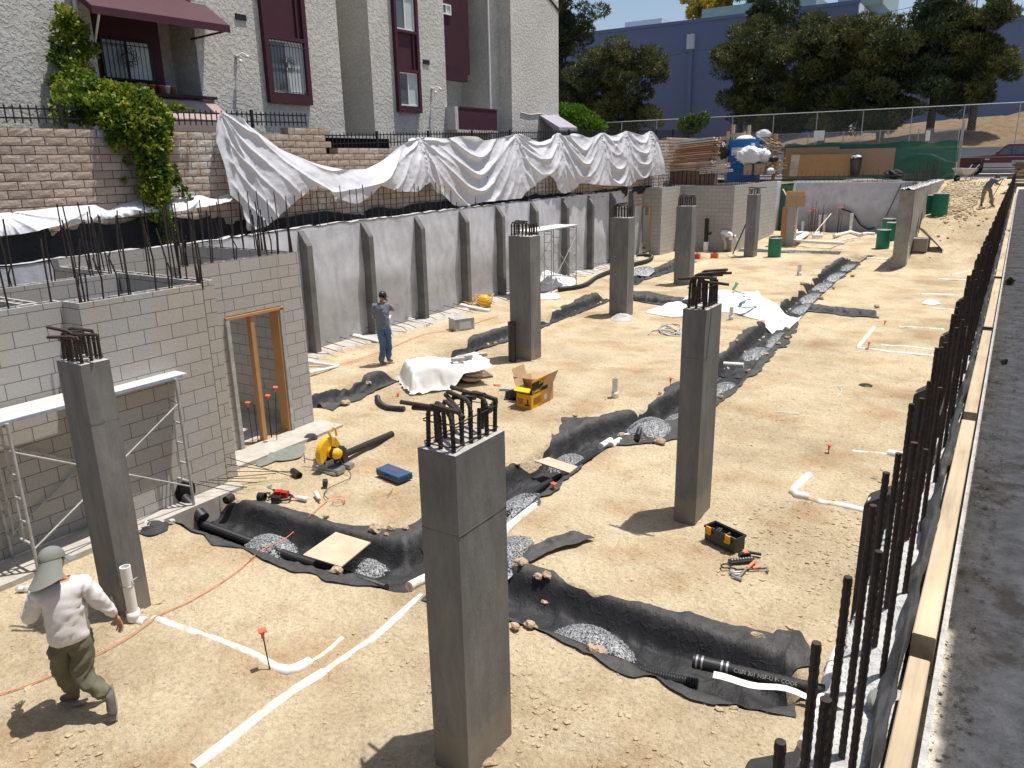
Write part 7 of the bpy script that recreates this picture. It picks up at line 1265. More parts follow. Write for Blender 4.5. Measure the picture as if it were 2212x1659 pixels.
sackG('white sacks heap right behind the pipe column, nearest the long wall',[(1,2,300,790),(1,2,310,710),(1,2,390,700),(1,2,440,740),(1,2,440,815),(1,2,360,850),(1,2,300,830)],.40,4)
sackG('white sack sprawled right of the sack heap',[(1,2,420,740),(1,2,500,735),(1,2,535,760),(1,2,500,805),(1,2,430,800)],.25,5)
sackG('flat white sack with a green mark nearest the pipe column',[(1,2,300,860),(1,2,370,850),(1,2,475,875),(1,2,460,895),(1,2,320,898)],.14,6)
sackG('small pale bundle at the wall foot left of the pipe column',[(1,1,2030,830),(1,1,2075,800),(1,2,30,800),(1,2,40,840),(1,2,0,850)],.2,7)
sackG('clear plastic bags dumped at the foot of the scaffold column',[(1,2,910,1050),(1,2,940,1030),(1,2,1010,1035),(1,2,1055,1065),(1,2,1040,1080),(1,2,930,1078)],.12,8,'plastic_bags','clear_plastic')
sackG('crumpled white plastic scrap on the right-hand dirt',[(1,3,1440,945),(1,3,1460,920),(1,3,1510,930),(1,3,1510,945)],.1,9,'plastic_scrap')
sackG('tiny scrap of black plastic on the right-hand dirt',[(2,3,905,95),(2,3,930,70),(2,3,985,85),(2,3,985,100),(2,3,930,103)],.04,10,'plastic_scrap','black_plastic')
for i,pts in enumerate(([(1,2,1870,900),(1,2,1900,850),(1,2,1890,840)],[(1,2,1880,900),(1,2,1930,920),(1,2,1970,930)],[(1,2,1930,1000),(1,2,1960,985),(1,2,2010,965)],[(1,2,1910,1020),(1,2,1980,1030),(1,2,2055,1020)])):
    P_=[g(*q) for q in pts]; b=MB(); n=10; q=smooth_path([Vector((p_.x,p_.y,.34-.03*i)) for p_ in P_],5); b.tube(q,.05,6,flat=.2); one(b,'sack_stripe','green_barrel',['green band at the upper left of the huge white sack','green band running right across the huge white sack','short green band in the middle of the huge white sack','lowest green band on the huge white sack'][i],'stripe')
# toolbox and hand tools
c_=[onz(TBX(590,530),0),onz(TBX(215,345),0),onz(TBX(330,235),0),onz(TBX(715,470),0)]; e1=c_[1]-c_[0]; e2=c_[3]-c_[0]; e1n=e1.normalized(); e2n=(e2-e1n*e2.dot(e1n)).normalized(); Lb,Wb=e1.length,e2.dot(e2n); T=thing('toolbox','open black plastic toolbox with two orange latches on the dirt','toolbox',tuple(c_[0])); fr=Matrix.Translation(c_[0]+Vector((0,0,.01)))@Matrix(((e1n.x,e2n.x,0),(e1n.y,e2n.y,0),(0,0,1))).to_4x4(); hb=.19
b=MB(); t_=.012
for a in ((0,Lb,0,t_,0,hb),(0,Lb,Wb-t_,Wb,0,hb),(0,t_,t_,Wb-t_,0,hb),(Lb-t_,Lb,t_,Wb-t_,0,hb),(t_,Lb-t_,t_,Wb-t_,0,t_)): b.bx(*a,fr)
b.build('box','black_plastic',T); b=MB()
for a in ((-.012,Lb+.012,-.012,.0,hb-.02,hb+.008),(-.012,Lb+.012,Wb,Wb+.012,hb-.02,hb+.008),(-.012,.0,.0,Wb,hb-.02,hb+.008),(Lb,Lb+.012,.0,Wb,hb-.02,hb+.008)): b.bx(*a,fr)
b.build('rim','black_plastic',T)
for x in (Lb*.12,Lb*.76): b=MB(); b.bx(x,x+.075,-.03,-.013,hb-.075,hb+.02,fr); b.bx(x,x+.075,-.045,-.03,hb-.075,hb-.055,fr); b.build('latch','carton_yellow',T)
b=MB(); b.bx(.02,Lb-.02,Wb+.02,Wb+.035,.02,.2,fr@Matrix.Translation((0,.05,0))@Matrix.Rotation(-.9,4,'X')); b.build('lid','black_plastic',T); b=MB(); b.bx(.03,Lb-.03,Wb*.52,Wb*.56,hb*.6,hb*.75,fr); b.build('divider','steel',T)
rg=random.Random(3)
for k in range(6): b=MB(); x=Lb-.05-.03*k; b.tube([fr@Vector((x,.05,.08)),fr@Vector((x-rg.uniform(.03,.1),.12,.15+rg.uniform(0,.04)))],.012,6); b.build('stored_tool','steel' if k%2 else 'black_plastic',T)
tz=lambda a,b,z=.025:onz(TBX(a,b),z)
b=MB(); T=thing('claw_hammer','hammer with a worn orange and grey handle lying crosswise below the toolbox','hammer',tuple(tz(740,740))); b.tube([tz(640,830),tz(760,700)],.014,8); b.build('shaft','steel',T); b=MB(); b.tube([tz(755,708),tz(860,615,.03)],.02,8); b.build('grip','cord_orange',T); b=MB(); b.tube([tz(560,790),tz(620,830),tz(690,850)],[.012,.018,.024],8); b.build('head','steel',T)
T=thing('claw_hammer','long hammer with a hooked head pointing right below the toolbox','hammer',tuple(tz(900,720))); b=MB(); b.tube([tz(600,725,.02),tz(980,710,.02)],.012,8); b.build('shaft','black_plastic',T); b=MB(); b.tube([tz(830,705,.035),tz(930,690,.035)],.016,8); b.build('grip','cord_orange',T); b=MB(); b.tube([tz(970,700),tz(1010,705),tz(1022,745)],[.012,.02,.016],8); b.build('head','steel',T)
b=MB(); b.tube(smooth_path([tz(620,715,.03),tz(540,700,.03),tz(450,700,.03),tz(430,665,.03),tz(490,652,.04),tz(545,680,.03),tz(540,705,.03)],5),.010,6); one(b,'cable_loop','black_plastic','looped black cable end left of the crossed hammers','cable')
b=MB(); b.tube(smooth_path([tz(530,740),tz(600,760),tz(680,750)],4),.014,6); b.tube(smooth_path([tz(540,755),tz(600,785),tz(660,780)],4),.012,6); one(b,'pliers','steel','pair of steel pliers beside the hammer head','pliers')
T=thing('socket_tray','black tray of sockets lying between toolbox and hammers','tool tray',tuple(tz(690,640))); cc=tz(690,635,0); d=(tz(830,610,0)-tz(560,640,0)); m_=Matrix.Translation(cc)@Matrix.Rotation(math.atan2(d.y,d.x),4,'Z'); b=MB(); b.bx(-.16,.16,-.05,.05,.01,.04,m_); b.build('tray','black_plastic',T); b=MB()
for k in range(8): b.lathe((0,0,0),[(.013,.04),(.015,.06),(0,.06)],8,m_@Matrix.Translation((-.13+.036*k,.0,0)))
b.build('sockets','steel',T)
T=thing('tool_pouch','small black and red tool case leaning on the socket tray','tool case',tuple(tz(730,570))); cc=tz(730,580,0); m_=Matrix.Translation(cc)@Matrix.Rotation(math.atan2(d.y,d.x),4,'Z'); b=MB(); b.bx(-.08,.06,-.03,.03,.02,.075,m_); b.build('case','black_plastic',T); b=MB(); b.bx(-.02,.04,-.02,.02,.076,.082,m_); b.build('badge','red_plastic',T); b=MB(); b.tube([m_@Vector((.08,.06,.04)),m_@Vector((.2,-.02,.04))],.02,8); b.build('handle','black_plastic',T)
# string bits
for lab,pts in (('white string bow lying on the right-hand dirt, upper',[(680,90),(745,90),(710,85),(745,120),(720,160),(700,190),(680,215)]),('longer white string snaking on the right-hand dirt, lower',[(215,298),(300,300),(400,315),(420,345),(410,365),(495,410)])): b=MB(); b.tube(smooth_path([g(2,3,a,c_,.02) for a,c_ in pts],4),.006,4); one(b,'string','white_paint',lab,'string')
b=MB(); b.tube(smooth_path([g(2,1,1150,915,.02),g(2,1,1130,940,.02),g(2,1,1105,968,.02)],4),.006,4); one(b,'string','weed','short greenish strap end below the blue case','string')
# scaffolds
def scaffold(lab,c0,ux,L_,Wd,h,deck_x0,deck_x1,mats=('galv','galv_blue','plank'),braces=True,dw=None):
    T=thing('scaffold',lab,'scaffold',tuple(c0)); ux=Vector(ux).normalized(); vy=Vector((-ux.y,ux.x,0)); P_=lambda s,t,z:Vector(c0)+ux*s+vy*t+Vector((0,0,z)); r=.021
    for s in (0,L_):
        b=MB(); 
        for t in (0,Wd): b.tube([P_(s,t,0),P_(s,t,h)],r,8)
        for z in (h-.05,.42): b.tube([P_(s,0,z),P_(s,Wd,z)],r*.9,8)
        b.tube([P_(s,Wd*.3,h-.05),P_(s,Wd*.3,.42)],r*.7,6); b.tube([P_(s,Wd*.7,h-.05),P_(s,Wd*.7,.42)],r*.7,6)
        for z in np.arange(.7,h-.1,.3): b.tube([P_(s,0,z),P_(s,Wd*.3,z)],r*.6,6); b.tube([P_(s,Wd*.7,z),P_(s,Wd,z)],r*.6,6)
        b.build('end_frame',mats[0],T)
    for t in (0,Wd):
        for a,e in ((.35,h-.35),(h-.35,.35)): b=MB(); b.tube([P_(0,t,a),P_(L_,t,e)],.013,6); b.build('cross_brace',mats[0],T)
    b=MB(); b.tube([P_(0,Wd*.5,h-.05),P_(0,Wd*.5,h+.12)],.02,8); b.build('spigot',mats[1],T)
    dw=dw or (0.06,Wd-.02); b=MB(); m_=Matrix(((ux.x,vy.x,0,c0[0]),(ux.y,vy.y,0,c0[1]),(0,0,1,c0[2]),(0,0,0,1)))
    for k in range(2): w0=dw[0]+(dw[1]-dw[0])*k/2; b.bx(deck_x0+.05*k,deck_x1-.08*k,w0+.004,w0+(dw[1]-dw[0])/2-.004,h+.0,h+.03,m_)
    b.build('deck',mats[2],T); b=MB(); b.bx(deck_x0,deck_x1-.08,dw[0]-.012,dw[0]-.001,h-.012,h+.028,m_); b.build('deck_rail',mats[1],T); return T
zS=1.95; a1=onz(px(2,0,1440,75),zS); a0=onz(px(2,0,1000,170),zS); d=a1-a0; d.z=0; ft=onz(px(2,0,1575,1260),0); 
scaffold('near steel scaffold with a long pale plank deck along the block room wall',(a1.x-.30,a1.y-2.0,.0),(0,1,0),2.15,.62,zS,-1.8,2.35,dw=(.02,.58))
f=g(1,2,783,680); h_=onz(px(1,2,810,240),2.15); scaffold('far steel scaffold with a white plank top against the long ribbed wall',(-13.9,24.2,0),(0,1,0),1.9,1.0,2.35,-1.1,2.2)
# leaning pole and boards behind the far slim column
q0,q1=onz(A(1190,1570),.03),ony(A(1345,1215),38.6); b=MB(); b.tube([q0,q1],.03,6); one(b,'pole','black_plastic','dark pole leaning from the ground to the farthest slim column','pole')
b=MB(); b.tube([onz(A(1140,1590),.03),onz(A(1235,1568),.03)],.03,6); one(b,'pale_stick','white_paint','pale stick on the ground at the foot of the leaning pole','stick')
# red fuel cans near the bending man
def can(lab,p_,s,f=A):
    q=onz(f(*p_),0); T=thing('fuel_can',lab,'can',tuple(q)); b=MB(); b.cbx(q+Vector((0,0,s*.7)),(s*2,s*1.1,s*1.4)); b.cbx(q+Vector((s*.5,0,s*1.5)),(s*.4,s*.4,s*.3)); b.build('can','red_plastic',T); b=MB(); b.tube([q+Vector((-s*.4,0,s*1.4)),q+Vector((0,0,s*1.6)),q+Vector((s*.4,0,s*1.4))],s*.12,6); b.build('handle','black_plastic',T)
can('red can standing in the open between two far columns',(988,1612),.17); can('red can half hidden behind the foot of the middle-distance column',(790,1620),.17)
q=ony(A(890,1540),39.4); q.z=0; T=thing('pipe_stub','thick black pipe stub with white collar in front of the far block wall','pipe',tuple(q)); b=MB(); b.tube([q,q+Vector((0,0,.55))],.13,12); b.build('collar','pvc',T); b=MB(); b.tube([q+Vector((0,0,.55)),q+Vector((0,0,1.75))],.11,12); b.tube([q+Vector((0,0,.9)),q+Vector((.25,0,1.0))],.07,10); b.build('pipe','iron_pipe',T)
b=MB(); b.tube([onz(A(80,1560),.1),onz(A(220,1520),.1)],.12,12); b.tube([onz(A(150,1500),.1),onz(A(220,1510),.1)],.11,12); one(b,'drain_pipe','pvc','white pipe lying in front of the orange-braced far door','pipe')
sackG2=None
# barrels
def barrel(lab,p_,z=0,h=.88,r=.29,lid='pale_metal'):
    T=thing('steel_drum',lab,'drum',(p_[0],p_[1],z),'green steel drums'); b=MB(); pr=[(0,0),(r,0)]
    for k in range(24): zz=h*k/23; pr.append((r+.012*(abs(zz-h*.33)<.02 or abs(zz-h*.66)<.02),zz))
    b.lathe((p_[0],p_[1],z),pr,24); b.build('drum','green_barrel',T); b=MB(); b.tube([(p_[0]+math.cos(a)*r,p_[1]+math.sin(a)*r,z+h) for a in np.linspace(0,6.2832,25)],.014,6,closed=True); b.lathe((p_[0],p_[1],z+h-.02),[(0,0),(r,0)],24); b.build('rim',lid,T); return T
q=onz(A(1648,1600)); T=barrel('near green drum with black lumps on its lid, in front of the far concrete wall',(q.x,q.y),0,.93,.31); b=MB(); b.blob((q.x+.05,q.y,.99),(.3,.16,.05),97,2,.5); b.build('lid_litter','black_plastic',T)
q=ground_at(Bq(777,985)); barrel('front green drum of the three beside the free-standing end wall',(q.x,q.y),q.z,.95,.33); q=ground_at(Bq(845,925)); barrel('right green drum of the three, partly behind the end wall',(q.x,q.y),q.z,.95,.33); q=ground_at(Bq(795,905)); barrel('rear left green drum of the three beside the end wall',(q.x,q.y+1.2),q.z,.95,.33)
q=ground_at(pq(3600,500,.2411,645,1500),1.9); barrel('green drum standing alone on the ramp right of the end wall',(q.x,q.y),gzs(q.x,q.y),1.0,.34); q2=ground_at(pq(3600,500,.2411,500,1480),1.9); barrel('dark green drum mostly hidden behind the end wall on the ramp',(q.x-.62,q.y+.5),gzs(q.x,q.y)-.05,.95,.33)
# pipework cluster at the far wall
pc=lambda a,b,z=.08:onz(PC(a,b),z+.27)
for lab,pts,r_ in (('white floor pipe running long in front of the pipe cluster',[(240,578),(560,600),(880,615)],.085),('white slanting floor pipe at the left of the pipe cluster',[(250,565),(380,490),(420,490)],.10),('second white slanting floor pipe beside the first',[(280,578),(410,500),(420,490)],.10),('white floor pipe along the foot of the back wall, left part',[(245,490),(330,480),(430,490)],.10),('white floor pipe stub angling up at far left of the cluster',[(245,490),(270,455),(290,455)],.10),
   ('white floor pipe in the middle of the cluster',[(480,518),(600,515)],.10),('white floor pipe rising to the middle standpipe',[(490,510),(550,475)],.09),('white floor pipe leading left from the tall right standpipe',[(750,520),(850,495),(940,475)],.10),('white floor pipe leading right from the tall right standpipe',[(945,465),(1010,490),(1100,510)],.11),('white floor pipe reaching the drums',[(1100,500),(1160,490),(1265,495)],.10)):
    b=MB(); b.tube([pc(*q) for q in pts],r_,10); one(b,'drain_pipe','pvc',lab,'pipe','white drain pipes at the far wall')
for lab,(a,b_),top,r_ in (('short white standpipe at the left of the far pipe cluster',(348,458),335,.085),('first tall white standpipe of the middle pair at the far wall',(555,455),252,.085),('second tall white standpipe of the middle pair at the far wall',(618,455),250,.085),('tall white standpipe at the right of the far pipe cluster',(955,465),230,.095)):
    q=ony(PC(a,b_),50.0); q.z=.25; t=ony(PC(a+8,top),q.y); standpipe(lab,(q.x,q.y),t.z-q.z,r_,z=q.z)
for i,(a,b_,tp) in enumerate(((428,440,205),(450,445,215),(470,440,180),(495,445,190),(788,470,165),(822,465,165))):
    q=ony(PC(a,b_),49.8); q.z=.25; t=ony(PC(a,tp),q.y); cap(['first','second','third','fourth','fifth','sixth'][i]+' red-capped bar counted from the left at the far pipe cluster',(q.x,q.y),t.z-q.z,(0,0),q.z,.22)
rg=random.Random(55); BT=thing('bar_cage','cluster of thin dark steel bars standing among the far white pipes','steel bars',tuple(pc(790,480,0)))
for i in range(16): 
    a=rg.choice([rg.uniform(700,890),rg.uniform(530,600),rg.uniform(410,500)]); q=ony(PC(a,470),rg.uniform(48,50.1)); q.z=.25; b=MB(); b.tube([q,q+Vector((rg.uniform(-.1,.15),0,rg.uniform(.9,2.0)))],.012,5); b.build('bar','rebar',BT)
b=MB(); b.tube(smooth_path([ony(PC(840,175),50.3),ony(PC(980,230),50.3),ony(PC(1080,370),50.3),ony(PC(1180,430),50.3),ony(PC(1265,415),50.3)],5),.045,6); one(b,'rubber_hose','black_plastic','black hose hanging in a curve on the grey back wall','hose')
b=MB(); b.tube([ony(Bq(805,755),50.2),ony(Bq(915,520),50.3)],.035,6); one(b,'leaning_pole','tan_dark','thin dark pole leaning on the right part of the back wall','pole')
b=MB(); b.tube([pc(480,510,.1),ony(PC(712,238),48.5)],.03,6); one(b,'leaning_pole','pvc_dirty','long pale rod leaning across the far pipe cluster','pole')
b=MB(); b.tube(smooth_path([pc(700,620,.04),pc(860,575,.04),pc(1000,545,.05),pc(1110,540,.04)],5),.04,5); one(b,'rope','pvc_dirty','pale rope lying on the dirt before the drums','rope')
# cardboard box on a brick pier
q=pc(200,600,0); w0=pc(90,610,0); T=thing('masonry_pier','short orange block and concrete pier near the green mesh','pier',tuple(q)); b=MB(); b.bx(w0.x,q.x-.55,q.y-.1,q.y+.55,0,2.05); b.build('block_face','orange_ply',T); b=MB(); b.bx(q.x-.54,q.x+.12,q.y-.05,q.y+.6,0,2.15); b.build('concrete_core','column_top',T)
box_open('cardboard_box','open cardboard box sitting on top of the short pier',(w0.x+.35,q.y+.2,2.16),(.95,.5,.55),.1,'cardboard')
# stone pile, sheets at end-wall foot
q=ground_at(px(1,3,1355,510),.3); T=thing('concrete_lump','grey concrete tub shape leaning at the right side of the end wall','tub',tuple(q)); b=MB(); b.prism([(-.35,-.2),(.35,-.2),(.42,.35),(-.38,.35)],0,.55,Matrix.Translation(q)); b.build('tub','endwall',T)
b=MB(); b.add([tuple(q+Vector(v)) for v in ((-.2,.5,1.0),(.1,.2,.9),(1.0,-.1,.05),(.85,.6,.05),(-.2,.5,1.03),(.1,.2,.93),(1.0,-.1,.08),(.85,.6,.08))],[(3,2,1,0),(4,5,6,7),(0,1,5,4),(1,2,6,5),(2,3,7,6),(3,0,4,7)]); one(b,'wire_mesh_sheet','galv','grey sheet of mesh leaning beside the end wall foot','mesh sheet')
# wheelbarrow
q=ground_at(Cq(1050,940),3.0); q.z=gzs(q.x,q.y); T=thing('wheelbarrow','grey wheelbarrow parked at the top of the dirt ramp','wheelbarrow',tuple(q)); Mw=Matrix.Translation(q)@Matrix.Rotation(.8,4,'Z')@Matrix.Scale(.92,4)
def tray(b,g_=0):
    v=[(-.28,-.24,.42),(.30,-.24,.42),(.30,.24,.42),(-.28,.24,.42),(-.62,-.38,.80),(.50,-.38,.76),(.50,.38,.76),(-.62,.38,.80)]; v=[tuple(Mw@Vector(p_)) for p_ in v]; b.add(v,[(3,2,1,0),(0,1,5,4),(1,2,6,5),(2,3,7,6),(3,0,4,7)]); w_=[tuple(Mw@(Vector(p_)*1.0+Vector((0,0,.02)))) for p_ in ((-.26,-.22,.42),(.28,-.22,.42),(.28,.22,.42),(-.26,.22,.42),(-.58,-.36,.78),(.47,-.36,.74),(.47,.36,.74),(-.58,.36,.78))]; b.add(w_,[(0,1,2,3),(4,5,1,0),(5,6,2,1),(6,7,3,2),(7,4,0,3)])
b=MB(); tray(b); b.build('tray','galv',T); b=MB(); b.tube([Mw@Vector(p_) for p_ in ((-.62,-.38,.81),(.50,-.38,.77),(.50,.38,.77),(-.62,.38,.81),(-.62,-.38,.81))],.016,6); b.build('tray_rim','pale_metal',T)
for s in (-1,1): b=MB(); b.tube([Mw@Vector((-.52,s*.06,.22)),Mw@Vector((.2,s*.2,.42)),Mw@Vector((.75,s*.28,1.0))],.022,6); b.build('handle','galv',T); b=MB(); b.tube([Mw@Vector((.25,s*.22,.42)),Mw@Vector((.34,s*.22,.0)),Mw@Vector((.48,s*.22,.5))],.018,6); b.build('leg','galv',T)
b=MB(); b.lathe((0,0,0),[(.06,-.05),(.2,-.045),(.2,.045),(.06,.05)],16,Mw@Matrix.Translation((-.5,0,.2))@Matrix.Rotation(math.pi/2,4,'X')); b.build('wheel','tyre',T)
# weeds by the right wall
for lab,(x,y,z),n,r_,sd in (('green weeds growing on the driveway edge past the timbers',(.08,13.5,2.86),170,.08,1),('sprig of weeds among the rebar near the upper white pipes',(-.55,27,.12),150,.3,2),('low green weeds on the driveway by the timbers',(.10,8.2,2.84),60,.035,3)):
    bush('weeds',lab,'weeds',[(x,y,z,r_*.5,r_*1.6,r_*.6),(x+.02,y+r_,z,r_*.4,r_,r_*.5)],n,.03*r_/.06 if r_<.1 else .06,'weed',sd)
# rubble between timbers on the right wall and lumps on the footing
b=MB()
for k in range(9): b.blob((-.12+.02*(k%3),20.6+.08*k,2.93),(.05,.07,.05),400+k,2,.4)
one(b,'concrete_debris','rough_concrete','broken grey concrete debris filling the gap between far timbers','debris')
for lab,pts,h in (('torn green-grey plastic lying along the footing before the block room',[(2,0,2060,740),(2,0,2130,670),(2,1,150,640),(2,1,420,560),(2,1,440,590),(2,1,200,690),(2,1,60,750)],.06),('folded black plastic tuck at the footing corner',[(2,1,450,545),(2,1,480,505),(2,1,545,505),(2,1,500,530)],.08),('crumpled dark plastic at the foot of the near scaffold legs',[(2,0,1150,1230),(2,0,1250,1190),(2,0,1350,1240),(2,0,1330,1270),(2,0,1160,1300)],.1)):
    sackG(lab,pts,h,12,'plastic_scrap','fabric_flap' if 'dark' in lab or 'black' in lab else 'hat_sage')
b=MB(); rg=random.Random(8)
for k in range(14): q=g(2,0,1200+rg.uniform(-40,180),1185+rg.uniform(-25,25),.05); b.blob(q,(.05,.04,.03),500+k,1,.4)
o=one(b,'mortar_rubble','rough_concrete','loose white mortar crumbs at the wall foot by the near scaffold','rubble'); o['kind']='stuff'
# ================================================================ PEOPLE
mk('white_cloth',(.80,.80,.80),.85,.04,6,60,.2,.004)
def skin_mesh(chains,sub=2):
    """chains: list of [(x,y,z,r),...] joined at shared points; one surface grown with the Skin modifier"""
    idx={}; V=[];E=[];Rr=[]
    def vi(p):
        k=(round(p[0],3),round(p[1],3),round(p[2],3))
        if k not in idx: idx[k]=len(V); V.append(p[:3]); Rr.append(p[3])
        return idx[k]
    for c in chains:
        ids=[vi(p) for p in c]
        for a,b_ in zip(ids[:-1],ids[1:]): E.append((a,b_))
    me=bpy.data.meshes.new('s'); me.from_pydata(V,E,[]); ob=bpy.data.objects.new('s',me); COL.objects.link(ob)
    md=ob.modifiers.new('k','SKIN'); md.use_smooth_shade=True; md.branch_smoothing=.3
    for i,r in enumerate(Rr):
        rr=r if isinstance(r,tuple) else (r,r); me.skin_vertices[0].data[i].radius=rr
    me.skin_vertices[0].data[0].use_root=True
    sb=ob.modifiers.new('u','SUBSURF'); sb.levels=sub; sb.render_levels=sub
    dg=bpy.context.evaluated_depsgraph_get(); dg.update(); m=bpy.data.meshes.new_from_object(ob.evaluated_get(dg)); v=np.array([q.co[:] for q in m.vertices]); f=[tuple(p.vertices) for p in m.polygons]
    bpy.data.objects.remove(ob); bpy.data.meshes.remove(me); bpy.data.meshes.remove(m); return v,f
def wrinkle(o,amp,fr,seed):
    me=o.data; n=len(me.vertices); v=np.empty(n*3); me.vertices.foreach_get('co',v); v=v.reshape(-1,3); nn=np.array([q.vector[:] for q in me.vertex_normals]); q=fbm(v[:,0]*3+seed,v[:,1]*3+v[:,2]*3,2)
    k=np.clip(1-np.abs(fbm(v[:,0]*fr+v[:,2]*fr*.8+q,v[:,1]*fr-v[:,2]*fr*1.1+seed,3)),0,1)**2.5-.25; v=v+nn*(amp*k)[:,None]; me.vertices.foreach_set('co',v.ravel()); me.update()
def lerp(a,b_,t): return tuple(a[i]+(b_[i]-a[i])*t for i in range(3))
def person(lab,P0,J,look,cloth,shirt,sleeve,trous,hat=None,hair=True,wr=1.,rz=None,bulk=1.):
    n=Vector((P0[0],P0[1],0)).normalized(); rt=Vector((n.y,-n.x,0)); T=thing('person',lab,'person',tuple(P0),'workers on the site')
    W={k:tuple(Vector(P0)+rt*v[0]+n*v[1]+Vector((0,0,v[2]))) for k,v in J.items()}
    B=bulk; q=lambda k,r:(*W[k],r)
    mid=lambda a,b_,t,r:(*lerp(W[a],W[b_],t),r)
    torso=[q('pelvis',.085*B),mid('pelvis','neck',.3,.09*B),mid('pelvis','neck',.62,.105*B),mid('pelvis','neck',.85,.085*B),q('neck',.055),mid('neck','head',.5,.052)]
    body=MB(); ch=[torso]
    for s in 'LR':
        ch.append([mid('pelvis','neck',.85,.085*B),q(s+'sh',.055*B),mid(s+'sh',s+'el',.5,.042),q(s+'el',.032),mid(s+'el',s+'wr',.5,.030),q(s+'wr',.024)])
        ch.append([q('pelvis',.085*B),q(s+'hip',.06*B),mid(s+'hip',s+'kn',.5,.05),q(s+'kn',.04),mid(s+'kn',s+'an',.4,.04),q(s+'an',.035)])
    v,f=skin_mesh(ch); body.add(v,f,True)
    # head with nose, ears and jaw
    hd=Vector(W['head']); lk=(rt*look[0]+n*look[1]+Vector((0,0,look[2]))).normalized(); upv=(hd-Vector(W['neck'])).normalized(); sd_=lk.cross(upv).normalized(); upv=sd_.cross(lk).normalized(); Mh=Matrix.Translation(hd)@Matrix(((sd_.x,lk.x,upv.x),(sd_.y,lk.y,upv.y),(sd_.z,lk.z,upv.z))).to_4x4()
    bm=bmesh.new(); bmesh.ops.create_icosphere(bm,subdivisions=3,radius=1); vs=[]
    for vv in bm.verts:
        x,y,z=vv.co; jaw=1-.28*max(0,-z); X=x*.076*jaw; Y=y*.097*(1-.12*max(0,-z)*(y<0)); Z=z*.118
        if y>.75: Y+=.022*math.exp(-((x/.16)**2+((z+.12)/.22)**2)); Y-=.010*(math.exp(-(((x-.33)/.16)**2+((z-.10)/.13)**2))+math.exp(-(((x+.33)/.16)**2+((z-.10)/.13)**2))); Y-=.005*math.exp(-((x/.3)**2+((z+.5)/.06)**2))
        if abs(x)>.9 and abs(z)<.3 and abs(y+.1)<.35: X*=1.16
        vs.append(tuple(Mh@Vector((X,Y,Z))))
    body.add(vs,[tuple(a.index for a in ff.verts) for ff in bm.faces],True); bm.free()
    # hands: palm and five fingers, rooted at the wrist
    for s in 'LR':
        w_=Vector(W[s+'wr']); d=Vector(W[s+'hd'])-w_; L_=max(.07,d.length); d.normalize(); side=d.cross(Vector((0,0,1))); side=(side if side.length>.1 else n).normalized(); cu=side.cross(d).normalized()
        k=lambda a,b_,c_,r:(*(w_+d*a+side*b_-cu*c_),r); palm=[k(-.01,0,0,.024),k(.035,0,0,(.034,.017)),k(.075,0,.004,(.036,.016))]; hc=[palm]
        for i,(o_,ln) in enumerate(((-.030,.062),(-.010,.072),(.010,.070),(.029,.055))): hc.append([k(.075,0,.004,(.036,.016)),k(.088,o_,.006,.0095),k(.088+ln*.45,o_*1.15,.014,.009),k(.088+ln*.8,o_*1.15,.034,.008),k(.088+ln,o_*1.1,.050,.0065)])
        hc.append([k(.035,0,0,(.034,.017)),k(.045,-.036,.008,.011),k(.068,-.056,.018,.0095),k(.090,-.058,.030,.008)])
        v,f=skin_mesh(hc,1); body.add(v,f,True)
    Bd=body.build('body','skin',T)
    # shirt
    st=[(*lerp(W['pelvis'],W['neck'],-.13),.150*B),(*lerp(W['pelvis'],W['neck'],.06),.150*B),mid('pelvis','neck',.3,.148*B),mid('pelvis','neck',.62,.165*B),mid('pelvis','neck',.86,.135*B),mid('pelvis','neck',.97,.07)]; ch=[st]
    for s in 'LR':
        c_=[mid('pelvis','neck',.86,.135*B),q(s+'sh',.082*B)]
        c_+= [mid(s+'sh',s+'el',.5,.068*B)]+([q(s+'el',.058*B),mid(s+'el',s+'wr',.5,.050),mid(s+'el',s+'wr',.93,.040)] if sleeve=='long' else [mid(s+'sh',s+'el',.72,.066*B)])
        ch.append(c_)
    v,f=skin_mesh(ch,3)
    off=np.stack([fbm(v[:,0]*9+v[:,2]*5,v[:,1]*9+v[:,2]*7,3)]*3,-1)*.006; off[:,2]*=.3; b=MB(); b.add(v+off,f,True); wrinkle(b.build('shirt',shirt,T),.016,7,len(T.name))
    ch=[[(*lerp(W['pelvis'],W['neck'],.22),.125*B),(*W['pelvis'],.148*B)]]
    for s in 'LR': ch.append([(*W['pelvis'],.148*B),q(s+'hip',.105*B),mid(s+'hip',s+'kn',.5,.092*B),q(s+'kn',.076*B),mid(s+'kn',s+'an',.5,.070),mid(s+'kn',s+'an',.98,.062)])
    v,f=skin_mesh(ch,3); off=np.stack([fbm(v[:,0]*11,v[:,1]*11+v[:,2]*9,3)]*3,-1)*.007; b=MB(); b.add(v+off,f,True); wrinkle(b.build('trousers',trous,T),.020,8,len(T.name)+3)
    for s in 'LR':
        a=Vector(W[s+'an']); t=Vector(W[s+'toe']); d=t-a; L_=d.length; dn=d.normalized(); heel=a-dn*.05; z0=Vector((0,0,-.045)) ; v,f=skin_mesh([[(*(a+Vector((0,0,.05))),.045),(*a,.048),(*(a+d*.45+Vector((0,0,.008))),(.044,.04)),(*(a+d*.95),(.042,.028))],[(*a,.048),(*(heel+Vector((0,0,-.02))),.036)]],2); b=MB(); b.add(v,f,True); bt=b.build('boot','boot',T)
        pz=dn.cross(Vector((0,0,1))).normalized(); dnn=pz.cross(dn).normalized(); dnn=-dnn if dnn.z>0 else dnn; b=MB(); pts=[a-dn*.085+dnn*.045,a+dn*.02+dnn*.05,a+d*.6+dnn*.038,t+dn*.03+dnn*.025]; V=[]
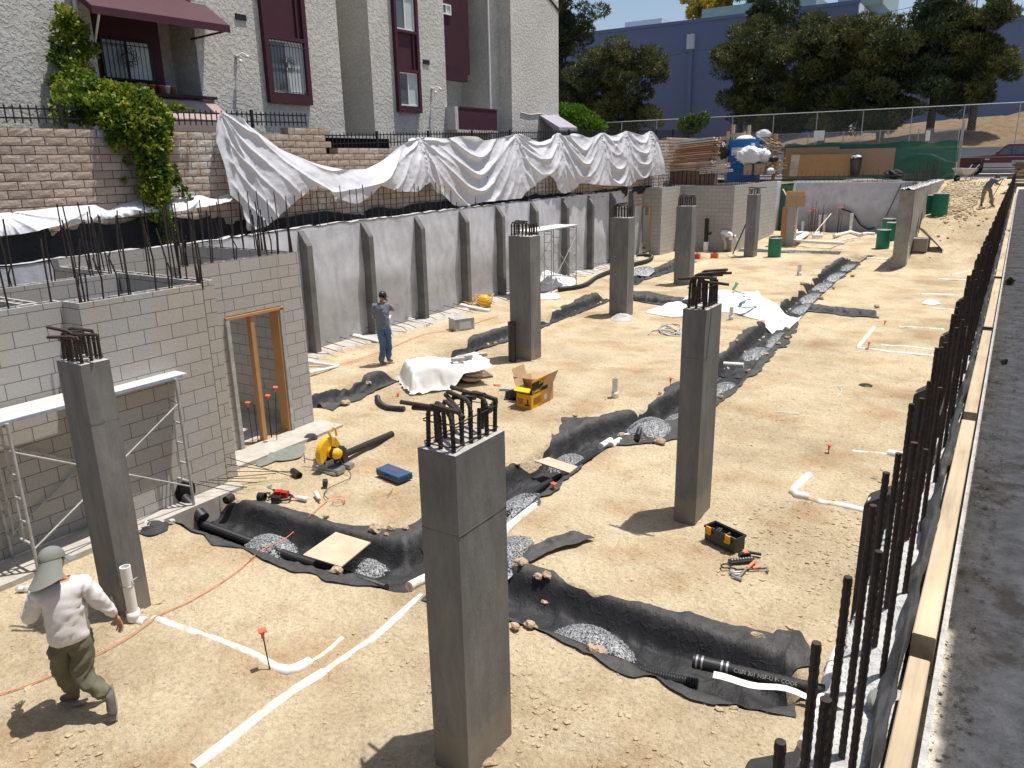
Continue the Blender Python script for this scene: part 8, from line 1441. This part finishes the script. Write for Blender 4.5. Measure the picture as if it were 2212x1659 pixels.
        for p_,ww in zip(pts,(.034,.038,.046,.030)): V+=[tuple(p_-pz*ww),tuple(p_+pz*ww),tuple(p_+pz*ww+dnn*.022),tuple(p_-pz*ww+dnn*.022)]
        F=[(0,3,2,1),(12,13,14,15)]
        for i in range(3):
            for j in range(4): F.append((i*4+j,i*4+(j+1)%4,(i+1)*4+(j+1)%4,(i+1)*4+j))
        b.add(V,F); b.build('sole','sole',bt)
    def cap_(mat,r=(.088,.110,.085),brim=True,bl=.09,fl=False,back=False):
        b=MB(); prof=[(math.cos(t),math.sin(t)) for t in np.linspace(-.15,math.pi/2,9)]; vs=[];F=[]; m=20
        for (c_,s_) in prof:
            for j in range(m): a=j*2*math.pi/m; vs.append(tuple(Mh@Vector((math.cos(a)*c_*r[0],math.sin(a)*c_*r[1]-.006,.03+s_*r[2]+.006))))
        for i in range(8):
            for j in range(m): F.append((i*m+j,i*m+(j+1)%m,(i+1)*m+(j+1)%m,(i+1)*m+j))
        b.add(vs,F,True); H=b.build('cap',mat,T)
        if brim:
            b=MB(); aa=np.linspace(.15,math.pi-.15,14); rad=np.linspace(1.0,1+bl/.1,5); A_,R_=np.meshgrid(aa,rad,indexing='ij'); X=np.cos(A_)*r[0]*(1+(R_-1)*.35); Y=np.sin(A_)*r[1]*R_; Z=.022-.03*(R_-1)-.025*np.cos(A_)**2*(R_-1); V=np.stack([X,Y,Z],-1).reshape(-1,3); V=np.array([Mh@Vector(p_) for p_ in V]).reshape(14,5,3); b.grid(V[...,0],V[...,1],V[...,2]); b.grid(V[...,0],V[...,1],V[...,2]-.004,flip=True); b.build('brim',mat,H)
        if fl:
            b=MB(); aa=np.linspace(math.pi*1.0,math.pi*2.0,22); tt=np.linspace(0,1,12); A_,Tt=np.meshgrid(aa,tt,indexing='ij'); rr=1.0+.62*Tt**1.3+.05*np.sin(A_*7)*Tt; X=np.cos(A_)*.090*rr; Y=np.sin(A_)*(.112+.03*Tt)-.004-.10*Tt**1.5; Z=.03-.20*Tt+.02*np.cos(A_*2)*Tt; V=np.array([Mh@Vector(p_) for p_ in np.stack([X,Y,Z],-1).reshape(-1,3)]).reshape(22,12,3); b.grid(V[...,0],V[...,1],V[...,2]); b.build('neck_flap',mat,H)
    if hair:
        b=MB(); bm=bmesh.new(); bmesh.ops.create_icosphere(bm,subdivisions=3,radius=1); vv=[v_.co.copy() for v_ in bm.verts]; ff=[tuple(a.index for a in f_.verts) for f_ in bm.faces]; bm.free(); keep=[f_ for f_ in ff if all(vv[i].z>-.35+max(0,vv[i].y)*1.1 for i in f_)]; b.add([tuple(Mh@Vector((p_.x*.083,p_.y*.104-.004,p_.z*.124+.003))) for p_ in vv],keep,True); b.build('hair','hair',T)
    if hat: cap_(**hat)
    return T,W,Mh
# walking worker, near left, seen from behind
P=g(3,0,640,1160); P.z=gzs(P.x,P.y)
person('worker in sage neck-flap hat, white long-sleeved shirt and olive trousers striding at left',P,
 dict(pelvis=(.035,-.17,.80),neck=(.045,-.10,1.31),head=(.025,-.06,1.47),Lsh=(-.115,-.10,1.235),Rsh=(.205,-.15,1.235),Lel=(-.215,-.04,1.01),Lwr=(-.225,.16,.90),Lhd=(-.22,.24,.88),Rel=(.32,-.20,1.03),Rwr=(.415,-.18,.85),Rhd=(.435,-.17,.76),
 Lhip=(-.055,-.15,.74),Rhip=(.12,-.19,.74),Lkn=(-.055,-.09,.42),Lan=(-.015,.0,.085),Ltoe=(-.13,.12,.045),Rkn=(.05,-.22,.40),Ran=(.235,-.42,.25),Rtoe=(.225,-.50,.07)),(.75,.8,-.30),None,'shirt_white','long','olive',dict(mat='hat_sage',fl=True,bl=.095,r=(.098,.118,.10)),True,bulk=1.2)
P=g(1,1,1090,1425); P.z=gzs(P.x,P.y)
T,W,Mh=person('man in black cap, grey t-shirt and blue jeans phoning beside the long wall',P,
 dict(pelvis=(.0,.0,.98),neck=(.0,.0,1.56),head=(.035,.02,1.72),Lsh=(-.165,.0,1.48),Rsh=(.155,.02,1.49),Lel=(-.22,.05,1.20),Lwr=(-.08,.26,1.13),Lhd=(.0,.3,1.14),Rel=(.29,.10,1.32),Rwr=(.135,.06,1.58),Rhd=(.115,.05,1.68),
 Lhip=(-.085,-.01,.93),Rhip=(.085,.01,.93),Lkn=(-.02,.02,.50),Lan=(-.10,-.03,.09),Ltoe=(.05,.0,.05),Rkn=(.11,.12,.50),Ran=(.08,.16,.09),Rtoe=(.20,.22,.05)),(.35,1,-.05),None,'shirt_grey','short','jeans',dict(mat='black_plastic'),True,bulk=1.12)
b=MB(); b.cbx((0,0,0),(.012,.075,.15),Matrix.Translation(Vector(W['head']))@Matrix.Rotation(-.3,4,'X')@Matrix.Translation((.09,.0,-.02))); o=one(b,'phone','black_plastic','black phone held to the ear of the man in grey','phone')
b=MB(); h=Vector(W['Lhd']); b.cbx(h+Vector((.10,.03,.02)),(.22,.16,.003),rx=.3,rz=.5); one(b,'paper_sheet','white_paint','white paper sheet held in front of the man in grey','paper')
P=onz(A(1150,1545)); P.z=gzs(P.x,P.y)
person('man in white t-shirt and white cap bending double beside the far block wall',P,
 dict(pelvis=(-.40,.05,.92),neck=(.10,.0,.93),head=(.26,-.02,.76),Lsh=(.05,-.16,.86),Rsh=(.06,.16,.88),Lel=(.02,-.2,.52),Lwr=(.05,-.15,.24),Lhd=(.06,-.13,.14),Rel=(.06,.18,.52),Rwr=(.10,.14,.24),Rhd=(.11,.12,.14),
 Lhip=(-.38,-.09,.86),Rhip=(-.38,.13,.86),Lkn=(-.20,-.12,.50),Lan=(-.20,-.1,.09),Ltoe=(-.02,-.1,.05),Rkn=(-.13,.15,.50),Ran=(-.1,.15,.09),Rtoe=(.08,.15,.05)),(.6,0,-.8),None,'white_cloth','short','galv',dict(mat='white_paint'),True,bulk=1.35)
P=ground_at(Cq(1440,1360),2.2); P.z=gzs(P.x,P.y); k=P.y/43.9
T,W,Mh=person('stooping worker in grey shirt and khaki trousers shovelling at the top right of the ramp',P,
 dict(pelvis=(-.10,.0,.92),neck=(.10,-.02,1.34),head=(.25,-.02,1.42),Lsh=(.05,-.17,1.27),Rsh=(.07,.15,1.29),Lel=(.28,-.16,1.20),Lwr=(.44,-.10,1.30),Lhd=(.5,-.08,1.28),Rel=(.25,.2,1.1),Rwr=(.42,.12,1.02),Rhd=(.5,.1,1.0),
 Lhip=(-.19,-.02,.86),Rhip=(.0,.02,.86),Lkn=(-.22,-.02,.50),Lan=(-.25,.0,.14),Ltoe=(-.2,-.14,.07),Rkn=(.12,.0,.48),Ran=(.2,.0,.09),Rtoe=(.32,-.08,.05)),(.8,.3,-.5),None,'shirt_grey','long','khaki',dict(mat='shirt_grey'),True,bulk=1.1)
h1,h2=Vector(W['Lhd']),Vector(W['Rhd']); b=MB(); d=(h2-h1).normalized(); n_=Vector((P.x,P.y,0)).normalized(); rt_=Vector((n_.y,-n_.x,0)); top_=h1+Vector((0,0,.05)); end=Vector(P)+rt_*.16+Vector((0,0,.42)); TS=thing('shovel','long-handled shovel held by the stooping worker on the ramp','shovel',tuple(end)); b.tube([top_,end],.018,6); b.build('shaft','lumber',TS); b=MB(); b.cbx(end-Vector((0,0,.12)),(.2,.03,.26),rz=.4,rx=.3); b.build('blade','steel',TS)
